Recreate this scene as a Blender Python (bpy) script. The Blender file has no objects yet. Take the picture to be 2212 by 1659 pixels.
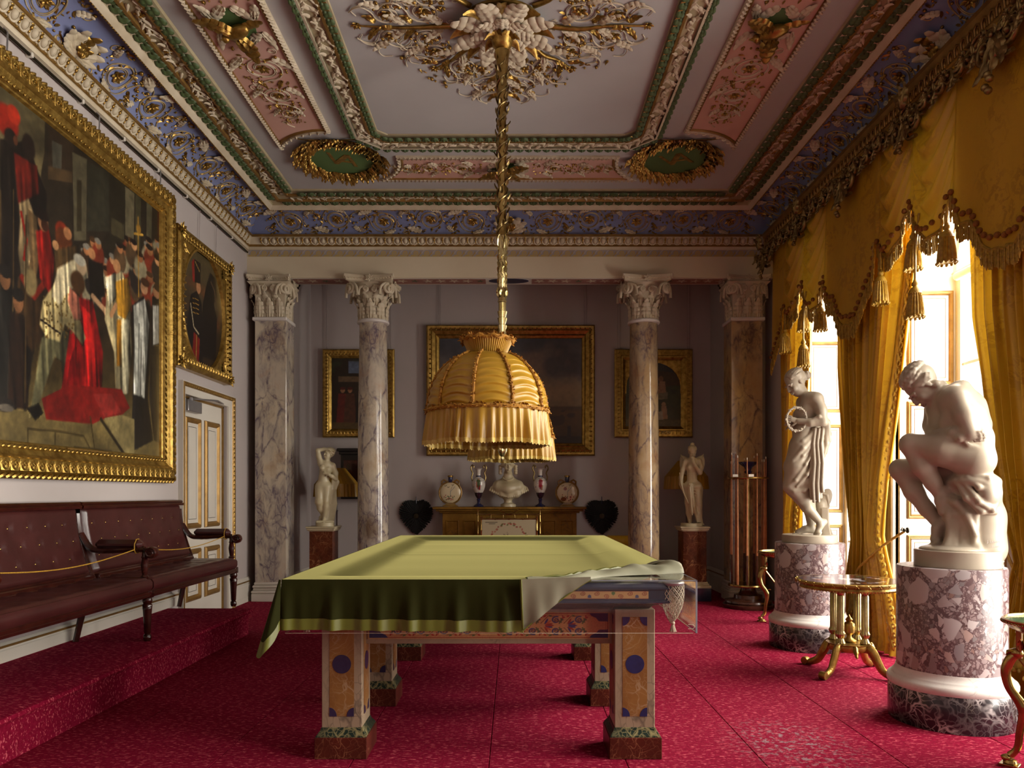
import bpy, math, random
import numpy as np
from mathutils import Matrix, Vector
random.seed(7); np.random.seed(7)
SC = bpy.context.scene
COL = SC.collection
PI = math.pi

# ---------------------------------------------------------------- camera
EYE = 1.38; FPX = 1607.0
cam_d = bpy.data.cameras.new('camera'); cam = bpy.data.objects.new('camera', cam_d); COL.objects.link(cam)
cam.location = (0, 0, EYE); cam.rotation_euler = (PI/2, 0, 0)
cam_d.sensor_width = 36.0; cam_d.lens = 36.0*FPX/2212.0
cam_d.shift_x = -3/2212.0; cam_d.shift_y = 236.5/2212.0
cam_d.clip_start = .05; cam_d.clip_end = 100
SC.camera = cam
# ---------------------------------------------------------------- sky, daylight, exposure
SC.view_settings.view_transform = 'Standard'; SC.view_settings.look = 'None'
SC.view_settings.gamma = 1.0; SC.view_settings.use_curve_mapping = False
SC.view_settings.exposure = 0.22
SC.cycles.use_denoising = True
SC.cycles.max_bounces = 7; SC.cycles.diffuse_bounces = 4; SC.cycles.glossy_bounces = 3
SC.cycles.transparent_max_bounces = 12; SC.cycles.transmission_bounces = 4
SC.cycles.caustics_reflective = False; SC.cycles.caustics_refractive = False
SC.cycles.sample_clamp_indirect = 4.0
W = bpy.data.worlds.new('world'); SC.world = W; W.use_nodes = True
W.node_tree.nodes['Background'].inputs[0].default_value = (.98, .97, .95, 1)
W.node_tree.nodes['Background'].inputs[1].default_value = 1.1
XL, XR, YE, YB, YF = -3.42, 3.34, 9.55, 10.95, -1.3     # left wall, right wall, entablature, alcove back, wall behind camera
WIN_Y = (7.93, 5.76, 3.59, 1.42); WIN_H = .74
def area(name, loc, rot, sx, sy, power, col=(1, .945, .85)):
    d = bpy.data.lights.new(name, 'AREA'); d.shape = 'RECTANGLE'; d.size = sx; d.size_y = sy; d.energy = power; d.color = col
    o = bpy.data.objects.new(name, d); COL.objects.link(o); o.location = loc; o.rotation_euler = rot
    return o
# daylight through the four tall windows of the right wall; nothing else lights the room
for i, wy in enumerate(WIN_Y):
    area('window_daylight' if i == 0 else 'window_right_offscreen', (5.1, wy, 2.6), (0, math.radians(76), 0), 4.6, 2.0, (620, 760, 660, 800)[i])

# ---------------------------------------------------------------- geometry helpers; a geo is (verts, faces)
def lin(c): return tuple((x/12.92 if x <= .04045 else ((x+.055)/1.055)**2.4) for x in c)
def H(h):
    h = h.lstrip('#'); return lin(tuple(int(h[i:i+2], 16)/255 for i in (0, 2, 4)))
def join(*gs):
    v, f = [], []
    for g in gs:
        n = len(v); v += list(g[0]); f += [tuple(i+n for i in q) for q in g[1]]
    return (v, f)
def xf(g, m):
    return ([tuple(m @ Vector(p)) for p in g[0]], g[1])
def T(x, y, z): return Matrix.Translation((x, y, z))
def RX(a): return Matrix.Rotation(a, 4, 'X')
def RY(a): return Matrix.Rotation(a, 4, 'Y')
def RZ(a): return Matrix.Rotation(a, 4, 'Z')
def SCL(x, y, z): return Matrix.Diagonal((x, y, z, 1))
def FR(o, x, y, z):
    m = Matrix.Identity(4)
    for i in range(3): m[i][0] = x[i]; m[i][1] = y[i]; m[i][2] = z[i]; m[i][3] = o[i]
    return m
def box(x0, x1, y0, y1, z0, z1, b=0.0):
    if b <= 0:
        v = [(x, y, z) for x in (x0, x1) for y in (y0, y1) for z in (z0, z1)]
        return (v, [(0, 1, 3, 2), (4, 6, 7, 5), (0, 4, 5, 1), (2, 3, 7, 6), (0, 2, 6, 4), (1, 5, 7, 3)])
    b = min(b, (x1-x0)*.49, (y1-y0)*.49, (z1-z0)*.49)
    v = []; idx = {}
    for ix, x in enumerate((x0, x1)):
        for iy, y in enumerate((y0, y1)):
            for iz, z in enumerate((z0, z1)):
                dx = b if ix == 0 else -b; dy = b if iy == 0 else -b; dz = b if iz == 0 else -b
                for ax, p in enumerate(((x, y+dy, z+dz), (x+dx, y, z+dz), (x+dx, y+dy, z))):
                    idx[(ix, iy, iz, ax)] = len(v); v.append(p)
    f = []
    for s in (0, 1):
        f.append(tuple(idx[(s, a, c, 0)] for a, c in ((0, 0), (0, 1), (1, 1), (1, 0))))
        f.append(tuple(idx[(a, s, c, 1)] for a, c in ((0, 0), (0, 1), (1, 1), (1, 0))))
        f.append(tuple(idx[(a, c, s, 2)] for a, c in ((0, 0), (0, 1), (1, 1), (1, 0))))
    for a in (0, 1):
        for c in (0, 1):
            f.append((idx[(a, c, 0, 0)], idx[(a, c, 1, 0)], idx[(a, c, 1, 1)], idx[(a, c, 0, 1)]))
            f.append((idx[(a, 0, c, 0)], idx[(a, 1, c, 0)], idx[(a, 1, c, 2)], idx[(a, 0, c, 2)]))
            f.append((idx[(0, a, c, 1)], idx[(1, a, c, 1)], idx[(1, a, c, 2)], idx[(0, a, c, 2)]))
            for e in (0, 1): f.append((idx[(a, c, e, 0)], idx[(a, c, e, 1)], idx[(a, c, e, 2)]))
    return (v, f)
def lathe(prof, n=24, cx=0, cy=0, cz=0, a0=0, a1=2*PI, flute=0, fl=0):
    v, f = [], []; full = abs(a1-a0-2*PI) < 1e-6; m = n if full else n+1
    for r, z in prof:
        for i in range(m):
            a = a0+(a1-a0)*i/n
            rr = r*(1-fl*abs(math.sin(a*flute/2))) if flute else r
            v.append((cx+rr*math.cos(a), cy+rr*math.sin(a), cz+z))
    for k in range(len(prof)-1):
        for i in range(n):
            j = (i+1) % m if full else i+1
            f.append((k*m+i, k*m+j, (k+1)*m+j, (k+1)*m+i))
    if full:
        if prof[0][0] > 1e-4: f.append(tuple(range(m-1, -1, -1)))
        if prof[-1][0] > 1e-4: f.append(tuple((len(prof)-1)*m+i for i in range(m)))
    return (v, f)
def tube(pts, r, n=8, cap=True, flat=1.0, up=(0, 0, 1), closed=False):
    pts = [Vector(p) for p in pts]; N = len(pts)
    rs = [r]*N if not hasattr(r, '__len__') else list(r)
    v, f = [], []; U = None
    for i, p in enumerate(pts):
        a = pts[(i-1) % N if closed else max(i-1, 0)]; b = pts[(i+1) % N if closed else min(i+1, N-1)]
        t = (b-a)
        t = t.normalized() if t.length > 1e-9 else Vector((0, 0, 1))
        if U is None:
            U = Vector(up) - t*t.dot(Vector(up))
            if U.length < 1e-4: U = Vector((1, 0, 0)) - t*t.x
        else: U = U - t*t.dot(U)
        U.normalize(); S = t.cross(U)
        for k in range(n):
            q = 2*PI*k/n
            v.append(tuple(p + S*(rs[i]*math.cos(q)) + U*(rs[i]*flat*math.sin(q))))
    for i in range(N if closed else N-1):
        i2 = (i+1) % N
        for k in range(n):
            k2 = (k+1) % n
            f.append((i*n+k, i*n+k2, i2*n+k2, i2*n+k))
    if cap and not closed:
        f.append(tuple(range(n-1, -1, -1))); f.append(tuple((N-1)*n+k for k in range(n)))
    return (v, f)
def sphere(r, c=(0, 0, 0), n=10, m=6, s=(1, 1, 1)):
    prof = [(r*math.sin(PI*i/m), -r*math.cos(PI*i/m)) for i in range(m+1)]
    prof[0] = (1e-5, -r); prof[-1] = (1e-5, r)
    return xf(lathe(prof, n), T(*c) @ SCL(*s))
def grid(fn, nu, nv, closed_u=False):
    v = [tuple(fn(i/(nu if closed_u else nu-1) if True else 0, j/(nv-1))) for j in range(nv) for i in range(nu)]
    f = []
    for j in range(nv-1):
        for i in range(nu if closed_u else nu-1):
            i2 = (i+1) % nu
            f.append((j*nu+i, j*nu+i2, (j+1)*nu+i2, (j+1)*nu+i))
    return (v, f)
def thick(g, n, t):
    """give an open sheet thickness along vector n"""
    v, f = g; N = len(v); n = Vector(n)
    v2 = [tuple(Vector(p)+n*t) for p in v]
    from collections import Counter
    ed = Counter(); od = {}
    for q in f:
        for a, b in zip(q, q[1:]+q[:1]):
            ed[(min(a, b), max(a, b))] += 1; od[(min(a, b), max(a, b))] = (a, b)
    ff = [tuple(reversed(q)) for q in f] + [tuple(i+N for i in q) for q in f]
    for k, c in ed.items():
        if c == 1:
            a, b = od[k]; ff.append((a, b, b+N, a+N))
    return (list(v)+v2, ff)
def prism(poly, z0, z1):
    n = len(poly)
    v = [(x, y, z0) for x, y in poly]+[(x, y, z1) for x, y in poly]
    return (v, [tuple(range(n-1, -1, -1)), tuple(range(n, 2*n))]+[(i, (i+1) % n, (i+1) % n+n, i+n) for i in range(n)])
def loops(rows, closed=True):
    """skin between equal-length point loops"""
    n = len(rows[0]); v = [tuple(p) for r in rows for p in r]; f = []
    for k in range(len(rows)-1):
        for i in range(n if closed else n-1):
            j = (i+1) % n; f.append((k*n+i, k*n+j, (k+1)*n+j, (k+1)*n+i))
    return (v, f)
def polyoff(poly, d):
    """inset a convex CCW polygon by d"""
    n = len(poly); out = []
    for i in range(n):
        p0 = Vector(poly[i-1]); p1 = Vector(poly[i]); p2 = Vector(poly[(i+1) % n])
        e1 = (p1-p0).normalized(); e2 = (p2-p1).normalized()
        n1 = Vector((-e1.y, e1.x)); n2 = Vector((-e2.y, e2.x))
        b = (n1+n2); b = b/(b.length_squared)*2
        out.append((p1.x+b.x*d, p1.y+b.y*d))
    return out
def mould(poly, prof):
    """mitred moulding round a polygon (local xy), prof = [(inset, height)]"""
    return loops([[(x, y, h) for x, y in polyoff(poly, d)] for d, h in prof])
def rect(w, h): return [(-w/2, -h/2), (w/2, -h/2), (w/2, h/2), (-w/2, h/2)]
def extr(prof, o, da, db, dl, L, caps=True):
    """2d profile (a,b) swept L along dl"""
    o, da, db, dl = Vector(o), Vector(da), Vector(db), Vector(dl); n = len(prof)
    r0 = [o+da*a+db*b for a, b in prof]; r1 = [p+dl*L for p in r0]
    g = loops([r0, r1]); f = list(g[1])
    if caps: f += [tuple(range(n-1, -1, -1)), tuple(range(n, 2*n))]
    return (g[0], f)
def leaf(L, Wd, lobes=4, curl=.3, cup=.15, nu=7, nv=None, tip=.12):
    """acanthus leaf: grows along +y from the origin, relief along +z"""
    nv = nv or lobes*4+1
    def fn(u, v):
        s = (u-.5)*2
        w = Wd*.5*(math.sin(PI*min(1, (v*.92+.08)))**.6)*(1-.25*v)
        w *= (.58+.42*abs(math.sin(v*lobes*PI))) if lobes > 2 else .72+.28*abs(math.sin(v*lobes*PI))
        if v > .985: w *= .25
        y = L*v - abs(s)*L*.04*math.sin(v*lobes*2*PI)
        z = cup*Wd*(1-s*s*.8)*(.4+.6*math.sin(PI*v)) + .07*Wd*math.cos(s*PI*3)*(1-v) + .05*Wd*abs(math.sin(v*lobes*PI))*(1-abs(s)*.3) + curl*L*max(0, v-.55)**1.5*1.6
        return (s*w, y-(curl*L*.35*max(0, v-.75)), z)
    return grid(fn, nu, nv)
def rosette(r, petals=6, h=.35, rings=2):
    gs = []
    for k in range(rings):
        rr = r*(1-.38*k)
        for i in range(petals):
            a = 2*PI*(i+.5*k)/petals
            gs.append(xf(leaf(rr, rr*2.6/petals*1.5, 1, .35+.2*k, .22, 5, 5), RZ(a) @ T(0, 0, r*.12*k)))
    gs.append(sphere(r*.24, (0, 0, r*h*.55), 8, 5, (1, 1, .8)))
    return join(*gs)
def spiral(turns, r0, r1, n=28, z=0, a0=0, sgn=1, cx=0, cy=0):
    return [(cx+(r0+(r1-r0)*i/n)*math.cos(a0+sgn*2*PI*turns*i/n), cy+(r0+(r1-r0)*i/n)*math.sin(a0+sgn*2*PI*turns*i/n), z) for i in range(n+1)]
def bez(p, n=12):
    """Catmull-Rom through points"""
    P = [Vector(q) for q in p]; out = []
    for i in range(len(P)-1):
        a = P[max(i-1, 0)]; b = P[i]; c = P[i+1]; d = P[min(i+2, len(P)-1)]
        for k in range(n):
            t = k/n
            out.append(.5*((2*b)+(c-a)*t+(2*a-5*b+4*c-d)*t*t+(3*b-a-3*c+d)*t**3))
    out.append(P[-1]); return [tuple(q) for q in out]
def lerp(a, b, t): return a+(b-a)*t
def ip(x, xs, ys): return float(np.interp(x, xs, ys))

# ---------------------------------------------------------------- object helpers
def mesh(name, g, mat, smooth=True, ang=62):
    me = bpy.data.meshes.new(name); me.from_pydata(g[0], [], g[1])
    me.update(); me.materials.append(mat)
    if smooth:
        me.shade_smooth()
        if ang < 179: me.set_sharp_from_angle(angle=math.radians(ang))
    return me
def obj(name, g, mat, parent=None, m=None, smooth=True, ang=40, kind=None, label=None):
    me = g if isinstance(g, bpy.types.Mesh) else mesh(name, g, mat, smooth, ang)
    o = bpy.data.objects.new(name, me); COL.objects.link(o)
    if parent is not None: o.parent = parent
    if m is not None: o.matrix_basis = m
    if kind: o['kind'] = kind
    if label: o['label'] = label
    return o
def struct(name, g, mat, **k):
    o = obj(name, g, mat, **k); o['kind'] = 'structure'; return o
def tag(o, label, cat, group=None):
    o['label'] = label; o['category'] = cat
    if group: o['group'] = group
    return o
def thing(name, label, cat, loc=(0, 0, 0), rz=0, group=None, sc=1):
    o = bpy.data.objects.new(name, None); COL.objects.link(o); o.empty_display_size = .05
    o.location = loc; o.rotation_euler = (0, 0, rz); o.scale = (sc, sc, sc)
    return tag(o, label, cat, group)
def dup(root, loc, rz=0, label=None, group=None, sc=None):
    r = root.copy(); COL.objects.link(r); r.location = loc; r.rotation_euler = (0, 0, rz)
    if sc: r.scale = sc
    if label: r['label'] = label
    if group: r['group'] = group
    def rec(a, b):
        for ch in list(a.children):
            c = ch.copy(); COL.objects.link(c); c.parent = b; rec(ch, c)
    rec(root, r); return r
# ---------------------------------------------------------------- materials
MATS = {}
class NT:
    def __init__(s, name):
        s.m = bpy.data.materials.new(name); s.m.use_nodes = True; s.t = s.m.node_tree
        s.b = s.t.nodes['Principled BSDF']; s.out = s.t.nodes['Material Output']
    def n(s, typ, **k):
        o = s.t.nodes.new(typ)
        for a, v in k.items():
            if a in ('inp',):
                for i, x in v.items():
                    if hasattr(x, 'type') and hasattr(x, 'links'): s.t.links.new(x, o.inputs[i])
                    else: o.inputs[i].default_value = x
            else: setattr(o, a, v)
        return o
    def link(s, a, b): s.t.links.new(a, b)
    def co(s, scale=(1, 1, 1), rot=(0, 0, 0), src='Object'):
        tc = s.n('ShaderNodeTexCoord'); mp = s.n('ShaderNodeMapping')
        s.link(tc.outputs[src], mp.inputs[0]); mp.inputs['Scale'].default_value = scale; mp.inputs['Rotation'].default_value = rot
        return mp.outputs[0]
    def noise(s, vec, scale, detail=3, rough=.55, dist=0):
        return s.n('ShaderNodeTexNoise', inp={'Vector': vec, 'Scale': scale, 'Detail': detail, 'Roughness': rough, 'Distortion': dist})
    def voro(s, vec, scale, feature='F1', rnd=1):
        return s.n('ShaderNodeTexVoronoi', feature=feature, inp={'Vector': vec, 'Scale': scale, 'Randomness': rnd})
    def ramp(s, fac, stops, interp='LINEAR'):
        r = s.n('ShaderNodeValToRGB'); r.color_ramp.interpolation = interp
        e = r.color_ramp.elements
        while len(e) < len(stops): e.new(.5)
        for el, (p, c) in zip(e, stops):
            el.position = p; el.color = (c, c, c, 1) if not hasattr(c, '__len__') else tuple(c)+(1,)
        s.link(fac, r.inputs[0]); return r.outputs[0]
    def mix(s, fac, a, b):
        r = s.n('ShaderNodeMix', data_type='RGBA')
        for i, x in ((0, fac), (6, a), (7, b)):
            if hasattr(x, 'links'): s.link(x, r.inputs[i])
            else: r.inputs[i].default_value = x if not hasattr(x, '__len__') else tuple(x)+(1,)
        return r.outputs[2]
    def math(s, op, a, b=0.0):
        r = s.n('ShaderNodeMath', operation=op)
        for i, x in ((0, a), (1, b)):
            if hasattr(x, 'links'): s.link(x, r.inputs[i])
            else: r.inputs[i].default_value = x
        return r.outputs[0]
    def warp(s, vec, scale, amt):
        nz = s.noise(vec, scale, 3)
        sub = s.n('ShaderNodeVectorMath', operation='SUBTRACT', inp={0: nz.outputs['Color'], 1: (.5, .5, .5)})
        mul = s.n('ShaderNodeVectorMath', operation='SCALE', inp={0: sub.outputs[0]}); mul.inputs[3].default_value = amt
        add = s.n('ShaderNodeVectorMath', operation='ADD', inp={0: vec, 1: mul.outputs[0]})
        return add.outputs[0]
    def fin(s, col, rough=.5, metal=0, bump=None, bs=.2, bd=.01, coat=0, sheen=0, spec=None, tint=(.75, .68, .25)):
        def put(k, x):
            if x is None: return
            if hasattr(x, 'links'): s.link(x, s.b.inputs[k])
            else: s.b.inputs[k].default_value = x if not hasattr(x, '__len__') else tuple(x)+(1,)
        put('Base Color', col); put('Roughness', rough); put('Metallic', metal)
        if coat: put('Coat Weight', coat); put('Coat Roughness', .08)
        if sheen: put('Sheen Weight', sheen); put('Sheen Roughness', .28); put('Sheen Tint', tint)
        if spec is not None: put('Specular IOR Level', spec)
        if bump is not None:
            bp = s.n('ShaderNodeBump', inp={'Strength': bs, 'Distance': bd, 'Height': bump}); s.link(bp.outputs[0], s.b.inputs['Normal'])
        return s.m
def plain(name, c1, c2=None, rough=.5, metal=0, scale=6, bump=0, bscale=60, **k):
    if name in MATS: return MATS[name]
    t = NT(name); v = t.co(); c1 = H(c1); c2 = H(c2) if c2 else tuple(x*.82 for x in c1)
    nz = t.noise(v, scale, 4)
    col = t.ramp(nz.outputs[0], [(.3, c2), (.7, c1)])
    bn = t.noise(v, bscale, 3).outputs[0] if bump else None
    MATS[name] = t.fin(col, rough, metal, bn, bump or .1, **k); return MATS[name]

m_wall = plain('wall_paint', '#b8aeab', '#b1a7a3', .75, scale=1.2, bump=.03, bscale=200)
m_cream = plain('cream_plaster', '#d8cbb0', '#d0c2a6', .7, scale=1.5)
m_white = plain('white_plaster', '#d2c6ae', '#bdae92', .6, scale=5)
m_ceil = plain('ceiling_paint', '#b7b4b2', '#afabaa', .8, scale=1)
m_wpaint = plain('white_gloss_paint', '#d6d0c4', '#cec7ba', .38, scale=2)
m_gold = plain('gold_leaf', '#b8964e', '#7c5c28', .34, .8, scale=25, bump=.15, bscale=90)
m_goldp = plain('gold_paint', '#a07c42', '#80602f', .42, .55, scale=9)
m_gilt = plain('antique_gilt', '#a08a58', '#57452a', .36, .8, scale=14, bump=.2, bscale=50)
m_gframe = plain('gilt_frame', '#c2a052', '#84642a', .32, .8, scale=18, bump=.25, bscale=70)
m_brass = plain('brass', '#b89c60', '#7c6232', .22, .95, scale=10)
m_bright = plain('pale_gilt_brass', '#c8b684', '#94804c', .25, .9, scale=12)
m_green = plain('leaf_green', '#52653c', '#3b4a2b', .6, scale=20)
m_mgreen = plain('medallion_green', '#55703f', '#4c6638', .65, scale=3)
m_stone = plain('stone_band', '#b3a684', '#a09271', .65, scale=6)
m_pink = plain('pink_plaster', '#cda294', '#c39788', .75, scale=2)
m_rosep = plain('rose_ground', '#9c6f62', '#8a5c50', .7, scale=6)
m_blue = plain('cove_blue', '#7b83aa', '#737aa0', .7, scale=2)
m_marble = plain('statuary_marble', '#ada291', '#a19583', .34, scale=4, spec=.3)
m_marble2 = plain('aged_marble', '#cabf9f', '#b8aa86', .36, scale=4)
m_mahog = plain('mahogany', '#401a12', '#2a0e0a', .22, scale=12, coat=.4)
m_leather = plain('oxblood_leather', '#47211f', '#391816', .32, scale=5, bump=.12, bscale=220, coat=.15)
m_dark = plain('black_lacquer', '#17120f', '#0e0b0a', .3)
m_slate = plain('blue_slate', '#2c3146', '#23273a', .18, scale=8, coat=.5)
m_lapis = plain('lapis_blue', '#1e2858', '#161e46', .4, scale=30)
m_lapisd = plain('worn_indigo', '#2e2c47', '#262440', .3, scale=30)
m_cord = plain('pale_cord', '#b4aaa6', '#9c928e', .7)
m_rope = plain('gold_rope', '#c79a2c', '#8e661a', .55, scale=80, bump=.4, bscale=180)
m_net = plain('white_net_cord', '#c9bfa9', '#a3977f', .8, scale=80)
m_steel = plain('grey_metal', '#a8a6a4', '#98969a', .35, .7)
m_feath = plain('black_feather', '#1a1a17', '#0c0d0c', .8, scale=40, bump=.4, bscale=120)
m_wood = plain('cue_ash', '#b0744a', '#8a512d', .35, scale=14)
m_dwood = plain('dark_turned_wood', '#4c2c20', '#33190f', .25, scale=14, coat=.3)
m_ivory = plain('ivory_linen', '#c9bd9f', '#bdb08f', .8, scale=60)
m_porc = plain('white_porcelain', '#dcd6cb', '#d2cbbf', .15, coat=.5)
m_porcb = plain('cobalt_glaze', '#262852', '#1c1e40', .15, coat=.5)
m_porcd = plain('aubergine_glaze', '#3a2430', '#2c1a24', .2, coat=.5)
m_ochreg = plain('ochre_glaze', '#8e6c2c', '#6c4f1c', .25, coat=.4)
m_iron = plain('dark_bronze', '#3a3222', '#231d12', .4, .7)
m_lining = plain('grey_green_lining', '#85836c', '#74725c', .6, scale=3)
m_lace = plain('pale_fringe', '#d8bd6a', '#b0923e', .6, scale=60)
m_pomp = plain('russet_pompom', '#96601c', '#6c4010', .85, scale=60)
m_ruche = plain('amber_ruche', '#b9821c', '#7c4e0c', .7, scale=70, bump=.6, bscale=120)
m_bull = plain('bullion_fringe', '#b08c2c', '#7c5c16', .5, scale=40, bump=.3, bscale=150)
m_braid = plain('gold_braid', '#d6b048', '#a8842a', .45, scale=40, bump=.3, bscale=150)
m_tassel = plain('tassel_silk', '#bb9834', '#8c6a1c', .45, scale=40, bump=.3, bscale=200)
m_green_t = plain('green_ink', '#4c5f38', '#3c4c2c', .6); m_red_t = plain('red_ink', '#8c3a30', '#74302a', .6)

def mk(name):
    def deco(fn):
        t = NT(name); MATS[name] = fn(t); return MATS[name]
    return deco
@mk('vertex_paint')
def m_paint(t):
    a = t.n('ShaderNodeVertexColor', layer_name='Col')
    nz = t.noise(t.co(), 180, 3).outputs[0]
    return t.fin(a.outputs[0], .42, 0, nz, .06)
@mk('vertex_paint_matte')
def m_paintm(t):
    a = t.n('ShaderNodeVertexColor', layer_name='Col')
    return t.fin(a.outputs[0], .7, 0)
@mk('vertex_glaze')
def m_paintg(t):
    a = t.n('ShaderNodeVertexColor', layer_name='Col')
    return t.fin(a.outputs[0], .14, 0, coat=.5)
@mk('crimson_carpet')
def m_carpet(t):
    v = t.co(); big = t.noise(v, 1.3, 3).outputs[0]; fine = t.noise(v, 300, 2).outputs[0]
    v2 = t.co((26, 90, 60)); f1 = t.noise(v2, 1.0, 2).outputs[0]
    v3 = t.co((70, 34, 50)); f2 = t.noise(v3, 1.0, 2).outputs[0]
    base = t.mix(big, H('#6c0b22'), H('#7c0f2d'))
    base = t.mix(t.ramp(f2, [(.35, 0), (.7, .55)]), base, H('#921838'))
    base = t.mix(t.ramp(f1, [(.585, 0), (.64, .85)]), base, H('#c85a66'))
    gd = t.n('ShaderNodeVectorMath', operation='DISTANCE', inp={0: t.co((1, .8, 1)), 1: (1.53, 3.28, 0)}).outputs[1]      # worn grey scuffs in the pile
    wear = t.math('MULTIPLY', t.ramp(gd, [(.12, 1), (.42, 0)]), t.ramp(t.noise(v, 26, 4, .7).outputs[0], [(.52, 0), (.62, .8)]))
    base = t.mix(wear, base, H('#8d7f82'))
    return t.fin(base, .95, 0, fine, .5, .004, spec=.05)
def colmarble(name, stops, vein, rough=.16, stain=False):
    t = NT(name); v = t.co((1, 1, 1), (.5, .6, .3)); w = t.warp(v, 2.6, .5)
    base = t.ramp(t.noise(w, 2.0, 5).outputs[0], [(p, H(c)) for p, c in stops])
    d = t.co((1.0, 1.0, .42), (.75, .55, .2)); w2 = t.warp(t.warp(d, 2.4, .35), 9, .10)
    e = t.voro(w2, 4.6, 'DISTANCE_TO_EDGE').outputs[0]; e2 = t.voro(w2, 12, 'DISTANCE_TO_EDGE').outputs[0]; e3 = t.voro(w2, 27, 'DISTANCE_TO_EDGE').outputs[0]
    zone = t.ramp(t.noise(d, 3.2, 4, .6, .6).outputs[0], [(.46, 0), (.62, 1)])
    n2 = t.noise(w, 7, 5, .65).outputs[0]
    v1 = t.math('MULTIPLY', t.ramp(e, [(.0, 1), (.10, 0)]), t.ramp(n2, [(.38, .1), (.6, 1)]))
    v2 = t.math('MULTIPLY', t.ramp(e2, [(0, 1), (.2, 0)]), zone); v3 = t.math('MULTIPLY', t.math('MULTIPLY', t.ramp(e3, [(0, 1), (.25, 0)]), zone), .7)
    haze = t.math('MULTIPLY', zone, .42)
    m = t.math('MAXIMUM', t.math('MAXIMUM', v1, v2), t.math('MAXIMUM', v3, haze))
    col = t.mix(t.math('MULTIPLY', m, .9), base, H(vein))
    if stain:      # brown handling stain low on the shaft
        gd = t.n('ShaderNodeVectorMath', operation='DISTANCE', inp={0: t.warp(t.co((1, 1, .75)), 9, .12), 1: (0, -.2, .70)}).outputs[1]
        col = t.mix(t.ramp(gd, [(.05, .7), (.17, 0)]), col, H('#5a3c1c'))
    MATS[name] = t.fin(col, rough, 0, coat=.35); return MATS[name]
m_column = colmarble('column_marble', [(.25, '#b08f6c'), (.42, '#cdbfa6'), (.6, '#c2b6a4'), (.78, '#b99478')], '#50405a')
m_column3 = colmarble('stained_column_marble', [(.25, '#b08f6c'), (.42, '#cdbfa6'), (.6, '#c2b6a4'), (.78, '#b99478')], '#50405a', stain=True)
m_column2 = colmarble('warm_column_marble', [(.25, '#a2784e'), (.42, '#b8a07c'), (.6, '#b0946c'), (.78, '#a27650')], '#54424c')
@mk('breccia_marble')
def m_breccia(t):
    v = t.warp(t.co((1, 1, .85), (.3, .5, .2)), 9, .05)
    def sep(c): return t.n('ShaderNodeSeparateColor', inp={0: c}).outputs
    def layer(c, scale, cover, gap, stops, off):
        vv = t.n('ShaderNodeVectorMath', operation='ADD', inp={0: v, 1: off}).outputs[0]
        cell = sep(t.voro(vv, scale).outputs['Color']); e = t.voro(vv, scale, 'DISTANCE_TO_EDGE').outputs[0]
        m = t.math('MULTIPLY', t.ramp(cell[0], [(1-cover-.01, 0), (1-cover, 1)]), t.ramp(e, [(gap, 0), (gap+.02, 1)]))
        return t.mix(m, c, t.ramp(cell[1], [(p, H(h)) for p, h in stops]))
    c = t.mix(t.noise(v, 14, 3).outputs[0], H('#4a3436'), H('#6a5052'))
    c = layer(c, 75, .75, .08, [(0, '#5c4648'), (.4, '#86706f'), (.75, '#a39392'), (1, '#6c585a')], (0, 0, 0))
    c = layer(c, 34, .5, .1, [(0, '#78605f'), (.3, '#9c8b8a'), (.6, '#6e6668'), (.8, '#b3a6a4'), (1, '#87675e')], (3.1, 0, 0))
    c = layer(c, 15, .36, .1, [(0, '#a59695'), (.35, '#bcb1af'), (.6, '#857a7c'), (.8, '#a88e86'), (1, '#c3bab8')], (0, 5.2, 0))
    c = layer(c, 7.5, .26, .12, [(0, '#b3a7a6'), (.5, '#c2b8b6'), (1, '#a99c9c')], (0, 0, 7.7))
    return t.fin(c, .3, 0)
def veined(name, base1, base2, vein, scale, width, zone=(.4, .6), rough=.36, stretch=(1, 1, 1), coat=0):
    t = NT(name); v = t.co(stretch, (.4, .3, .2)); w = t.warp(v, 5, .22)
    b = t.ramp(t.noise(w, 4, 4).outputs[0], [(.3, H(base2)), (.7, H(base1))])
    e = t.voro(w, scale, 'DISTANCE_TO_EDGE').outputs[0]; e2 = t.voro(w, scale*2.6, 'DISTANCE_TO_EDGE').outputs[0]
    z = t.ramp(t.noise(v, 3.5, 3).outputs[0], [(zone[0], .12), (zone[1], 1)])
    ve = t.math('MULTIPLY', t.math('MAXIMUM', t.ramp(e, [(0, 1), (width, 0)]), t.ramp(e2, [(0, .8), (width, 0)])), z)
    MATS[name] = t.fin(t.mix(ve, b, H(vein)), rough, 0, coat=coat, spec=.5 if rough < .3 else .14); return MATS[name]
m_dmarble = veined('black_veined_marble', '#33262c', '#1d171a', '#cfc6c4', 9, .075, (.42, .62), rough=.2)
m_brmarble = veined('brown_marble', '#6e3820', '#431d12', '#b98a5c', 6, .03, (.45, .65))
m_siena = veined('siena_marble', '#96702c', '#74521c', '#57452e', 4, .03, (.45, .65))
m_legm = veined('siena_brocatelle', '#98703e', '#744c28', '#b09c80', 9, .035, (.42, .62))
m_legf = veined('grey_veined_marble', '#9c8a72', '#8a7862', '#5e5246', 7, .06, (.48, .66), stretch=(1, 1, .7))
m_verde = veined('verde_marble', '#243028', '#161d18', '#8a8058', 14, .09, (.46, .6))
m_rosso = veined('rosso_marble', '#56241a', '#3c1812', '#8a5a40', 12, .025, (.45, .65))
m_carr = veined('carrara_marble', '#dcd6d0', '#d2cbc4', '#a59a96', 5, .02, (.5, .7))
m_malac = veined('malachite', '#2f6a4c', '#173f2c', '#8fb59c', 18, .05, (.4, .6), rough=.12)
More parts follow.
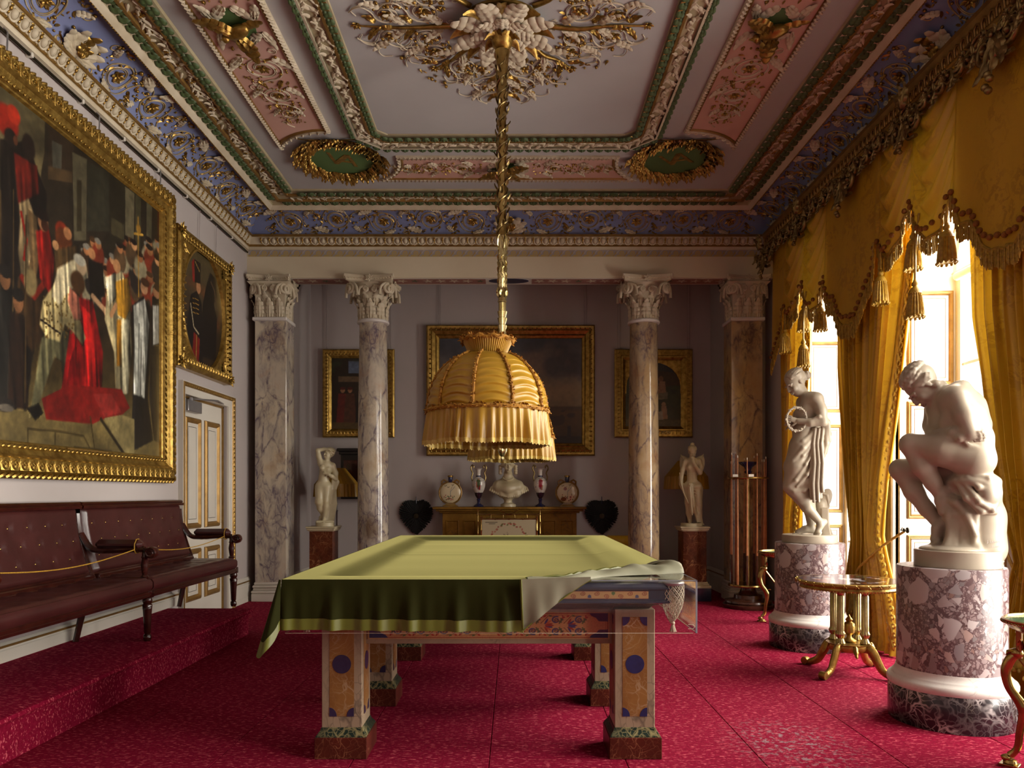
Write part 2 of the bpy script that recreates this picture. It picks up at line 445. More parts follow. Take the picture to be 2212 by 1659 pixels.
def cloth_trans(t, m, col, fac):
    tr = t.n('ShaderNodeBsdfTranslucent'); mx = t.n('ShaderNodeMixShader', inp={0: fac})
    if hasattr(col, 'links'): t.link(col, tr.inputs[0])
    else: tr.inputs[0].default_value = tuple(col)+(1,)
    t.link(t.b.outputs[0], mx.inputs[1]); t.link(tr.outputs[0], mx.inputs[2]); t.link(mx.outputs[0], t.out.inputs[0]); return m
@mk('yellow_damask')
def m_damask(t):
    v = t.co(); w = t.warp(v, 7, .10); n = t.noise(w, 13, 4, .6, 1.2).outputs[0]; v2 = t.voro(t.co(), 3.2).outputs[0]
    msk = t.math('MULTIPLY', t.ramp(n, [(.50, 0), (.535, .8)]), t.ramp(v2, [(.3, 1), (.6, .1)]))
    col = t.mix(msk, H('#c89c24'), H('#ad801a')); fine = t.noise(t.co((400, 400, 60)), 1, 2).outputs[0]
    return cloth_trans(t, t.fin(col, .42, 0, fine, .1, .004, sheen=.2), col, .10)
m_damask2 = None
@mk('lined_damask')
def m_damask2(t):
    v = t.co(); w = t.warp(v, 7, .10); n = t.noise(w, 13, 4, .6, 1.2).outputs[0]; v2 = t.voro(t.co(), 3.2).outputs[0]
    msk = t.math('MULTIPLY', t.ramp(n, [(.50, 0), (.535, .8)]), t.ramp(v2, [(.3, 1), (.6, .1)]))
    col = t.mix(msk, H('#bd9220'), H('#a07616')); fine = t.noise(t.co((400, 400, 60)), 1, 2).outputs[0]
    return cloth_trans(t, t.fin(col, .42, 0, fine, .1, .004, sheen=.2), col, .015)
@mk('yellow_satin')
def m_satin(t):
    v = t.co(); n = t.noise(v, 3, 3).outputs[0]; fine = t.noise(t.co((60, 60, 500)), 1, 2).outputs[0]; col = t.mix(n, H('#d4a62c'), H('#c4941f'))
    return cloth_trans(t, t.fin(col, .34, 0, fine, .06, .003, sheen=.2), col, .15)
@mk('shade_silk')
def m_silk(t):
    n = t.noise(t.co(), 8, 3).outputs[0]
    m = t.fin(t.mix(n, H('#b48a28'), H('#98721a')), .36, 0, n, .1)
    t.b.inputs['Transmission Weight'].default_value = 0; return m
@mk('olive_velvet')
def m_velvet(t):
    v = t.co(); n = t.noise(v, 2.2, 4).outputs[0]; f = t.noise(t.co((40, 40, 600)), 1, 2).outputs[0]
    return t.fin(t.mix(n, H('#202108'), H('#2a2b0b')), .8, 0, f, .1, .002, sheen=.6, spec=.08, tint=(.62, .56, .2))
@mk('olive_satin_hem')
def m_hem(t):
    n = t.noise(t.co(), 5, 3).outputs[0]; return t.fin(t.mix(n, H('#63651e'), H('#545818')), .42, 0)
@mk('clear_acrylic')
def m_acryl(t):
    tr = t.n('ShaderNodeBsdfTransparent', inp={0: (.97, .97, .97, 1)}); gl = t.n('ShaderNodeBsdfGlossy', inp={0: (1, 1, 1, 1), 1: .03})
    lw = t.n('ShaderNodeLayerWeight', inp={0: .5}); mx = t.n('ShaderNodeMixShader')
    fr = t.math('ADD', t.math('MULTIPLY', t.math('POWER', lw.outputs[1], 5.0), .9), .035)
    t.link(fr, mx.inputs[0]); t.link(tr.outputs[0], mx.inputs[1]); t.link(gl.outputs[0], mx.inputs[2]); t.link(mx.outputs[0], t.out.inputs[0])
    return t.m
m_glass = m_acryl

# ---------------------------------------------------------------- small painter for flat painted surfaces (colours are sRGB)
class Canvas:
    def __init__(s, w, h, col, seed=1):
        s.w, s.h = w, h; s.a = np.ones((h, w, 3))*np.array(Canvas.c(col)); s.rng = np.random.RandomState(seed)
        s.asp = w/h
        s.rng0 = np.random.RandomState(seed+50)
        s.X, s.Y = np.meshgrid((np.arange(w)+.5)/w*s.asp, (np.arange(h)+.5)/h)      # x in [0,asp], y up in [0,1]
    @staticmethod
    def c(col):
        if isinstance(col, str): col = col.lstrip('#'); return [int(col[i:i+2], 16)/255 for i in (0, 2, 4)]
        return list(col)
    def put(s, mask, col):
        m = np.clip(mask, 0, 1)[..., None]; s.a = s.a*(1-m)+np.array(Canvas.c(col))*m
    def vgrad(s, stops):
        ys = [p for p, _ in stops]; cs = np.array([Canvas.c(c) for _, c in stops])
        for k in range(3): s.a[..., k] = np.interp(s.Y, ys, cs[:, k])
    def clouds(s, col, y0, y1, sc, thr, amt):
        n = s.fnoise(sc); s.put(np.clip((n-thr)*6, 0, 1)*amt*np.clip((s.Y-y0)*12, 0, 1)*np.clip((y1-s.Y)*12, 0, 1), col)
    def fnoise(s, sc):
        out = np.zeros((s.h, s.w)); amp = 1; tot = 0
        for o in range(4):
            gw, gh = max(2, int(sc*s.asp*2**o)+2), max(2, int(sc*2**o)+2)
            g = s.rng.rand(gh, gw)
            xi = s.X/s.asp*(gw-1.001); yi = s.Y*(gh-1.001); x0 = xi.astype(int); y0 = yi.astype(int); fx = xi-x0; fy = yi-y0
            fx = fx*fx*(3-2*fx); fy = fy*fy*(3-2*fy)
            out += amp*((g[y0, x0]*(1-fx)+g[y0, x0+1]*fx)*(1-fy)+(g[y0+1, x0]*(1-fx)+g[y0+1, x0+1]*fx)*fy); tot += amp; amp *= .5
        return out/tot
    def ell(s, cx, cy, rx, ry, col, rot=0, soft=.12, al=1):
        dx, dy = s.X-cx, s.Y-cy; c, q = math.cos(rot), math.sin(rot)
        d = np.sqrt(((dx*c+dy*q)/rx)**2+((-dx*q+dy*c)/ry)**2)
        s.put(np.clip((1-d)/soft+.5, 0, 1)*al, col)
    def foldn(s):
        if not hasattr(s, '_f'):
            g = s.rng0.rand(9, 140); xi = (s.X/s.asp*.93+s.Y*.05)*138; yi = s.Y*7.9; x0 = xi.astype(int); y0 = yi.astype(int); fx = xi-x0; fy = yi-y0; fx = fx*fx*(3-2*fx); fy = fy*fy*(3-2*fy)
            y1 = np.minimum(y0+1, 8); x1 = np.minimum(x0+1, 139)
            s._f = (g[y0, x0]*(1-fx)+g[y0, x1]*fx)*(1-fy)+(g[y1, x0]*(1-fx)+g[y1, x1]*fx)*fy
        return s._f
    def robe(s, pts, col, amt=.55, lit=.25):
        old = s.a.copy(); s.poly(pts, col, soft=.008)
        x, y = s.X, s.Y; xs = [p[0] for p in pts]; cx = (min(xs)+max(xs))/2; hw = max(.004, (max(xs)-min(xs))/2)
        k = 1+amt*(s.foldn()-.55)*1.6-lit*np.clip((x-cx)/hw, -1, 1)
        m = (np.abs(s.a-old).sum(-1) > .004); s.a = np.where(m[..., None], s.a*np.clip(k, .25, 1.7)[..., None], s.a)
    def poly(s, pts, col, al=1, soft=.004):
        x, y = s.X, s.Y; ins = np.zeros(x.shape, bool); dmin = np.full(x.shape, 9.)
        for (x0, y0), (x1, y1) in zip(pts, pts[1:]+pts[:1]):
            if y0 != y1:
                c = ((y0 > y) != (y1 > y)) & (x < (x1-x0)*(y-y0)/(y1-y0)+x0); ins ^= c
            L = (x1-x0)**2+(y1-y0)**2+1e-12; t = np.clip(((x-x0)*(x1-x0)+(y-y0)*(y1-y0))/L, 0, 1)
            dmin = np.minimum(dmin, np.hypot(x-x0-t*(x1-x0), y-y0-t*(y1-y0)))
        s.put(np.clip(np.where(ins, dmin, -dmin)/soft+.5, 0, 1)*al, col)
    def line(s, pts, w, col, al=1, w1=None):
        n = len(pts)-1
        for k in range(n):
            (x0, y0), (x1, y1) = pts[k], pts[k+1]
            L = (x1-x0)**2+(y1-y0)**2+1e-12; t = np.clip(((s.X-x0)*(x1-x0)+(s.Y-y0)*(y1-y0))/L, 0, 1)
            ww = w if w1 is None else w+(w1-w)*(k+t)/n
            d = np.hypot(s.X-x0-t*(x1-x0), s.Y-y0-t*(y1-y0)); s.put(np.clip((ww-d)/(ww*.5+1e-6)+.3, 0, 1)*al, col)
    def grain(s, sc=40, amt=.12):
        s.a *= (1+amt*(s.fnoise(sc)-.5)*2)[..., None]
    def lin(s):
        a = np.clip(s.a, 0, 1); return np.where(a <= .04045, a/12.92, ((a+.055)/1.055)**2.4)
def painted(name, cv, fn, mat, parent=None, m=None, mask=None):
    """mesh grid with the canvas as vertex colours; fn(u,v)->xyz with u,v arrays in [0,1]"""
    h, w = cv.h, cv.w
    U, V = np.meshgrid(np.linspace(0, 1, w), np.linspace(0, 1, h)); P = np.stack(fn(U, V), -1).reshape(-1, 3)
    i = np.arange(w*h).reshape(h, w)
    q = np.stack([i[:-1, :-1], i[:-1, 1:], i[1:, 1:], i[1:, :-1]], -1).reshape(-1, 4)
    if mask is not None:
        mk_ = mask(U, V).reshape(-1); q = q[mk_[q].all(1)]
    me = bpy.data.meshes.new(name); me.vertices.add(len(P)); me.vertices.foreach_set('co', P.astype(np.float32).ravel())
    me.loops.add(q.size); me.loops.foreach_set('vertex_index', q.astype(np.int32).ravel())
    me.polygons.add(len(q)); me.polygons.foreach_set('loop_start', np.arange(0, q.size, 4, dtype=np.int32))
    ca = me.color_attributes.new('Col', 'FLOAT_COLOR', 'POINT')
    c = np.ones((w*h, 4), np.float32); c[:, :3] = cv.lin().reshape(-1, 3); ca.data.foreach_set('color', c.ravel())
    me.update(); me.validate(); me.materials.append(mat); me.shade_smooth()
    if parent == 'mesh': return me
    return obj(name, me, mat, parent, m)
# ================================================================ the room shell
ZC = 4.95; ZCORN = 4.67
m_lilac = plain('pale_lilac_paint', '#b0acb6', '#a8a4ae', .5)
floor = struct('floor', box(-3.7, 3.9, YF, YB, -.15, -.004), m_carpet)
xe = [-3.7]+[-1.535+.705*k for k in range(-2, 8)]+[3.9]
xe = sorted(x for x in xe if -3.7 <= x <= 3.9)
for a, b in zip(xe[:-1], xe[1:]):
    if b-a > .02: obj('carpet_strip', box(a+.0022, b-.0022, YF, YB, -.01, 0, .002), m_carpet, floor)
# carpeted step along the left wall, rounded nosing
sp = [(XL, 0), (-2.60, 0), (-2.60, .2), (-2.565, .21), (-2.555, .228), (-2.563, .247), (-2.585, .253), (XL, .253)]
step = struct('floor_step', extr(sp, (0, YF, 0), (1, 0, 0), (0, 0, 1), (0, 1, 0), 7.3-YF), m_carpet)
# left wall with a doorway
DY0, DY1, DZ = 7.72, 8.88, 2.42
struct('wall_left', join(box(-3.8, XL, YF, DY0, 0, ZC), box(-3.8, XL, DY1, 9.865, 0, ZC), box(-3.8, XL, DY0, DY1, DZ, ZC), box(-3.8, -3.62, DY0, DY1, 0, DZ)), m_wall, smooth=False)
struct('wall_back', box(-3.8, 4.0, YB, YB+.25, 0, 5.2), m_wall, smooth=False)
struct('wall_alcove_left', box(-3.8, -2.98, 9.865, YB, 0, ZC), m_wall, smooth=False)
struct('wall_alcove_right', box(2.90, 3.95, 9.865, YB, 0, ZC), m_wall, smooth=False)
struct('wall_entablature', box(-3.8, 3.9, YE, 9.86, 4.15, ZC), m_cream, smooth=False)
ceiling = struct('ceiling', box(-3.8, 4.0, YF, YB, ZC, ZC+.2), m_ceil, smooth=False)
# plain wall behind the camera
struct('wall_front', box(-3.8, 4.0, YF-.3, YF, 0, ZC), m_wall, smooth=False)
# window wall: arched openings
ZS = 3.28; XO = 3.92
def arch(yc, n=14): return [(yc+WIN_H*math.cos(PI*i/n), ZS+WIN_H*math.sin(PI*i/n)) for i in range(n+1)]
wv, wf = [], []
def quad(*p):
    n = len(wv); wv.extend(p); wf.append(tuple(range(n, n+len(p))))
ys = [9.865]
for yc in WIN_Y: ys += [yc+WIN_H, yc-WIN_H]
ys.append(YF)
for a, b in zip(ys[0::2], ys[1::2]):
    for x in (XR, XO): quad((x, a, 0), (x, b, 0), (x, b, ZC), (x, a, ZC))
for yc in WIN_Y:
    P = arch(yc)
    for (y0, z0), (y1, z1) in zip(P[:-1], P[1:]):
        for x in (XR, XO): quad((x, y0, z0), (x, y1, z1), (x, y1, ZC), (x, y0, ZC))
        quad((XR, y0, z0), (XO, y0, z0), (XO, y1, z1), (XR, y1, z1))
    for y in (yc-WIN_H, yc+WIN_H): quad((XR, y, 0), (XO, y, 0), (XO, y, ZS), (XR, y, ZS))
struct('wall_right', (wv, wf), m_wall, smooth=False)
for wi, yc in enumerate(WIN_Y):
    w = struct('window_%d' % (wi+1), join(  # casement frame
        *[box(3.84, 3.90, yc+s*(WIN_H-.07)-.04, yc+s*(WIN_H-.07)+.04, 0, ZS) for s in (-1, 1)],
        box(3.84, 3.90, yc-.05, yc+.05, 0, ZS), box(3.835, 3.905, yc-WIN_H, yc+WIN_H, ZS-.05, ZS+.03), box(3.84, 3.9, yc-WIN_H, yc+WIN_H, 0, .28)), m_wpaint, smooth=False)
    for k in range(1, 4):
        for s in (-1, 1): obj('glazing_bar', box(3.86, 3.885, yc+min(s*.05, s*.65), yc+max(s*.05, s*.65), k*.83-.012, k*.83+.012), m_wpaint, w, smooth=False)
    for k in range(4):
        for s in (-1, 1): obj('pane', box(3.869, 3.874, yc+min(s*.05, s*.65), yc+max(s*.05, s*.65), max(.28, k*.83), min(ZS-.05, (k+1)*.83)), m_glass, w, smooth=False)
    P = arch(yc); fan = [(3.87, y, z) for y, z in P]
    obj('fanlight_pane', (fan, [tuple(range(len(fan)))]), m_glass, w, smooth=False)
    obj('fanlight_frame', tube([(3.87, y, z) for y, z in P], .035, 6), m_wpaint, w)
    if wi > 1: continue
    # white panelled shutters on both reveals, gilt mouldings
    for s in (-1, 1):
        yj = yc+s*WIN_H; F = FR((0, yj-s*.004, 0), (1, 0, 0), (0, 0, 1), (0, -s, 0)) if s > 0 else FR((0, yj+.004, 0), (1, 0, 0), (0, 0, 1), (0, 1, 0))
        sh = obj('shutter', box(XR+.02, XO-.04, .02, ZS, 0, .03), m_wpaint, w, F, smooth=False)
        for z0, z1 in ((.2, 1.02), (1.16, 2.18), (2.32, 3.14)):
            cx, cz = (XR+XO)/2-.01, (z0+z1)/2; rw, rh = .40, z1-z0
            obj('shutter_moulding', xf(mould(rect(rw, rh), [(0, 0), (0, .012), (.012, .018), (.022, .012), (.03, .016), (.04, 0)]), T(cx, cz, .03)), m_goldp, sh, ang=30)
            obj('shutter_field', box(cx-rw/2+.04, cx+rw/2-.04, cz-rh/2+.04, cz+rh/2-.04, .028, .032), m_lilac, sh, smooth=False)
            obj('shutter_panel', xf(mould(rect(rw-.12, rh-.12), [(0, 0), (.006, .004), (.012, 0)]), T(cx, cz, .03)), m_goldp, sh, ang=30)
    # arched soffit panel with gilt edges
    n = 24
    for rr, x0, x1 in ((WIN_H-.012, XR+.09, XR+.11), (WIN_H-.012, XO-.13, XO-.11)):
        rows = [[(x0, yc+rr*math.cos(PI*i/n), ZS+rr*math.sin(PI*i/n)) for i in range(2, n-1)], [(x1, yc+rr*math.cos(PI*i/n), ZS+rr*math.sin(PI*i/n)) for i in range(2, n-1)]]
        obj('arch_moulding', thick(loops(rows, False), (0, 0, -1), .014), m_goldp, w)
    obj('arch_lining', loops([[(x, yc+(WIN_H-.006)*math.cos(PI*i/n), ZS+(WIN_H-.006)*math.sin(PI*i/n)) for i in range(n+1)] for x in (XR+.01, XO-.04)], False), m_wpaint, w)
    obj('roller_blind', tube([(3.80, yc-.62, 3.24), (3.80, yc+.62, 3.24)], .035, 12), m_wpaint, w)
    obj('architrave', join(box(XR-.03, XR+.03, yc+WIN_H, yc+WIN_H+.13, 0, ZS, .008), box(XR-.03, XR+.03, yc-WIN_H-.13, yc-WIN_H, 0, ZS, .008)), m_wpaint, w, smooth=False)
    obj('architrave_gilding', join(*[box(XR-.036, XR-.02, yc+s*(WIN_H+.02)-.008, yc+s*(WIN_H+.02)+.008, 0, ZS) for s in (-1, 1)]), m_goldp, w, smooth=False)
# skirtings
bp = [(0, 0), (.03, 0), (.03, .15), (.022, .165), (.022, .2), (.03, .21), (.018, .235), (.008, .25), (0, .25)]
def skirt(name, o, da, dl, L, z, k=1.0):
    b = struct(name, extr([(a_, b_*k) for a_, b_ in bp], (o[0], o[1], z), da, (0, 0, 1), dl, L), m_wpaint, ang=25)
    o2 = Vector((o[0], o[1], 0))+Vector(da)*.02
    obj('gold_fillet', extr([(0, .19*k), (.014, .19*k), (.014, .204*k+.008*(k < 1)), (0, .204*k+.008*(k < 1))], (o2.x, o2.y, z), da, (0, 0, 1), dl, L), m_goldp, b)
skirt('baseboard_left', (XL, YF), (1, 0, 0), (0, 1, 0), 7.55-YF, .253, .52)
skirt('baseboard_left_far', (XL, 9.03), (1, 0, 0), (0, 1, 0), .56, .06)
skirt('baseboard_alcove_left', (-2.98, 9.9), (1, 0, 0), (0, 1, 0), 1.0, .06)
skirt('baseboard_alcove_right', (2.90, 9.9), (-1, 0, 0), (0, 1, 0), 1.0, .06)
skirt('baseboard_back', (-2.98, YB), (0, -1, 0), (1, 0, 0), 5.88, .06)
for nm, b in (('baseboard_foot_left', box(XL, XL+.035, 9.03, 9.6, 0, .065)), ('baseboard_foot_back', box(-2.98, 2.9, YB-.035, YB, 0, .065)),
              ('baseboard_foot_alcove_left', box(-2.98, -2.945, 9.9, YB, 0, .065)), ('baseboard_foot_alcove_right', box(2.865, 2.9, 9.9, YB, 0, .065))):
    struct(nm, b, m_wpaint, smooth=False)

# ================================================================ door
dr = struct('door_1', join(box(-3.52, -3.475, DY0, DY1, 0, DZ)), m_wpaint, smooth=False)
FD = FR((-3.475, (DY0+DY1)/2, 0), (0, 1, 0), (0, 0, 1), (1, 0, 0))
for cx in (-.26, .26):
    for z0, z1 in ((.22, .78), (1.0, 2.2)):
        p = obj('panel', box(cx-.15, cx+.15, z0+.06, z1-.06, 0, .006), m_wpaint, dr, FD, smooth=False)
        obj('panel_moulding', xf(mould(rect(.40, z1-z0), [(0, 0), (0, .012), (.015, .028), (.035, .03), (.05, .012), (.06, 0)]), T(cx, (z0+z1)/2, 0)), m_goldp, p, ang=30)
        obj('panel_line', xf(mould(rect(.2, z1-z0-.2), [(0, .006), (.003, .009), (.006, .006)]), T(cx, (z0+z1)/2, 0)), m_dark, p)
dh = DZ+.12; dw = DY1-DY0+.26
fr = [(-dw/2, 0), (dw/2, 0), (dw/2, dh), (-dw/2, dh)]
def arc_prof(prof):
    rows = []
    for d, h in prof: rows.append([(-dw/2+d, 0, h), (-dw/2+d, dh-d, h), (dw/2-d, dh-d, h), (dw/2-d, 0, h)])
    return loops(rows, False)
FW = FR((XL, (DY0+DY1)/2, 0), (0, 1, 0), (0, 0, 1), (1, 0, 0))
obj('architrave', arc_prof([(0, 0), (0, .05), (.02, .055), (.055, .03), (.1, .03), (.125, .02), (.13, -.06)]), m_wpaint, dr, FW, ang=25)
obj('architrave_gilding', arc_prof([(.006, .052), (.012, .062), (.03, .058), (.05, .034)]), m_goldp, dr, FW, ang=25)
for z in np.arange(.1, dh-.05, .055):
    obj('gilt_bead', box(-.012, .012, -.02, .02, 0, .012, .005), m_gframe, dr, FW @ T(dw/2-.03, z, .046))
for y in np.arange(-dw/2+.05, dw/2-.03, .055):
    obj('gilt_bead', box(-.02, .02, -.012, .012, 0, .012, .005), m_gframe, dr, FW @ T(y, dh-.03, .046))
obj('inner_gilding', join(box(-.58, .58, DZ-.03, DZ-.008, 0, .02), box(.555, .575, 0, DZ, 0, .02)), m_goldp, dr, FD)
cl = obj('door_closer', box(-.5, -.16, 2.25, 2.37, 0, .07, .006), m_steel, dr, FD)
obj('closer_arm', join(tube([(-.40, 2.385, .05), (.05, 2.42, .16), (.44, 2.43, .07)], .009, 6), tube([(-.40, 2.36, .05), (-.40, 2.40, .05)], .02, 8)), m_steel, cl)
obj('push_plate', box(.46, .53, 1.03, 1.45, 0, .01, .004), m_white, dr, FD)
obj('door_knob', xf(lathe([(.02, 0), (.012, .02), (.012, .04), (.03, .05), (.032, .065), (.02, .08), (.001, .082)], 14), T(.5, .9, 0)), m_bright, dr, FD)
for z in (.25, 1.2, 2.2): obj('hinge', tube([(-.58, z-.05, .01), (-.58, z+.05, .01)], .008, 6), m_brass, dr, FD)

# ================================================================ cove, cornice and ceiling borders
def cove_of(s): a = s*PI/2; return .42-.35*math.cos(a), ZCORN+.23*math.sin(a), .35*math.sin(a), .23*math.cos(a)
def cove_frame(side, t, s):
    o, z, do, dz = cove_of(s)
    if side == 'left': p = Vector((XL+o, t, z)); y = Vector((do, 0, dz)); n = Vector((dz, 0, -do))
    elif side == 'right': p = Vector((XR-o, t, z)); y = Vector((-do, 0, dz)); n = Vector((-dz, 0, -do))
    else: p = Vector((t, YE-o, z)); y = Vector((0, -do, dz)); n = Vector((0, -dz, -do))
    y.normalize(); n.normalize(); return FR(p, y.cross(n), y, n)
def corner_pt(side, t, o, z):
    return (XL+o, t, z) if side == 'left' else (XR-o, t, z) if side == 'right' else (t, YE-o, z)
def run(prof, side, y_near=YF):
    """profile [(offset, z)] run along a side, mitred at the room corners"""
    if side == 'left': r = [[(XL+o, y_near, z) for o, z in prof], [(XL+o, YE-o, z) for o, z in prof]]
    elif side == 'right': r = [[(XR-o, y_near, z) for o, z in prof], [(XR-o, YE-o, z) for o, z in prof]]
    else: r = [[(XL+o, YE-o, z) for o, z in prof], [(XR-o, YE-o, z) for o, z in prof]]
    return loops(r, False)
cov = [cove_of(i/10)[:2] for i in range(11)]
# ---- shared ornament meshes
me_ros = mesh('rosette', rosette(.06, 6), m_gold)
me_rosc = mesh('rosette', rosette(.06, 5), m_white)
me_rosb = mesh('rosette', rosette(.05, 5), m_gilt)
me_leafc = mesh('acanthus_leaf', leaf(.2, .11, 4, .25), m_white)
me_leafg = mesh('gilt_leaf', leaf(.14, .07, 3, .3), m_gold)
me_bird = mesh('bird', join(sphere(.05, (0, 0, .04), 10, 6, (1, 2.1, .8)), sphere(.028, (0, .11, .05), 8, 6), tube([(0, .13, .05), (0, .16, .045)], [.012, .003], 6),
    xf(leaf(.26, .15, 5, .25, .1, 7), T(.03, .02, .05) @ RZ(-1.25)), xf(leaf(.26, .15, 5, .25, .1, 7), T(-.03, .02, .05) @ RZ(1.25)),
    xf(leaf(.17, .1, 3, .1, .1, 5), T(0, -.06, .03) @ RZ(PI))), m_gold)
rr = random.Random(3)
def budset(w, h, n, sz=.011, seed=1, hole=0):
    r = random.Random(seed); gs = []
    while len(gs) < n:
        x, y = r.uniform(-w, w), r.uniform(-h, h)
        if hole and math.hypot(x, y) < hole: continue
        k = r.random(); s = sz*r.uniform(.7, 1.5)
        if k < .55: gs.append(sphere(s, (x, y, s*.6), 6, 4, (1, 1, .9)))
        else: gs.append(xf(leaf(s*3.4, s*1.9, 1, .4, .3, 3, 4), T(x, y, .003) @ RZ(r.uniform(0, 6.3))))
    return join(*gs)
def spir(r, turns=1.9, sgn=1, th=.0065, flat=.8, a0=0):
    g = [tube(spiral(turns, r, r*.3, 34, .004, a0, sgn), [th*(1-.4*i/34) for i in range(35)], 5, flat=flat)]
    g.append(tube(spiral(turns*.6, r*.82, r*.36, 22, .003, a0+1.5, sgn), th*.65, 4, flat=flat))
    return join(*g)
def tail(r, sgn):   # stem leaving a spiral toward the next
    return tube(bez([(r, 0, .004), (r*1.25, sgn*r*.5, .006), (r*1.7, sgn*r*.85, .006), (r*2.3, sgn*r*.7, .005), (r*2.75, sgn*r*.25, .004)], 6), .006, 5, flat=.8)
me_scr = {s: mesh('scroll_stem', join(spir(.165, 1.9, s), tail(.165, -s), spir(.05, 1.2, -s, .004, a0=2) if False else xf(spir(.045, 1.2, -s, .004), T(.27, -s*.16, 0)), xf(spir(.04, 1.2, s, .004), T(-.25, s*.15, 0))), m_white) for s in (1, -1)}
me_buds = [mesh('gilt_buds', budset(.3, .19, 44, .0105, k, .1), m_gold) for k in (1, 2)]
def egg_geo():
    return join(sphere(.034, (0, 0, .006), 10, 6, (.85, 1.15, .7)), tube([(.045*math.cos(a), .052*math.sin(a)+.004, .008) for a in np.linspace(-2.6, -.54+0, 9)], .009, 6), 
                tube([(-.042, .035, .008), (-.047, 0, .01), (-.03, -.04, .01)], .008, 5), tube([(.042, .035, .008), (.047, 0, .01), (.03, -.04, .01)], .008, 5))
me_egg = mesh('egg', egg_geo(), m_white)
me_dart = mesh('dart', join(sphere(.013, (0, .012, .012), 8, 6, (1, 1.6, .9)), sphere(.009, (0, -.018, .01), 6, 5, (1, 1.9, .8)), tube([(-.012, .034, .01), (0, .042, .014), (.012, .034, .01)], .006, 5)), m_gold)
me_bead = mesh('bead', sphere(.009, (0, 0, .004), 6, 5), m_gold)
me_gl = mesh('green_leaf', join(leaf(.1, .155, 2, .25, .18, 7, 9)), m_green)
me_gt = mesh('leaf_tip', leaf(.075, .035, 1, .5, .3, 5, 5), m_white)
def frame_at(side, t, o, z, out):   # out: 'room' = facing down
    p = corner_pt(side, t, o, z)
    inw = {'left': Vector((1, 0, 0)), 'right': Vector((-1, 0, 0)), 'back': Vector((0, -1, 0))}[side]
    if out == 'down': n = Vector((0, 0, -1)); y = inw
    elif out == 'wall': n = inw; y = Vector((0, 0, 1))
    else: n = (inw*1.0+Vector((0, 0, -.55))).normalized(); y = (Vector((0, 0, 1))+inw*.55).normalized()
    return FR(p, y.cross(n), y, n)
tn = [0]
def trim(g, mat, **k):
    tn[0] += 1; return struct('trim_%d' % tn[0], g, mat, **k)
LARC = .46
def bend(g, s0):
    out = []
    for x, y, z in g[0]:
        o, h, do, dh = cove_of(min(1.05, max(-.05, s0+y/LARC))); n = math.hypot(do, dh); out.append((x, o+dh/n*z, h-do/n*z))
    return (out, g[1])
COVE = {}; m_scroll = plain('gilded_cream', '#c4b088', '#a08650', .45, .25, scale=30)
for up in (True, False):
    s0 = .53 if up else .45; sg = 1 if up else -1; L_ = []
    stem = join(tube(spiral(2.2, .175, .05, 44, .006, 0, sg), [.0062-.002*i/44 for i in range(45)], 5), tube(spiral(1.5, .15, .06, 30, .004, 1.6, sg), .004, 4),
        tube(bez([(.175, 0, .005), (.21, -sg*.09, .008), (.29, -sg*.15, .008), (.38, -sg*.12, .006), (.43, -sg*.03, .005)], 6), .0055, 5), xf(spir(.05, 1.4, -sg, .0055), T(.29, sg*.12, 0)), xf(spir(.045, 1.4, sg, .0055), T(-.27, sg*.15, 0)), xf(spir(.045, 1.4, -sg, .005), T(-.28, -sg*.14, 0)))
    L_.append(('scroll_stem', mesh('scroll_stem', bend(stem, s0), m_scroll)))
    L_.append(('rosette', mesh('rosette', bend(xf(rosette(.07, 6), T(0, 0, .006)), s0), m_gold)))
    L_.append(('gilt_buds', mesh('gilt_buds', bend(budset(.31, .2, 60, .0115, 5+up, .1), s0), m_gold)))
    for tx, ty, rz, sc_ in ((.13, -sg*.19, -sg*.95+(0 if sg > 0 else PI) if False else (PI/2*0+(-1.15 if up else -1.9)), .95), (.0, sg*.19, (1.1 if not up else 2.0), .8), (-.2, -sg*.1, (2.4 if up else .7), .6)):
        L_.append(('acanthus_leaf', mesh('acanthus_leaf', bend(xf(leaf(.2, .12, 4, .25), T(tx, ty, .006) @ RZ(rz) @ SCL(sc_, sc_, 1)), s0), m_white)))
    L_.append(('gilt_leaf', mesh('gilt_leaf', bend(xf(leaf(.14, .06, 3, .25), T(.2, sg*.02, .006) @ RZ(-sg*.6 if up else -2.4) @ SCL(.8, .8, 1)), s0), m_gold)))
    COVE[up] = L_
SHELL = []
for q_, (a_, s_) in enumerate(((0, 1.5), (.42, 1.5), (-.42, 1.5), (.85, 1.4), (-.85, 1.4), (1.3, 1.1), (-1.3, 1.1))):
    SHELL.append(('shell_leaf', mesh('shell_leaf', bend(xf(leaf(.2, .11, 4, .3), T(0, 0, .012) @ RZ(a_) @ SCL(s_*1.0, s_, s_)), .1), m_white if q_ else m_gold)))
for a_ in (-.35, 0, .35): SHELL.append(('gilt_leaf', mesh('gilt_leaf', bend(xf(leaf(.14, .07, 3, .3), T(0, .01, .05) @ RZ(a_) @ SCL(1.2, 1.2, 1)), .1), m_gold)))
Y0 = 4.0      # ornament runs a little past what the picture shows
rng = {'left': (Y0, 9.35), 'right': (Y0, 9.35), 'back': (XL+.2, XR-.2)}
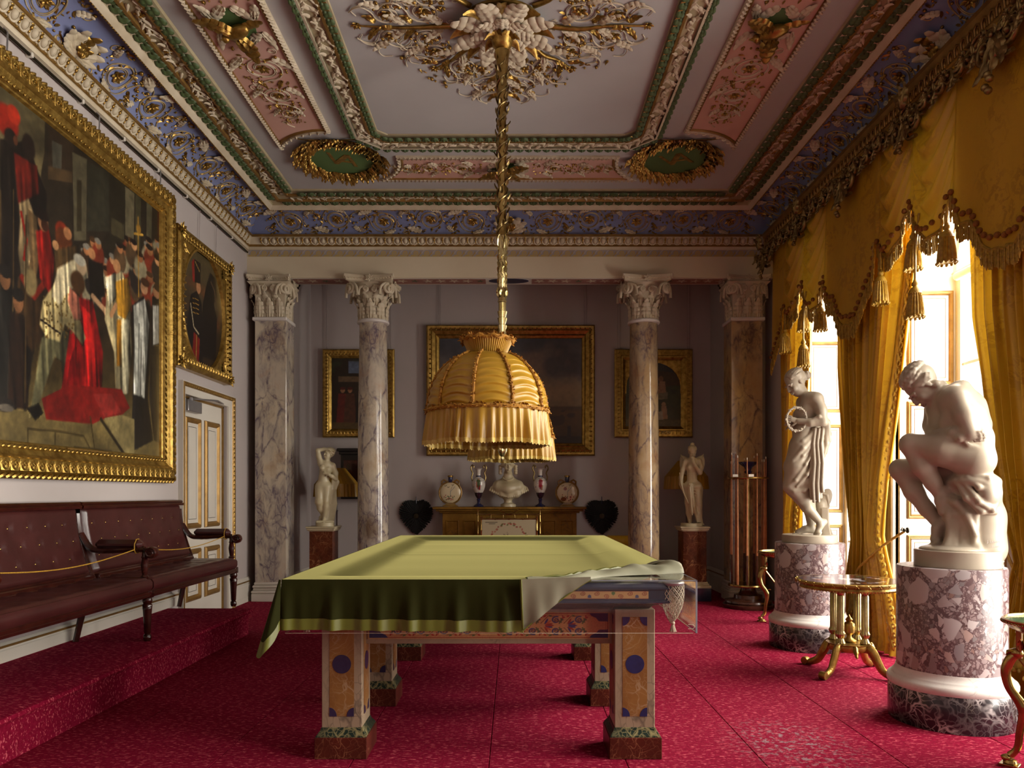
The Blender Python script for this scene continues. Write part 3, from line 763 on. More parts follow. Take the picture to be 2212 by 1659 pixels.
for side in ('left', 'back', 'right'):
    cv_ = trim(run(cov, side), m_blue, ang=60)
    # scrolls, rosettes, leaves on the cove
    ctr = 5.66 if side != 'back' else -.04
    lo, hi = (Y0, 9.1) if side != 'back' else (XL+.45, XR-.45)
    SM = {'left': FR((XL, 0, 0), (0, 1, 0), (1, 0, 0), (0, 0, 1)), 'right': FR((XR, 0, 0), (0, 1, 0), (-1, 0, 0), (0, 0, 1)), 'back': FR((0, YE, 0), (1, 0, 0), (0, -1, 0), (0, 0, 1))}[side]
    for k in range(-8, 9):
        if k == 0: continue
        t = ctr+(abs(k)*.59-.18+(.06 if abs(k) == 1 else 0))*(1 if k > 0 else -1)
        if t < lo-.1 or t > hi: continue
        up = k % 2 == 0; F = SM @ T(t, 0, 0) @ SCL(1 if k > 0 else -1, 1, 1)
        for nm, me in COVE[up]: obj(nm, me, None, cv_, F, kind='stuff' if nm == 'gilt_buds' else None)
    F = SM @ T(ctr, 0, 0)
    for nm, me in SHELL: obj(nm, me, None, cv_, F)
    # cornice below the cove
    if side != 'right':
        c = trim(run([(.0, 4.50), (.03, 4.50), (.035, 4.53), (.045, 4.535), (.045, 4.555), (.05, 4.56), (.085, 4.64), (.10, 4.645), (.10, 4.67), (.07, 4.675)], side), m_white, ang=25)
        obj('gold_fillet', run([(.098, 4.643), (.106, 4.645), (.106, 4.672), (.068, 4.68)], side), m_goldp, c, ang=25)
        obj('gold_fillet', run([(.044, 4.533), (.052, 4.536), (.052, 4.556), (.05, 4.562)], side), m_goldp, c, ang=25)
        a, b = rng[side]; n = int((b-a)/.105)
        for k in range(n+1):
            t = b-.105*k+ (.05 if side == 'left' else 0)
            obj('egg', me_egg, None, c, frame_at(side, t, .066, 4.602, 'tilt'))
            obj('dart', me_dart, None, c, frame_at(side, t-.0525, .07, 4.6, 'tilt'))
        for k in range(2*n):
            if k % 2 == 0: obj('bead', me_bead, None, c, frame_at(side, b-.0525*k, .05, 4.546, 'wall') @ SCL(1.5, .8, .8))
    # ceiling border
    bd = trim(run([(.42, 4.86), (.43, 4.885), (.47, 4.88), (.485, 4.895), (.49, 4.91), (.565, 4.925), (.57, 4.915), (.59, 4.91), (.60, 4.925), (.72, 4.925), (.725, 4.91), (.745, 4.912), (.75, 4.925), (.82, 4.935), (.835, 4.951)], side), m_stone, ang=25)
    obj('bead_roll', run([(.415, 4.90), (.418, 4.862), (.44, 4.85), (.456, 4.862), (.47, 4.875), (.483, 4.892)], side), m_white, bd)
    obj('gold_fillet', run([(.562, 4.918), (.566, 4.898), (.594, 4.898), (.602, 4.92)], side), m_goldp, bd, ang=25)
    obj('gold_fillet', run([(.716, 4.922), (.722, 4.898), (.75, 4.9), (.756, 4.922)], side), m_goldp, bd, ang=25)
    a, b = rng[side]
    L_, H_ = (a, YE-.55) if side != 'back' else (XL+.55, XR-.55)
    for row, (o, sgn) in enumerate(((.575, -1), (.735, 1))):
        e = (o if row == 0 else o+.05)-.5
        n = int((H_-L_-2*e*.5)/.115)
        for k in range(n):
            t = (H_-e)-.115*(k+.5)
            if side == 'back' and t < XL+.55+e: break
            F = frame_at(side, t, o, 4.918, 'down') @ (RZ(PI) if sgn < 0 else RZ(0))
            obj('green_leaf', me_gl, None, bd, F); obj('leaf_tip', me_gt, None, bd, F @ T(.0575, .02, .004))
    if side == 'left':
        vg = [tube(bez([(-.22, -.03, .004), (-.11, .035, .006), (0, 0, .008), (.11, -.035, .006), (.22, -.03, .004)], 6), .007, 5)]
        for q in range(12):
            x = -.2+.4*q/11; vg.append(xf(leaf(.075, .042, 2, .5, .3, 5, 6), T(x, .03*math.sin(q*2.3), .006) @ RZ((.9 if q % 2 else 2.4)+.4*math.sin(q))))
        me_vine = mesh('vine', join(*vg), m_white); me_fl = mesh('vine_flower', rosette(.048, 5, .6), m_gold)
    n = int((H_-L_)/.44)
    for k in range(n):
        t = H_-.2-.44*(k+.5)
        F = frame_at(side, t, .66, 4.924, 'down')
        obj('vine', me_vine, None, bd, F @ (RZ(PI) if k % 2 else RZ(0))); obj('vine_flower', me_fl, None, bd, F @ T(.0, .0, .006))
        obj('vine_flower', me_fl, None, bd, F @ T(.21, -.01, .0) @ SCL(.55, .55, .6))
    gb = []
    for k in range(int((H_-L_+.4)/.03)):
        t = H_+.12-.03*k; p = corner_pt(side, t, .432, 4.856)
        if side == 'back' and t < XL+.44: break
        gb.append(sphere(.011, p, 5, 4, (1, 1, 1.1)))
    obj('gilt_pearls', join(*gb), m_gold, bd, kind='stuff')
# gilded pelmet cornice along the window wall
pel = trim(run([(0, 4.36), (.15, 4.36), (.155, 4.40), (.175, 4.41), (.175, 4.47), (.185, 4.48), (.19, 4.56), (.215, 4.60), (.215, 4.635), (.205, 4.64), (.10, 4.68), (0, 4.69)], 'right'), m_goldp, ang=25)
me_arc = mesh('arcade_tongue', join(tube([(-.03, -.035, .003), (-.03, .02, .008), (0, .04, .012), (.03, .02, .008), (.03, -.035, .003)], .008, 5), sphere(.016, (0, -.01, .004), 8, 5, (.8, 1.6, .6))), m_goldp)
for k in range(70):
    t = 9.28-.077*k
    if t < Y0: break
    obj('arcade_tongue', me_arc, None, pel, frame_at('right', t, .188, 4.52, 'wall'))
    obj('bead', me_bead, None, pel, frame_at('right', t, .176, 4.44, 'wall') @ SCL(1.3, 1.3, 1.3))
# painted Vitruvian scroll band on the entablature
cv = Canvas(30, 20, '#9a9292', 5); cv.put(np.ones_like(cv.X)*0, '#9a9292')
cv.poly([(0, 0), (1.5, 0), (1.5, .16), (0, .16)], '#a8987a')
p = [(.75+.36*(1-i/26)*math.cos(4.2-i*.36), .52+.34*(1-i/26)*math.sin(4.2-i*.36)) for i in range(22)]
cv.line([(0, .22), (.2, .2), (.45, .22)]+p, .085, '#b59a5e'); cv.line([(.1, .1), (.5, .12), (.95, .2), (1.4, .5)], .07, '#b59a5e')
cv.line([(1.0, .1), (1.25, .45), (1.35, .75)], .06, '#a8884a'); cv.line([(.05, .5), (.25, .85), (.45, .95)], .05, '#b5aeac')
me_vit = painted('painted_scroll', cv, lambda u, v: (u*.139, 0*u, v*.085), m_paintm, 'mesh')
ent = trim(box(XL+.0, XR-.0, YE-.004, YE, 4.42, 4.5), m_white)
for k in range(48): obj('painted_scroll', me_vit, None, ent, T(XL+.02+.139*k, YE-.0055, 4.418))
# painted soffit of the beam
sof = trim(box(XL, XR, YE+.02, 9.84, 4.146, 4.152), m_wpaint, smooth=False)
obj('painted_panel', box(-1.55, -.36, YE+.05, 9.81, 4.143, 4.147), m_rosep, sof, smooth=False)
obj('painted_panel', box(.24, 1.45, YE+.05, 9.81, 4.143, 4.147), m_rosep, sof, smooth=False)
obj('painted_panel', box(-2.85, -2.1, YE+.05, 9.81, 4.143, 4.147), m_rosep, sof, smooth=False)
obj('painted_panel', box(1.95, 2.7, YE+.05, 9.81, 4.143, 4.147), m_rosep, sof, smooth=False)
obj('painted_roundel', xf(prism([(.26*math.cos(a), .11*math.sin(a)) for a in np.linspace(0, 2*PI, 25)[:-1]], 0, .004), T(-.06, 9.68, 4.142)), m_lapisd, sof)
me_sg = mesh('painted_sprig', join(*[xf(leaf(.09, .045, 3, .02, .02, 5), RZ(a)) for a in (0, 1.2, -1.2, 2.5, -2.5)]), m_white)
me_sg2 = mesh('painted_sprig', join(*[xf(leaf(.07, .035, 3, .02, .02, 5), RZ(a)) for a in (0, 1.2, -1.2, 2.5, -2.5)]), m_green_t)
for x in list(np.arange(-1.45, -.4, .17))+list(np.arange(.34, 1.4, .17))+list(np.arange(-2.78, -2.1, .17))+list(np.arange(2.02, 2.7, .17)):
    obj('painted_sprig', me_sg2 if int(abs(x)*10) % 4 == 0 else me_sg, None, sof, FR((x, 9.68, 4.1425), (1, 0, 0), (0, -1, 0), (0, 0, -1)) @ SCL(.8, .8, .1) @ RZ(x*9))

# ---- ceiling: octagonal frame, panels, medallions, rose (all parts of the ceiling)
CX, CY = -.07, 5.66
def DN(x, y, z=ZC): return FR((x, y, z), (1, 0, 0), (0, -1, 0), (0, 0, -1))
def octo(hw, hl, c): return [(-hw, -hl+c), (-hw+c, -hl), (hw-c, -hl), (hw, -hl+c), (hw, hl-c), (hw-c, hl), (-hw+c, hl), (-hw, hl-c)]
oc = octo(1.56, 2.02, .26)
of = obj('octagonal_frame', mould(oc, [(0, 0), (.012, .02), (.055, .03), (.06, .045), (.085, .05), (.09, .03), (.20, .03), (.205, .045), (.23, .045), (.235, .02), (.29, .012), (.295, 0)]), m_stone, ceiling, DN(CX, CY), ang=25)
obj('gold_fillet', mould(oc, [(.058, .03), (.062, .05), (.084, .054), (.09, .03)]), m_white, of, ang=25)
obj('gold_fillet', mould(oc, [(.202, .03), (.206, .05), (.228, .05), (.235, .02)]), m_goldp, of, ang=25)
me_gl2 = mesh('green_leaf', leaf(.072, .12, 2, .25, .2, 7, 9), m_green)
me_gt2 = mesh('gilt_tip', leaf(.055, .03, 1, .5, .3, 5, 5), m_gold)
def along(poly, inset, step, fn):
    q = polyoff(poly, inset)
    for i in range(len(q)):
        a, b = Vector(q[i]), Vector(q[(i+1) % len(q)]); L = (b-a).length; n = max(1, int(round(L/step))); ang = math.atan2((b-a).y, (b-a).x)
        for k in range(n):
            c = a+(b-a)*((k+.5)/n); fn(c, ang, k)
def vis(c): return CY-c.y > 4.4      # local y runs toward the viewer
def f1(c, a, k):
    if CY-c[1] > 5.15: obj('green_leaf', me_gl2, None, of, T(c[0], c[1], .03) @ RZ(a)); obj('gilt_tip', me_gt2, None, of, T(c[0], c[1], .034) @ RZ(a) @ T(.045, .01, 0))
along(oc, .225, .09, f1)
def f2(c, a, k):
    if CY-c[1] > 5.15: obj('green_leaf', me_gl2, None, of, T(c[0], c[1], .034) @ RZ(a+PI) @ SCL(1, .8, 1))
along(oc, .068, .09, f2)
me_vine2 = mesh('vine', join(*[xf(leaf(.075, .05, 2, .5, .3, 5, 6), T(-.11+.044*q, .028*math.sin(q*2.3), .004) @ RZ((.9 if q % 2 else 2.4)+.5*math.sin(q*3))) for q in range(6)],
    tube(bez([(-.13, -.03, .004), (-.06, .03, .006), (.0, 0, .006), (.06, -.03, .006), (.13, .03, .004)], 5), .006, 5), sphere(.018, (0, 0, .01), 8, 5)), m_white)
def f3(c, a, k):
    if CY-c[1] > 5.1: obj('vine', me_vine2, None, of, T(c[0], c[1], .03) @ RZ(a+(PI if k % 2 else 0)))
along(oc, .147, .24, f3)
# pink panels: outlines end in arcs round the corner medallions
MED = [(-1.84, 7.93), (1.72, 7.93)]
def arcpts(c, p, q, n=9):
    a0 = math.atan2(p[1]-c[1], p[0]-c[0]); a1 = math.atan2(q[1]-c[1], q[0]-c[0]); r = .6
    while a1-a0 > PI: a1 -= 2*PI
    while a1-a0 < -PI: a1 += 2*PI
    return [(c[0]+r*math.cos(a0+(a1-a0)*i/n), c[1]+r*math.sin(a0+(a1-a0)*i/n)) for i in range(n+1)]
def mir(P): return [(x, 2*CY-y) for x, y in reversed(P)]
pl = arcpts(MED[0], (-1.80, 7.33), (-2.39, 7.69)); pl = [(-1.80, pl[0][1])]+pl[1:-1]+[(-2.39, pl[-1][1])]
PANL = pl+mir(pl)
PANR = [(2*CX-.05-x if False else -.12-x, y) for x, y in reversed(PANL)]
fl_ = arcpts(MED[0], (-1.52, 8.45), (-1.26, 7.86)); fr_ = arcpts(MED[1], (1.14, 7.86), (1.40, 8.45))
PANF = fl_+fr_
def ccw(P):
    a = sum(x0*y1-x1*y0 for (x0, y0), (x1, y1) in zip(P, P[1:]+P[:1])); return P if a > 0 else list(reversed(P))
def inset(P, d):
    """inset for mildly concave outlines"""
    n = len(P); out = []
    for i in range(n):
        p0, p1, p2 = Vector(P[i-1]), Vector(P[i]), Vector(P[(i+1) % n]); e1 = (p1-p0).normalized(); e2 = (p2-p1).normalized()
        n1 = Vector((-e1.y, e1.x)); n2 = Vector((-e2.y, e2.x)); b = n1+n2
        b = b/max(b.length_squared, .6)*2; out.append((p1.x+b.x*d, p1.y+b.y*d))
    return out
def panel(P, c, ax):
    """ax 0: long axis x, 1: long axis y"""
    Pl = ccw([(x-c[0], -(y-c[1])) for x, y in P])
    def ml(prof): return loops([[(x, y, h) for x, y in inset(Pl, d)] for d, h in prof])
    inn = inset(Pl, .05)
    g = prism(inn, 0, .006)
    pn = obj('pink_panel', g, m_pink, ceiling, DN(*c), smooth=False)
    obj('rope_moulding', ml([(.0, 0), (.0, .018), (.012, .03), (.026, .03), (.034, .018), (.036, .0)]), m_white, pn, ang=30)
    obj('gold_fillet', ml([(.034, .0), (.036, .02), (.048, .024), (.058, .016), (.062, .005)]), m_goldp, pn, ang=30)
    A = RZ(0) if ax == 0 else RZ(PI/2)
    q = inset(Pl, .017); tot = []
    for i in range(len(q)):      # rope twists
        a, b = Vector(q[i]), Vector(q[(i+1) % len(q)]); L = (b-a).length; n = max(1, int(L/.045)); an = math.atan2((b-a).y, (b-a).x)
        for k in range(n):
            cc = a+(b-a)*((k+.5)/n); tot.append(xf(tube([(-.012, -.016, 0), (0, 0, .008), (.012, .016, 0)], .009, 4), T(cc.x, cc.y, .028) @ RZ(an)))
    obj('rope_twist', join(*tot), m_white, pn, kind='stuff')
    ro = obj('bird_roundel', xf(prism([(.2*math.cos(a), .13*math.sin(a)) for a in np.linspace(0, 2*PI, 29)[:-1]], 0, .012), A), m_mgreen, pn)
    obj('bird', me_bird, None, pn, A @ T(0, 0, .012) @ RZ(.5) @ SCL(1.15, 1.15, 1.2))
    for sx in (-1, 1):
        for sy in (-1, 1):
            obj('acanthus_leaf', me_leafc, None, pn, A @ T(sx*.22, sy*.03, .006) @ RZ(sx*sy*(.9) + (0 if sy > 0 else PI)))
            obj('acanthus_leaf', me_leafc, None, pn, A @ T(sx*.08, sy*.16, .006) @ RZ((-PI/2 if sx > 0 else PI/2)+sx*sy*.3) @ SCL(.8, 1.05, 1))
        for q, (d, r) in enumerate(((.58, .17), (1.0, .14), (1.32, .09)) if ax else ((.5, .12), (.86, .1), (1.12, .07))):
            s = 1 if (q+(sx > 0)) % 2 else -1; B = A @ T(sx*d, 0, .006)
            obj('scroll_stem', me_scr[s], None, pn, B @ SCL(r/.165*sx, r/.165, 1.2))
            obj('rosette', me_ros, None, pn, B @ SCL(r/.15, r/.15, 1) @ RZ(q))
            for sy in (-1, 1):
                obj('acanthus_leaf', me_leafc, None, pn, B @ T(-sx*r*.95, sy*r*.75, .0) @ RZ(-sx*PI/2+sx*sy*.75) @ SCL(r/.19, r/.15, 1))
                obj('gilt_leaf', me_leafg, None, pn, B @ T(sx*r*1.05, sy*r*.6, 0) @ RZ(-sx*PI/2-sx*sy*.5) @ SCL(r/.22, r/.2, 1))
            obj('gilt_buds', me_buds[q % 2], None, pn, B @ SCL(r/.165, r/.165, 1), kind='stuff')
    return pn
panel(PANL, (-2.10, CY), 1); panel(PANR, (1.98, CY), 1); panel(PANF, (-.06, 8.15), 0)
# corner medallions with wreaths and monograms
me_wl = [mesh('wreath_leaf', leaf(.10, .06, 3, .55, .3, 5, 10), m) for m in (m_gold, m_gframe)]
def text_geo(s, size, ext=.004):
    cu = bpy.data.curves.new('letters', 'FONT'); cu.body = s; cu.size = size; cu.extrude = ext; cu.align_x = 'CENTER'; cu.align_y = 'CENTER'; cu.resolution_u = 3
    o = bpy.data.objects.new('letters', cu); COL.objects.link(o); dg = bpy.context.evaluated_depsgraph_get()
    me = o.evaluated_get(dg).to_mesh(); g = ([tuple(v.co) for v in me.vertices], [tuple(p.vertices) for p in me.polygons])
    bpy.data.objects.remove(o); bpy.data.curves.remove(cu); return g
for mi, (mx, my) in enumerate(MED):
    md = obj('medallion', lathe([(.36, 0), (.36, .012), (.001, .014)], 40), m_mgreen, ceiling, DN(mx, my))
    r_ = random.Random(mi+5)
    for k in range(220):
        a = 2*PI*k/73; rad = .345+.10*(k % 3)/2+r_.uniform(-.012, .012)
        obj('wreath_leaf', me_wl[k % 2], None, md, T(rad*math.cos(a), rad*math.sin(a), .012) @ RZ(a+r_.uniform(-.5, .5)+ (0 if k % 2 else -PI/2)) @ RX(.35) @ SCL(1, 1, 1.2))
    obj('wreath_core', tube([(.405*math.cos(a), .405*math.sin(a), .012) for a in np.linspace(0, 2*PI, 41)[:-1]], .038, 8, closed=True, flat=.7), m_gilt, md)
    obj('ribbon', join(tube(bez([(.1, .43, .01), (.2, .47, .025), (.28, .44, .01), (.33, .48, .02), (.42, .46, .01)], 6), .014, 5, flat=.3), tube(bez([(-.1, .43, .01), (-.2, .47, .025), (-.26, .44, .01), (-.34, .49, .02)], 6), .014, 5, flat=.3)), m_gold, md)
    if mi == 0: g = join(xf(text_geo('V', .36), T(-.05, .0, 0)), xf(text_geo('A', .36), T(.07, -.0, .001)))
    else: g = join(xf(text_geo('V', .36), T(-.05, .0, 0)), xf(text_geo('A', .36), T(.07, -.0, .001)))
    obj('monogram', xf(g, T(0, 0, .014) @ RZ(.3 if mi else -.3)), m_gframe, md, smooth=False)
# ceiling rose
ro = obj('ceiling_rose', lathe([(.30, 0), (.30, .02), (.2, .04), (.12, .05), (.12, .09), (.085, .12), (.075, .16), (.05, .19), (.001, .2)], 24), m_gold, ceiling, DN(CX-.015, CY))
me_rl = mesh('acanthus_leaf', leaf(.37, .25, 6, .28, .16, 11, 31), m_white)
me_rg = mesh('gilt_shell', leaf(.33, .13, 1, .45, .3, 7, 9), m_gold)
for k in range(8):
    a = PI*k/4+PI/8; obj('acanthus_leaf', me_rl, None, ro, RZ(a) @ T(0, .05, .045)); obj('gilt_shell', me_rg, None, ro, RZ(a+PI/8) @ T(0, .08, .028)); obj('acanthus_leaf', me_rl, None, ro, RZ(a+PI/8) @ T(0, .03, .075) @ SCL(.62, .6, .8))
for k in range(6): obj('gilt_petal', me_rg, None, ro, RZ(PI*k/3) @ T(0, .02, .1) @ SCL(.75, .42, .8))
me_stem = mesh('stem', tube(bez([(0, 0, .01), (.012, .16, .03), (-.01, .3, .02), (0, .48, .012)], 6), [.022-.016*i/18 for i in range(19)], 6), m_gold)
me_ab = [mesh('gilt_buds', budset(.30, .26, 54, .0125, 20+k), m_gold) for k in range(3)]
me_tend = mesh('tendril', join(*[tube(bez([(0, 0, .004), (.05*s, .08, .01), (.13*s, .1, .006), (.17*s, .04, .005)], 5), .0045, 4) for s in (1, -1)], spir(.05, 1.3, 1, .004)), m_white)
for k in range(8):
    a = PI*k/4; L = (1.16, .86)[k % 2] if k % 4 != 0 else 1.18
    A = RZ(a)
    obj('stem', me_stem, None, ro, A @ T(0, .33, 0) @ SCL(1, (L-.4)/.48, 1))
    for s in (-1, 1):
        for q, (d, off, r) in enumerate(((.58, .16, .125), (.86, .13, .1)) if k % 2 == 0 else ((.62, .15, .12),)):
            B = A @ T(s*off, d, .005)
            obj('scroll_stem', me_scr[s], None, ro, B @ RZ(PI/2) @ SCL(r/.165, r/.165, 1.4)); obj('rosette', me_ros, None, ro, B @ T(0, 0, .006) @ SCL(1.1, 1.1, 1.2) @ RZ(k+q))
            obj('acanthus_leaf', me_leafc, None, ro, A @ T(s*.03, d-.12, .005) @ RZ(-s*.75) @ SCL(.85, 1.0, 1.2))
            obj('acanthus_leaf', me_leafc, None, ro, A @ T(s*(off+r*.8), d+.04, .005) @ RZ(-s*.5) @ SCL(.7, .8, 1.1))
            obj('gilt_leaf', me_leafg, None, ro, A @ T(s*.04, d+.1, .006) @ RZ(-s*.9) @ SCL(1, 1, 1.2))
            obj('tendril', me_tend, None, ro, A @ T(s*(off+.1), d+.1, .004) @ RZ(-s*.6))
    obj('gilt_buds', me_ab[k % 3], None, ro, A @ T(0, .7, .004), kind='stuff')
    obj('rosette', me_ros, None, ro, A @ T(0, L-.05, .006) @ SCL(.8, .8, 1)); obj('gilt_leaf', me_leafg, None, ro, A @ T(0, L*.72, .02) @ SCL(.9, .9, 1.4))
# ================================================================ columns and pilasters
me_cl = mesh('acanthus_leaf', leaf(.26, .15, 5, .55, .16, 9, 25), m_white)
me_cl2 = mesh('acanthus_leaf', leaf(.19, .12, 4, .7, .16, 7, 17), m_white)
def volute(r=.062):
    sp_ = spiral(1.75, r, r*.22, 30, 0, PI/2, 1)
    return join(tube(sp_, [.022-.010*i/30 for i in range(31)], 6, flat=1.0), xf(lathe([(r*.25, -.015), (r*.25, .022), (.001, .026)], 8), T(0, 0, 0)),
                tube(bez([(0, r, 0), (-.05, r*.9, 0), (-.10, r*.2, 0), (-.12, -.09, 0)], 6), [.021, ]*12+[.021]*7 if False else .019, 6))
me_vol = mesh('volute', volute(), m_white)
me_vol2 = mesh('volute', xf(volute(.04), SCL(.8, .9, .8)), m_white)
me_fleur = mesh('fleuron', rosette(.055, 6), m_white)
def abacus(hw, conc, z0, z1, e=0.0):
    def loop(w, z):
        P = []
        for k in range(4):
            a = k*PI/2; n = 9
            for i in range(n):
                s = -1+2*i/(n-1); x = w*s*.93; y = -w+conc*(1-s*s); y = y if abs(s) < 1 else -w*.97
                P.append((x*math.cos(a)-y*math.sin(a), x*math.sin(a)+y*math.cos(a), z))
        return P
    h = z1-z0
    g = loops([loop(hw-.05, z0), loop(hw-.02, z0+h*.15), loop(hw-.02, z0+h*.45), loop(hw, z0+h*.6), loop(hw, z1)])
    n = 36; return (g[0], g[1]+[tuple(range(n-1, -1, -1)), tuple(4*n+i for i in range(n))])
def clipy(g, ym):
    return g if ym is None else ([(x, min(y, ym), z) for x, y, z in g[0]], g[1])
def capital(par, z0, h=.56, r=.175, hw=.33, sq=False, ym=None):
    """ym: depth at which an engaged capital meets the wall behind it"""
    if sq: bell = loops([[(x*(w), y*(w), z0+z) for x, y in ((-1, -1), (1, -1), (1, 1), (-1, 1))] for w, z in ((r, 0), (r, .3), (r+.03, .42), (r+.08, .47))])
    else: bell = lathe([(r*.98, 0), (r*.96, .25), (r*1.12, .4), (r*1.45, .48)], 24, cz=z0)
    c = obj('capital', clipy(bell, ym), m_white, par)
    obj('abacus', clipy(abacus(hw, .07, z0+.475, z0+h), ym), m_white, c, ang=30)
    if sq: obj('necking', clipy(box(-r-.03, r+.03, -r-.03, r+.03, z0-.015, z0+.03, .008), ym), m_carr, c)
    else: obj('necking', lathe([(r, -.02), (r+.03, -.01), (r+.035, .005), (r+.028, .022), (r, .03)], 28, cz=z0), m_carr, c)
    def put(nm, me, M, reach=.05):
        if ym is None or M.translation.y < ym-reach: obj(nm, me, None, c, M)
    if sq:
        for side in range(4):
            R = RZ(side*PI/2)
            for x in (-r*.66, 0, r*.66): put('acanthus_leaf', me_cl, R @ T(x, -r-.005, z0+.02) @ RX(PI/2) @ SCL(.9, 1, .9), .06)
            for x in (-r*.33, r*.33): put('acanthus_leaf', me_cl2, R @ T(x, -r-.0, z0+.19) @ RX(PI/2) @ SCL(.9, .9, .9))
    else:
        for q in range(8):
            R = RZ(q*PI/4)
            obj('acanthus_leaf', me_cl, None, c, R @ T(0, -r*.97, z0+.02) @ RX(PI/2)); obj('acanthus_leaf', me_cl2, None, c, R @ RZ(PI/8) @ T(0, -r*.97, z0+.19) @ RX(PI/2))
    for q in range(4):
        R = RZ(q*PI/2)
        for s in (-1, 1):
            # corner volutes run out to the abacus corners, inner helices meet under the fleuron
            d = hw*.74 if not sq else hw*.70
            put('volute', me_vol, R @ T(s*d, -d-.02, z0+.385) @ RZ(s*.5) @ RX(PI/2) @ SCL(s, 1, 1))
            put('volute', me_vol2, R @ T(s*.05, -(r*1.15+.03 if not sq else r+.06), z0+.39) @ RX(PI/2) @ SCL(-s, 1, 1))
        put('fleuron', me_fleur, R @ T(0, -hw+.045, z0+.515) @ RX(PI/2))
        dd = []
        for i in range(17):
            s = -1+2*i/16; p = R @ Vector((hw*.88*s, -hw+.02+.07*(1-s*s), z0+.525))
            if ym is None or p.y < ym-.012: dd.append(xf(sphere(.013, (0, 0, 0), 6, 4, (.7, 1, 1.6)), T(*p) @ RZ(q*PI/2)))
        if dd: obj('egg_band', join(*dd), m_white, c, kind='stuff')
def column(x, y, label, mat):
    t = thing('column', label, 'column', (x, y, 0), 0, 'marble columns of the screen')
    sh = [(.205, .26), (.203, .5), (.201, 1.2), (.197, 1.9), (.19, 2.6), (.18, 3.3), (.177, 3.58), (.182, 3.61)]
    obj('shaft', lathe(sh, 40), mat, t)
    b = obj('base', join(box(-.28, .28, -.28, .28, 0, .1, .006), lathe([(.27, .1), (.285, .125), (.285, .145), (.265, .165), (.235, .17), (.228, .2), (.245, .21), (.25, .23), (.235, .25), (.21, .262)], 36)), m_carr, t)
    capital(t, 3.6)
    return t
column(-1.83, 9.71, 'round marble column with corinthian capital beside the dark wall cabinet', m_column3)
column(1.70, 9.71, 'round marble column with corinthian capital beside the marble winged figure', m_column2)
def pilaster(x, y, label, mat):
    t = thing('pilaster', label, 'pilaster', (x, y, 0), 0, 'marble pilasters of the screen')
    obj('shaft', box(-.2, .2, -.17, .176, .24, 3.6, .004), mat, t)
    obj('base', clipy(join(box(-.235, .235, -.21, .21, 0, .10, .004), *[box(-w, w, -w+.03, w-.03, z0, z1, .012) for w, z0, z1 in ((.24, .1, .14), (.222, .14, .17), (.228, .17, .205), (.212, .205, .245))]), .176), m_wpaint, t)
    capital(t, 3.6, r=.19, hw=.29, sq=True, ym=.176)
    return t
pilaster(-3.108, 9.69, 'square marble pilaster with white capital near the panelled door', m_column)
pilaster(2.99, 9.69, 'square marble pilaster with white capital behind the cue stand', m_column2)

# ================================================================ billiard table
TX, TY0, TY1, TW = -.115, 3.67, 7.52, 1.025
bt = thing('billiard_table', 'slate billiard table with inlaid marble legs and painted apron', 'billiard table', (TX, 0, 0))
def leg_part(x, y):
    o = obj('leg', box(-.105, .105, -.11, .11, .15, .775, .003), m_legf, bt, T(x, y, 0), smooth=False)
    for k, (hw, d) in enumerate(((.105, .11), (.11, .105), (.105, .11), (.11, .105))):
        R = RZ(k*PI/2) @ T(0, -d-.0005, 0)
        obj('inlay_panel', box(-.064, .064, -.0015, .002, .215, .735), m_legm, o, R, smooth=False)
        blue = m_lapis if x > 0 else m_lapisd
        obj('inlay_disc', xf(lathe([(.049, 0), (.049, .0015), (.001, .0016)], 28), T(0, -.0016, .488) @ RX(PI/2)), blue, o, R)
        for sx in (-1, 1):
            for zz, sz in ((.215, 1), (.735, -1)):
                q = [(0, 0)]+[(.038*math.cos(a), .046*math.sin(a)) for a in np.linspace(0, PI/2, 8)]
                obj('inlay_corner', xf(prism([(-sx*px+sx*.064, sz*pz+zz) for px, pz in q], 0, .0014), T(0, -.0016, 0) @ RX(PI/2)), blue, o, R, smooth=False)
    obj('leg_moulding', loops([[(sx*w, sy*(w+.005), z) for sx, sy in ((-1, -1), (1, -1), (1, 1), (-1, 1))] for w, z in ((.132, .108), (.13, .118), (.112, .142), (.108, .155), (.104, .158))]), m_verde, o, smooth=False)
    obj('leg_plinth', box(-.136, .136, -.141, .141, 0, .112, .003), m_rosso, o, smooth=False)
    return o
LY = (4.0, 4.96, 6.28, 7.24)
for y in LY:
    leg_part(-.782, y); leg_part(.75, y)
# apron with painted panels
obj('apron', join(box(-.86, .83, 3.99, 4.06, .575, .78), box(-.86, .83, 7.18, 7.25, .575, .78), box(-.86, -.79, 3.99, 7.25, .575, .78), box(.76, .83, 3.99, 7.25, .575, .78)), m_legf, bt, smooth=False)
PW = Canvas(440, 60, '#a8865a', 3); A_ = PW.asp
PW.poly([(.05, .05), (A_-.05, .05), (A_-.05, .95), (.05, .95)], '#8a3a26'); PW.poly([(.075, .08), (A_-.075, .08), (A_-.075, .92), (.075, .92)], '#b8925e')
PW.poly([(.11, .12), (A_-.11, .12), (A_-.11, .88), (.11, .88)], '#8a3a26'); PW.poly([(.125, .14), (A_-.125, .14), (A_-.125, .86), (.125, .86)], '#b8925e')
for sx in (0, 1):
    for sy in (0, 1):
        fx = lambda x: A_-x if sx else x
        fy = lambda y: 1-y if sy else y
        PW.poly([(fx(.05), fy(.05)), (fx(.62), fy(.05)), (fx(.55), fy(.16)), (fx(.42), fy(.22)), (fx(.34), fy(.34)), (fx(.05), fy(.36))], '#262e56')
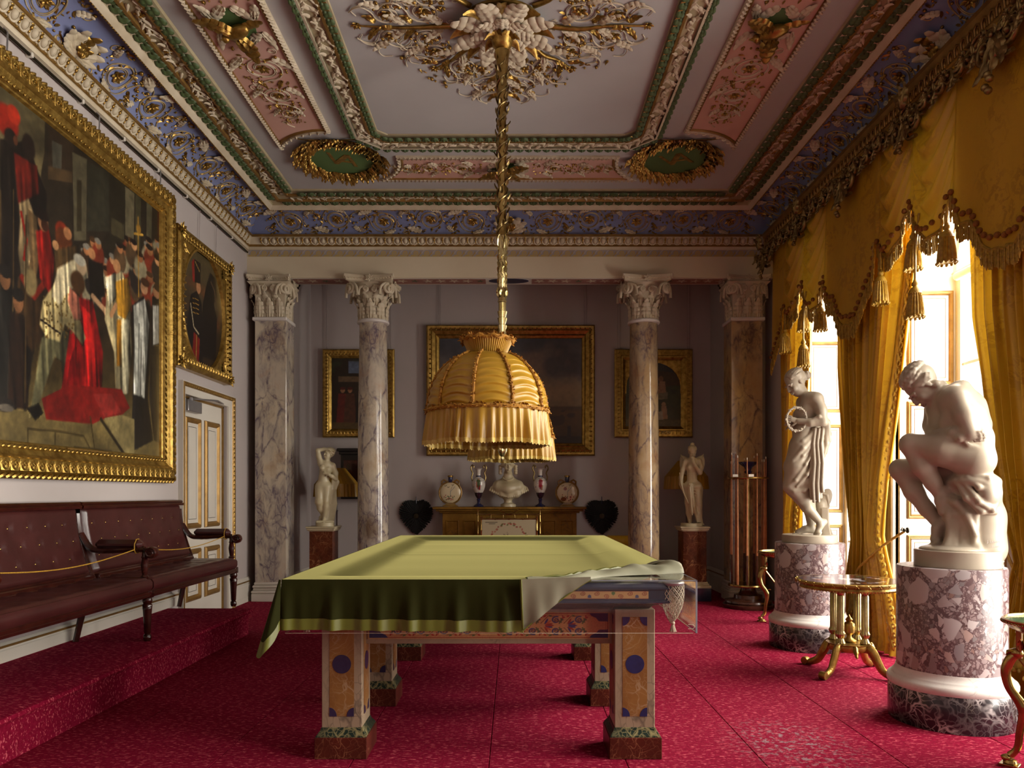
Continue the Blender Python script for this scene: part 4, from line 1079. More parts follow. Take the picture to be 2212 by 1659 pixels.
def curl(cx, cy, r, s, a0, col, w=.028, turns=1.5):
    PW.line([(cx+r*(1-.85*i/24)*math.cos(a0+s*2*PI*turns*i/24), cy+r*(1-.85*i/24)*math.sin(a0+s*2*PI*turns*i/24)) for i in range(25)], w, col, w1=w*.5)
def palm(cx, cy, s, cols, k=1.0):
    for i, a in enumerate((-1.1, -.65, -.25, .25, .65, 1.1)): PW.ell(cx+s*.13*k*math.cos(a), cy+.15*k*math.sin(a), .10*k, .028*k, cols[i % len(cols)], s*a)
    PW.ell(cx+s*.14*k, cy, .12*k, .03*k, cols[0])
rp2 = random.Random(12)
for half in (-1, 1):
    f = lambda d: A_/2+half*d
    for d in (.28, .98, 1.68, 2.38):
        palm(f(d), .5, half, ('#8c3a24', '#b05c34', '#33406c') if d < 2 else ('#33406c', '#8c3a24'), 1.15)
        for s in (-1, 1):
            curl(f(d+.36), .5+s*.2, .13, s*half, s*1.2+(0 if half > 0 else PI), '#3a4568'); curl(f(d+.36), .5+s*.2, .07, -s*half, 0, '#6a4a2c', .016)
            PW.line([(f(d-.1), .5+s*.08), (f(d+.1), .5+s*.32), (f(d+.3), .5+s*.34)], .014, '#6c4a2a')
            for q in range(3):
                lx, ly = d+.52+.05*q-.04, .5+s*(.12+.09*q)
                for a in (0, 2.1, 4.2): PW.ell(f(lx)+.03*math.cos(a), ly+.035*math.sin(a), .034, .026, ('#4a6238', '#3e5a3c', '#8c2f2a')[q], a)
            PW.ell(f(d+.02), .5+s*.33, .05, .03, '#9c3a2c', s*.5); PW.ell(f(d+.18), .5+s*.36, .05, .025, '#4a6238', -s*.5)
    PW.ell(f(0), .5, .12, .12, '#8c3a24'); PW.ell(f(0), .5, .07, .07, '#c4a064')
PW.grain(30, .1)
painted('apron_panel', PW, lambda u, v: (-.665+1.295*u, 0*u+3.987, .60+.145*v), m_paint, bt)
painted('apron_panel', PW, lambda u, v: (.8315+0*u, 4.15+.70*u, .60+.145*v), m_paint, bt)
obj('bed_cornice', mould([(-.90, 3.86), (.89, 3.86), (.89, 7.36), (-.90, 7.36)], [(0, .83), (0, .815), (.02, .8), (.045, .79), (.06, .775), (.06, .77), (.9, .77)]), m_rosso, bt, ang=25)
# slate rail with painted band
RL = [(-.925, 3.76), (.915, 3.76), (.915, 7.45), (-.925, 7.45)]
obj('rail', mould(RL, [(.25, .90), (.03, .925), (.012, .92), (.0, .905), (0, .895), (.012, .888), (.012, .842), (0, .836), (0, .826), (.012, .82), (.3, .82)]), m_slate, bt, ang=25)
obj('bed', box(-.75, .7, 3.98, 7.22, .80, .895), m_velvet, bt)
for nx, (x0, x1) in enumerate(((-.88, .80),)):
    BW = Canvas(640, 22, '#b8925e', 4); q = BW.asp
    BW.poly([(0, 0), (q, 0), (q, .07), (0, .07)], '#7a2e20'); BW.poly([(0, .93), (q, .93), (q, 1), (0, 1)], '#7a2e20')
    n = 14
    for k in range(n):
        c = (k+.5)*q/n; u = k % 2; yb = .12 if u else .9; sg = 1 if u else -1
        col = ('#3b3f62', '#4c6b3a', '#8c3428')[0 if u else (1 if k % 4 == 0 else 2)]
        BW.poly([(c-.26, yb), (c-.1, yb+sg*.1), (c, yb+sg*.5), (c+.1, yb+sg*.1), (c+.26, yb), (c+.1, yb+sg*.03), (c-.1, yb+sg*.03)], col); BW.ell(c, yb+sg*.2, .16, .2, col)
        for s in (-1, 1):
            cx, cy, r = c+s*q/n*.30, (.36 if not u else .64), .26
            BW.line([(cx+r*(1-.85*i/20)*math.cos(s*(PI/2*sg)-s*sg*i*.5), cy+r*(1-.85*i/20)*math.sin(sg*PI/2-sg*i*.5)) for i in range(20)], .045, '#8a4a2c')
    painted('rail_band', BW, lambda u, v: (x0+.0+(x1-x0)*u, 0*u+3.7705, .845+.041*v), m_paint, bt)
    painted('rail_band', BW, lambda u, v: (.9045+0*u, 3.9+3.4*u, .845+.041*v), m_paint, bt)
# net pocket at the folded-back corner
def net(par, M):
    cords = []
    nz, na = 13, 16
    def P(i, j):
        v = j/nz; r = .052*(1-.75*v**3)*(1+.12*math.sin(v*PI)); a = 2*PI*i/na; return (r*1.15*math.cos(a), r*math.sin(a), -.225*v+.01*math.cos(a))
    for i in range(na):
        for s in (1, -1):
            cords.append(tube([P(i+s*.5*j, j) for j in range(nz+1)], .0022, 4, cap=False))
    p = obj('net_pocket', join(*cords, tube([P(i, 0) for i in range(na)], .004, 5, closed=True)), m_net, par, M)
    obj('net_tassel', join(sphere(.012, (0, 0, -.235), 8, 6), *[tube([(0, 0, -.235), (.016*math.cos(a), .016*math.sin(a), -.285)], .005, 5) for a in np.arange(0, 6.2, .8)]), m_net, p)
    obj('pocket_plate', lathe([(.062, -.012), (.066, 0), (.062, .006), (.055, .004)], 20), m_steel, p)
SN = SCL(.88, .88, .88)
net(bt, T(.93, 3.80, .925) @ SN); net(bt, T(-.94, 3.80, .925) @ SN)
net(bt, T(.95, 5.6, .92) @ SN); net(bt, T(-.95, 5.6, .92) @ SN)
# clear acrylic cover over the table
cvz = .945; x0, x1, y0, y1 = TX-TW+.012, TX+TW-.002, 3.675, 7.5
ac = thing('acrylic_cover', 'clear acrylic box cover over the billiard table', 'cover')
obj('top_sheet', loops([[(a, b, z) for a, b in ((x0+i, y0+i), (x1-i, y0+i), (x1-i, y1-i), (x0+i, y1-i))] for i, z in ((0, cvz), (0, cvz+.006), (.15, cvz+.006), (.15, cvz), (0, cvz))]), m_acryl, ac, smooth=False)
obj('front_sheet', box(x0, x1, y0, y0+.006, .69, cvz), m_acryl, ac, smooth=False); obj('side_sheet', box(x1-.006, x1, y0, y1, .69, cvz), m_acryl, ac, smooth=False)
obj('side_sheet', box(x0, x0+.006, y0, y1, .69, cvz), m_acryl, ac, smooth=False); obj('back_sheet', box(x0, x1, y1-.006, y1, .69, cvz), m_acryl, ac, smooth=False)
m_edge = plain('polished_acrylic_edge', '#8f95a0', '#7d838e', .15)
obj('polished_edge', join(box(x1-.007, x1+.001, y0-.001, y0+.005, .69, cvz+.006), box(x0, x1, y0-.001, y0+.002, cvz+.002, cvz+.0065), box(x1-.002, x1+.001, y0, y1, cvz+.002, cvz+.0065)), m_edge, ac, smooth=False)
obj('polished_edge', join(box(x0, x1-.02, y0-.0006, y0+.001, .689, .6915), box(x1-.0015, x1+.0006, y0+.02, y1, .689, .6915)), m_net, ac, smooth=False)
obj('corner_clip', tube([(x1-.045, y0-.001, .712), (x1-.02, y0-.001, .712), (x1-.012, y0-.001, .722), (x1-.02, y0-.001, .732), (x1-.045, y0-.001, .732)], .0018, 5), m_net, ac)
# ---- olive velvet cloth over the cover, its corner thrown back
ZT = cvz+.012
CXF = (1130-1109)*3.66/FPX        # where the front drop ends in a fold
xl, xr, yf, yb = TX-TW, TX+TW+.006, 3.662, 7.525
cl = thing('table_cover_cloth', 'olive green velvet cover draped over the billiard table', 'cloth')
def sag(x, y):
    b = .19
    d = min(x-xl, xr-x, (y-yf), yb-y)
    s = min(1, max(0, (d-.14)/b)); s = s*s*(3-2*s)
    w = .0
    return -.035*s*(1 if s < .99 else 1)+.0006*math.sin(y*9+.6*math.sin(x*3))*s+.003*math.exp(-((y-6.55)/.02)**2)*s+.003*math.exp(-((y-5.6)/.025)**2)*s
# top: the near right corner of the sheet is cut away along the fold line
fold0, fold1 = (CXF, yf), (xr, 4.42)
nx, ny = 56, 90
vs, fs = [], []; idx = {}
for j in range(ny+1):
    for i in range(nx+1):
        y = yf+(yb-yf)*(j/ny)**1.0; xlim = xr if y > fold1[1] else lerp(fold0[0], fold1[0], ((y-yf)/(fold1[1]-yf))**.6)
        x = xl+(xlim-xl)*i/nx
        idx[(i, j)] = len(vs); vs.append((x, y, ZT+sag(x, y)+.004*random.random()*0))
for j in range(ny):
    for i in range(nx): fs.append((idx[(i, j)], idx[(i+1, j)], idx[(i+1, j+1)], idx[(i, j+1)]))
obj('cloth_top', (vs, fs), m_velvet, cl, ang=180)
def drop(n, fpos, hem, name='cloth_drop'):
    """hanging side: fpos(s)->(point on edge, outward vec), ln(s) length"""
    rows, hrows = [], []
    for k in range(12):
        v = k/11; r = []
        for i in range(n+1):
            s = i/n; p, o, L = fpos(s); w = v**1.3*(.010*math.sin(s*37)+.008*math.sin(s*61+1)+.004*math.sin(s*97))
            rise = .010*(1-(1-v)**3) if True else 0
            r.append((p[0]+o[0]*(rise+w+.004), p[1]+o[1]*(rise+w+.004), p[2]-(L-hem)*v))
        rows.append(r)
    for k in range(6):
        v = k/5; r = []
        for i in range(n+1):
            s = i/n; p, o, L = fpos(s); w = (.010*math.sin(s*37)+.008*math.sin(s*61+1)+.004*math.sin(s*97))
            r.append((p[0]+o[0]*(.0135+w+.003), p[1]+o[1]*(.0135+w+.003), p[2]-(L-hem)-hem*v))
        hrows.append(r)
    d = obj(name, loops(rows, False), m_velvet, cl, ang=180); obj('satin_hem', loops(hrows, False), m_hem, d, ang=180)
DL = .245
drop(170, lambda s: ((lerp(xl, CXF, s), yf, ZT), (0, -1, 0), DL+.012*s), .055)
drop(90, lambda s: ((xl, lerp(yf+.02, yb, s), ZT), (-1, 0, 0), DL), .055)
drop(70, lambda s: ((xr, lerp(4.45, yb, s), ZT), (1, 0, 0), DL), .055)
drop(60, lambda s: ((lerp(xl, xr, s), yb, ZT), (0, 1, 0), DL), .055)
# corner fold at the front left, hanging lower than the sides
rows = []
for k in range(16):
    v = k/15; r = []
    for i in range(25):
        q = i/24; a = PI+(PI/2)*q; rad = .014+v*(.012+.10*math.sin(q*PI)**1.3)+.006*v*math.sin(q*21)
        zz = ZT-v*(DL+.125*math.sin(q*PI)**1.5)
        r.append((xl+rad*math.cos(a), yf+rad*math.sin(a), zz))
    rows.append(r)
d = obj('cloth_corner', loops(rows[:13], False), m_velvet, cl, ang=180); obj('satin_hem', loops(rows[12:], False), m_hem, d, ang=180)
# the fold: grey lining triangle hanging at the front, and rolled lining along the diagonal
def fold(u, v):
    # u along the front from the fold edge to the right, v down
    x = lerp(CXF-.012, CXF+.33, u); top = ZT+.006+.01*u; low = ZT-(DL+.008)*(1-u)**1.15
    ripple = .012*math.sin(u*9+v*2)*v*(1-u)+.006*math.sin(u*23)*v*(1-u)
    return (x+.01*v*(1-u), yf-.028-.016*(1-u)+ripple, lerp(top, low, v))
obj('lining_fold', grid(fold, 40, 20), m_lining, cl, ang=180)
obj('fold_hem', tube([fold(0.0, k/12) for k in range(13)], .0105, 8, flat=.5), m_hem, cl)
obj('fold_hem', tube([(CXF-.012+.345*k/20, yf-.045+.024*k/20, ZT-(DL+.008)*(1-k/20)**1.15) for k in range(21)], .0035, 5), m_hem, cl)
# rolled lining: from the front edge near the fold to the far right edge
pts = bez([(CXF+.02, yf-.005, ZT+.012), (CXF+.25, yf+.06, ZT+.016), (.42, 3.86, ZT+.022), (.60, 4.0, ZT+.03), (.74, 4.08, ZT+.04), (.87, 4.14, ZT+.028), (.915, 4.2, ZT+.005)], 8)
def roll(u, v):
    i = u*(len(pts)-1); a = int(min(i, len(pts)-2)); t = i-a; p = Vector(pts[a]).lerp(Vector(pts[a+1]), t)
    d_ = (Vector(pts[a+1])-Vector(pts[a])).normalized(); sd = Vector((d_.y, -d_.x, 0))
    wd = .02+.17*u**1.1; hgt = .016+.035*u; s = v*2-1
    off = s*wd*(1+.12*math.sin(u*14)); z = ZT-.006+hgt*max(0, 1-s*s)**.7*(1+.22*math.sin(u*21+v*5)+.1*math.sin(u*47))
    q = p+sd*off; xx = min(q.x, xr-.003+.01*math.sin(u*9))
    return (xx, max(q.y, yf-.02), z)
obj('rolled_lining', grid(roll, 60, 22), m_lining, cl, ang=180)
hp = [roll(u/30*.86, .0) for u in range(31)]
obj('fold_hem', tube([(p[0]-.004, p[1]+.012, p[2]+.012+.004*math.sin(k*2.1)) for k, p in enumerate(hp)], [.004+.011*math.sin(PI*k/30) for k in range(31)], 7, flat=.7), m_hem, cl)

# ================================================================ leather bench on the step
bn = thing('bench', 'long mahogany bench with buttoned oxblood leather seat and back', 'bench', (0, 0, .253))
BY = (1.9, 3.93, 5.69, 7.44); xb, xf_ = -3.33, -2.80
def cush(u, v, y0, y1, buttons):
    pass
me_btn = mesh('button', sphere(.009, (0, 0, .002), 8, 5, (1, 1, .6)), m_brass)
def pad(x0, x1, y0, y1, z, h, nb, na):
    """tufted seat pad"""
    B = [((i+.5+(.0 if j % 2 else .5)*0)/nb, (j+1)/(na+1)) for i in range(nb) for j in range(na)]
    def fn(u, v):
        d = 0
        for bu, bv in B:
            e = ((u-bu)*(y1-y0))**2+((v-bv)*(x1-x0))**2; d += math.exp(-e/.0035)
        ed = min(u*(y1-y0), (1-u)*(y1-y0), v*(x1-x0), (1-v)*(x1-x0)); r = min(1, ed/.05); rr = math.sqrt(max(0, 1-(1-r)**2))
        return (lerp(x0, x1, v), lerp(y0, y1, u), z+h*rr-.022*min(d, 1))
    return grid(fn, 56, 20)
def backpt(v): return (xb+.09*(1-v)**1.5-.035*math.sin(v*PI)*.3-.02*v, .52+.50*v)
for k in range(3):
    y0, y1 = BY[k], BY[k+1]
    obj('seat_cushion', pad(xb+.03, xf_+.04, y0+.01, y1-.01, .43, .06, 8, 3), m_leather, bn, ang=180)
    obj('seat_front', extr([(0, .385), (.035, .385), (.05, .41), (.05, .45), (.035, .47), (0, .475)], (xf_-.005, y0+.01, 0), (1, 0, 0), (0, 0, 1), (0, 1, 0), y1-y0-.02), m_leather, bn)
    obj('seat_rail', join(box(xf_-.03, xf_+.035, y0+.02, y1-.02, .335, .385, .006), box(xf_-.03, xf_+.04, y0+.02, y1-.02, .35, .358, .002), box(xb, xb+.05, y0+.02, y1-.02, .335, .42)), m_mahog, bn)
    # back
    Bb = [((i+.5+(.5 if j % 2 else 0))/8.5, (j+1)/4) for i in range(8) for j in range(3)]
    def bk(u, v):
        x, z = backpt(v); d = 0
        for bu, bv in Bb: d += math.exp(-(((u-bu)*(y1-y0))**2+((v-bv)*.5)**2)/.0006)
        ed = min(u*(y1-y0-.1), (1-u)*(y1-y0-.1), v*.5, (1-v)*.5); r = min(1, ed/.03); rr = math.sqrt(max(0, 1-(1-r)**2))
        return (x+.035*rr-.012*min(d, 1)+.012, lerp(y0+.04, y1-.05, u), z)
    obj('back_cushion', grid(bk, 70, 26), m_leather, bn, ang=180)
    for bu, bv in Bb:
        p = bk(bu, bv); obj('button', me_btn, None, bn, T(p[0]+.001, p[1], p[2]) @ RY(PI/2))
    obj('back_board', extr([(backpt(v)[0]-.03, backpt(v)[1]) for v in np.linspace(-.14, 1.04, 10)]+[(backpt(v)[0]+.012, backpt(v)[1]) for v in np.linspace(1.04, -.14, 10)], (0, y0+.02, 0), (1, 0, 0), (0, 0, 1), (0, 1, 0), y1-y0-.04), m_mahog, bn)
    tx, tz = backpt(1.0)
    obj('crest_rail', extr([(tx-.05, 1.015), (tx+.055, 1.01), (tx+.06, 1.03), (tx+.045, 1.04), (tx+.05, 1.05), (tx+.035, 1.062), (tx-.045, 1.07), (tx-.055, 1.04)], (0, y0+.01, 0), (1, 0, 0), (0, 0, 1), (0, 1, 0), y1-y0-.02), m_mahog, bn, ang=25)
    tx, tz = backpt(-.12)
    obj('lower_rail', join(box(tx-.02, tx+.035, y0+.03, y1-.03, tz-.01, tz+.05, .008), box(tx+.03, tx+.042, y0+.03, y1-.03, tz+.01, tz+.022, .004)), m_mahog, bn)
lp = [(.024, 0), (.032, .02), (.03, .045), (.02, .055), (.026, .065), (.03, .15), (.036, .24), (.04, .275), (.03, .285), (.036, .295), (.04, .31), (.034, .33), (.034, .345)]
me_leg = mesh('front_leg', join(lathe(lp, 20, flute=14, fl=.12), box(-.036, .036, -.036, .036, .33, .39, .004)), m_mahog)
for i, y in enumerate(BY):
    obj('leg', me_leg, None, bn, T(xf_+.0, y, 0))
    obj('leg', tube([(xb+.0, y+(.03 if i == 0 else -.03), 0), (xb+.03, y, .2), (xb+.03, y, .40)], [.022, .026, .03], 8), m_mahog, bn)
    # back stile
    obj('stile', tube([(backpt(v)[0]-.0, y, backpt(v)[1]) for v in np.linspace(-.2, 1.05, 10)], [.03]*10, 8, flat=1.0), m_mahog, bn)
    # arm: curved rail, leather pad, scroll, turned post
    ar = obj('arm', join(tube(bez([(xb+.02, y, .82), (xb+.09, y, .715), (xb+.18, y, .69), (xb+.40, y, .70), (xf_-.02, y, .70)], 6), .03, 8, flat=.8),
        xf(lathe([(.042, -.032), (.045, -.026), (.045, .026), (.042, .032), (.02, .034), (.001, .038)], 18), T(xf_+.035, y, .675) @ RX(PI/2)), xf(tube(spiral(1.4, .04, .012, 20), .007, 5), T(xf_+.035, y-.034, .675) @ RX(PI/2))), m_mahog, bn)
    obj('arm_pad', box(xb+.14, xf_-.03, y-.045, y+.045, .70, .775, .03), m_leather, ar)
    obj('arm_post', lathe([(.022, .475), (.03, .49), (.018, .505), (.022, .53), (.028, .58), (.02, .63), (.026, .64), (.02, .65), (.02, .68)], 14, cx=xf_-.02, cy=y), m_mahog, ar)
# barrier cord strung between the arms
cps = []; XK = xf_-.075
for a, b in zip(BY[1:-1], BY[2:]):
    for k in range(17):
        t = k/16; cps.append((XK, lerp(a+.05, b-.05, t), .253+.70-.055*math.sin(PI*t)))
lps = [tube([(XK, y+dy, .253+z) for dy, z in ((-.048, .70), (-.048, .742), (-.017, .778), (.017, .778), (.048, .742), (.048, .70), (.03, .672), (-.03, .672))], .004, 5, closed=True, up=(1, 0, 0)) for y in BY[1:]]
n_ = 17; ck = tag(obj('barrier_cord', join(tube(cps[:n_], .004, 6), tube(cps[n_:], .004, 6), *lps), m_rope), 'thin gold cord strung between the bench arms', 'cord')
# ================================================================ marble figures: each body is one continuous surface grown from a blended distance field
class SDF:
    def __init__(s, res): s.res = res; s.P = []
    def cap(s, pts, rs, k=.02, sub=False):
        pts = [np.array(p, float) for p in pts]
        for i in range(len(pts)-1): s.P.append(('c', pts[i], pts[i+1], rs[i], rs[i+1], k, sub))
        if len(pts) == 1: s.P.append(('c', pts[0], pts[0]+1e-5, rs[0], rs[0], k, sub))
    def ell(s, c, r, R=None, k=.02, sub=False):
        s.P.append(('e', np.array(c, float), np.array(r, float), np.eye(3) if R is None else np.array(R, float), 0, k, sub))
    def build(s):
        res = s.res; lo = np.full(3, 9.); hi = -lo; bbs = []
        for p in s.P:
            if p[0] == 'c': a = np.minimum(p[1]-p[3], p[2]-p[4]); b = np.maximum(p[1]+p[3], p[2]+p[4]); a = np.minimum(a, np.minimum(p[1], p[2])-max(p[3], p[4])); b = np.maximum(b, np.maximum(p[1], p[2])+max(p[3], p[4]))
            else: m = max(p[2]); m_ = np.sqrt(((p[3]*p[2][:, None])**2).sum(0)); a, b = p[1]-m_, p[1]+m_
            bbs.append((a, b))
            if not p[6]: lo = np.minimum(lo, a); hi = np.maximum(hi, b)
        lo -= .03; hi += .03; n = np.ceil((hi-lo)/res).astype(int)+1
        ax = [lo[i]+np.arange(n[i])*res for i in range(3)]; D = np.full(n, .5, np.float32)
        for p, (a, b) in zip(s.P, bbs):
            k = p[5]; mg = k*1.2+2.5*res
            i0 = np.clip(((a-mg-lo)/res).astype(int), 0, n-1); i1 = np.clip(((b+mg-lo)/res).astype(int)+2, 0, n)
            if (i1 <= i0).any(): continue
            sl = tuple(slice(i0[q], i1[q]) for q in range(3))
            X = [ax[q][sl[q]].astype(np.float32) for q in range(3)]
            x, y, z = X[0][:, None, None], X[1][None, :, None], X[2][None, None, :]
            if p[0] == 'c':
                A, B = p[1], p[2]; d = B-A; L = float(d@d)
                t = np.clip(((x-A[0])*d[0]+(y-A[1])*d[1]+(z-A[2])*d[2])/L, 0, 1)
                q = np.sqrt((x-A[0]-t*d[0])**2+(y-A[1]-t*d[1])**2+(z-A[2]-t*d[2])**2)-(p[3]+(p[4]-p[3])*t)
            else:
                C, r, R = p[1], p[2], p[3]; dx, dy, dz = x-C[0], y-C[1], z-C[2]
                e = [(R[i][0]*dx+R[i][1]*dy+R[i][2]*dz) for i in range(3)]
                k0 = np.sqrt(sum((e[i]/r[i])**2 for i in range(3))); k1 = np.sqrt(sum((e[i]/r[i]**2)**2 for i in range(3)))
                q = k0*(k0-1)/np.maximum(k1, 1e-6)
            G = D[sl]
            if p[6]:
                h = np.clip(.5-.5*(G+q)/k, 0, 1); D[sl] = G*(1-h)-q*h+k*h*(1-h)
            else:
                h = np.clip(.5+.5*(G-q)/k, 0, 1); D[sl] = G*(1-h)+q*h-k*h*(1-h)
        S = (D < 0); c = np.zeros(n-1, np.int8)
        off = [(i, j, k) for i in (0, 1) for j in (0, 1) for k in (0, 1)]
        def sh(A, o): return A[o[0]:n[0]-1+o[0], o[1]:n[1]-1+o[1], o[2]:n[2]-1+o[2]]
        for o in off: c += sh(S, o)
        act = (c > 0) & (c < 8); ids = np.argwhere(act); cid = np.full(n-1, -1, np.int32); cid[act] = np.arange(len(ids))
        val = [sh(D, o)[act] for o in off]; acc = np.zeros((len(ids), 3)); cnt = np.zeros(len(ids))
        for a in range(8):
            for b in range(a+1, 8):
                oa, ob = np.array(off[a]), np.array(off[b])
                if abs(oa-ob).sum() != 1: continue
                m = (val[a] < 0) != (val[b] < 0); t = val[a][m]/(val[a][m]-val[b][m])
                acc[m] += oa+(ob-oa)*t[:, None]; cnt[m] += 1
        V = lo+(ids+acc/cnt[:, None])*res; Q = []
        for axn in range(3):
            o = [0, 0, 0]; o[axn] = 1
            A = S[:n[0]-o[0], :n[1]-o[1], :n[2]-o[2]]; B = S[o[0]:, o[1]:, o[2]:]
            e = np.argwhere(A != B); u, v = [(1, 2), (2, 0), (0, 1)][axn]
            e = e[(e[:, u] > 0) & (e[:, v] > 0) & (e[:, u] < n[u]-1) & (e[:, v] < n[v]-1)]
            def cc(du, dv):
                f = e.copy(); f[:, u] += du; f[:, v] += dv; return cid[f[:, 0], f[:, 1], f[:, 2]]
            q = np.stack([cc(-1, -1), cc(0, -1), cc(0, 0), cc(-1, 0)], 1)
            fl = ~A[e[:, 0], e[:, 1], e[:, 2]]; q[fl] = q[fl][:, ::-1]; Q.append(q)
        Q = np.concatenate(Q); Q = Q[(Q >= 0).all(1)]
        # light smoothing
        for it in range(1):
            s_ = np.zeros_like(V); w = np.zeros(len(V))
            for a, b in ((0, 1), (1, 2), (2, 3), (3, 0)):
                np.add.at(s_, Q[:, a], V[Q[:, b]]); np.add.at(w, Q[:, a], 1); np.add.at(s_, Q[:, b], V[Q[:, a]]); np.add.at(w, Q[:, b], 1)
            V = V*.5+.5*s_/np.maximum(w, 1)[:, None]
        return V, Q
    def obj(s, name, mat, parent, zmin=-9):
        V, Q = s.build(); V[:, 2] = np.maximum(V[:, 2], zmin); me = bpy.data.meshes.new(name); me.vertices.add(len(V)); me.vertices.foreach_set('co', V.astype(np.float32).ravel())
        me.loops.add(Q.size); me.loops.foreach_set('vertex_index', Q.astype(np.int32).ravel()); me.polygons.add(len(Q)); me.polygons.foreach_set('loop_start', np.arange(0, Q.size, 4, dtype=np.int32))
        me.update(); me.validate(); me.materials.append(mat); me.shade_smooth()
        return obj(name, me, mat, parent)
def nrm(v): v = np.array(v, float); return v/np.linalg.norm(v)
def head(S, c, f, up, s=1.0, hair='cap', seed=1):
    """f: where the face looks, up: crown direction"""
    c = np.array(c, float); f = nrm(f); up = np.array(up, float); up = nrm(up-f*(up@f)); r = np.cross(f, up); R = np.array([r, f, up])
    def P(x, y, z): return c+s*(r*x+f*y+up*z)
    S.ell(P(0, -.008, .025), np.array((.072, .092, .085))*s, R, .02)
    S.ell(P(0, .035, -.035), np.array((.056, .058, .075))*s, R, .02)
    S.ell(P(0, .052, -.088), np.array((.026, .026, .024))*s, R, .02*s)
    for q in (-1, 1):
        S.ell(P(q*.030, .084, .004), np.array((.018, .016, .011))*s, R, .012*s, True)
        S.ell(P(q*.030, .074, .003), np.array((.013, .012, .009))*s, R, .004*s)
        S.cap([P(q*.012, .094, .017), P(q*.032, .090, .022), P(q*.05, .072, .014)], [.006*s]*3, .008*s)
        S.ell(P(q*.035, .066, -.035), np.array((.022, .02, .022))*s, R, .015*s)
        S.ell(P(q*.072, -.005, -.012), np.array((.009, .016, .027))*s, R, .006*s)
    S.cap([P(0, .092, .014), P(0, .100, -.010), P(0, .107, -.030)], [.0075*s, .008*s, .0098*s], .009*s)
    for q in (-1, 1): S.ell(P(q*.010, .096, -.033), np.array((.008, .009, .006))*s, R, .006*s)
    S.cap([P(-.018, .090, -.056), P(0, .099, -.054), P(.018, .090, -.056)], [.005*s, .0065*s, .005*s], .004*s)
    S.cap([P(-.015, .090, -.066), P(0, .097, -.067), P(.015, .090, -.066)], [.005*s, .0075*s, .005*s], .004*s)
    S.cap([P(-.02, .096, -.061), P(.02, .096, -.061)], [.0022*s]*2, .002*s, True)
    rr = random.Random(seed)
    if hair:
        S.ell(P(0, -.022, .043), np.array((.083, .092, .083))*s, R, .006*s)
        for i in range(26 if hair == 'wavy' else 16):      # combed strands from the parting back to the nape
            a = -1.35+2.7*i/(25 if hair == 'wavy' else 15)
            pts = []
            for k in range(8):
                t = k/7; ph = lerp(.95, -1.05, t) ; sway = (.10 if hair == 'wavy' else .02)*math.sin(t*14+i*1.7)
                th = a*(1-.35*t)+sway
                x = math.sin(th)*math.cos(ph*.9)*1.06; y = math.sin(ph); z = math.cos(th)*max(.2, math.cos(ph*.9))
                pts.append(P(x*.083, y*.088-.022, z*.085+.042))
            S.cap(pts, [(.0125 if hair == 'wavy' else .0085)*s*(1+.35*math.sin(k*2+i)*(hair == 'wavy'))*(1 if i % 2 else .8) for k in range(8)], .003*s)
        if hair == 'wavy':
            for i in range(22):
                a = -2.0+4.0*i/21; q0 = P(.078*math.sin(a), .066*math.cos(a)*.9, .045-.02*abs(math.sin(a))); q1 = P(.088*math.sin(a+.15), .05*math.cos(a)-.03, .01+.015*math.sin(i*2.1))
                S.cap([q0, (q0+q1)/2+rr.uniform(-.01, .01)*s*up, q1], [.014*s, .016*s, .012*s], .004*s)
        S.cap([P(.086*math.sin(t), .06*math.cos(t)-.012, .056) for t in np.linspace(-2.4, 2.4, 14)], [.0085*s]*14, .004*s)
    return P
def hand(S, w, d, n, L=.17, curl=.5, side=1, r=.0085, spread=.0):
    """wrist w, pointing d, palm normal n (fingers curl toward n)"""
    w = np.array(w, float); d = nrm(d); n = np.array(n, float); n = nrm(n-d*(n@d)); b = np.cross(d, n)*side; k = L/.17
    S.ell(w+d*.045*k, np.array((.028, .045, .014))*k, [b, d, n], .012)
    for i, (o, fl) in enumerate(((-.03, .9), (-.01, 1.0), (.01, .95), (.029, .78))):
        p = w+d*.078*k+b*o*k; dd = nrm(d+b*o*spread*10); pts = [p]; ang = 0
        for seg in range(3):
            ang += curl*(.5+.35*seg); v = dd*math.cos(ang)+n*math.sin(ang); pts.append(pts[-1]+v*(.034, .026, .02)[seg]*fl*k)
        S.cap(pts, [r*k, r*k, r*.92*k, r*.75*k], .005)
    p = w+d*.025*k-b*.028*k; S.cap([p, p+(d*.5-b*.7+n*.3)*.035*k, p+(d*.9-b*.85+n*.5)*.055*k], [.011*k, .010*k, .0075*k], .007)
def foot(S, heel, toe, upv, L, k=1.0):
    heel = np.array(heel, float); toe = np.array(toe, float); d = nrm(toe-heel); u = np.array(upv, float); u = nrm(u-d*(u@d)); b = np.cross(d, u); L = np.linalg.norm(toe-heel)
    S.cap([heel+u*.012*k, heel+d*L*.35+u*.03*k, heel+d*L*.68+u*.008*k], [.033*k, .031*k, .03*k], .02)
    for i in range(5):
        o = (-.026+.013*i)*k; p = heel+d*L*.68+b*o-u*.004*k
        S.cap([p, p+d*L*(.24-.02*abs(i-1))+u*.004*k-u*.006*k, p+d*L*(.32-.035*abs(i-1))-u*.008*k], [.0125*k, .0105*k, .009*k], .006)

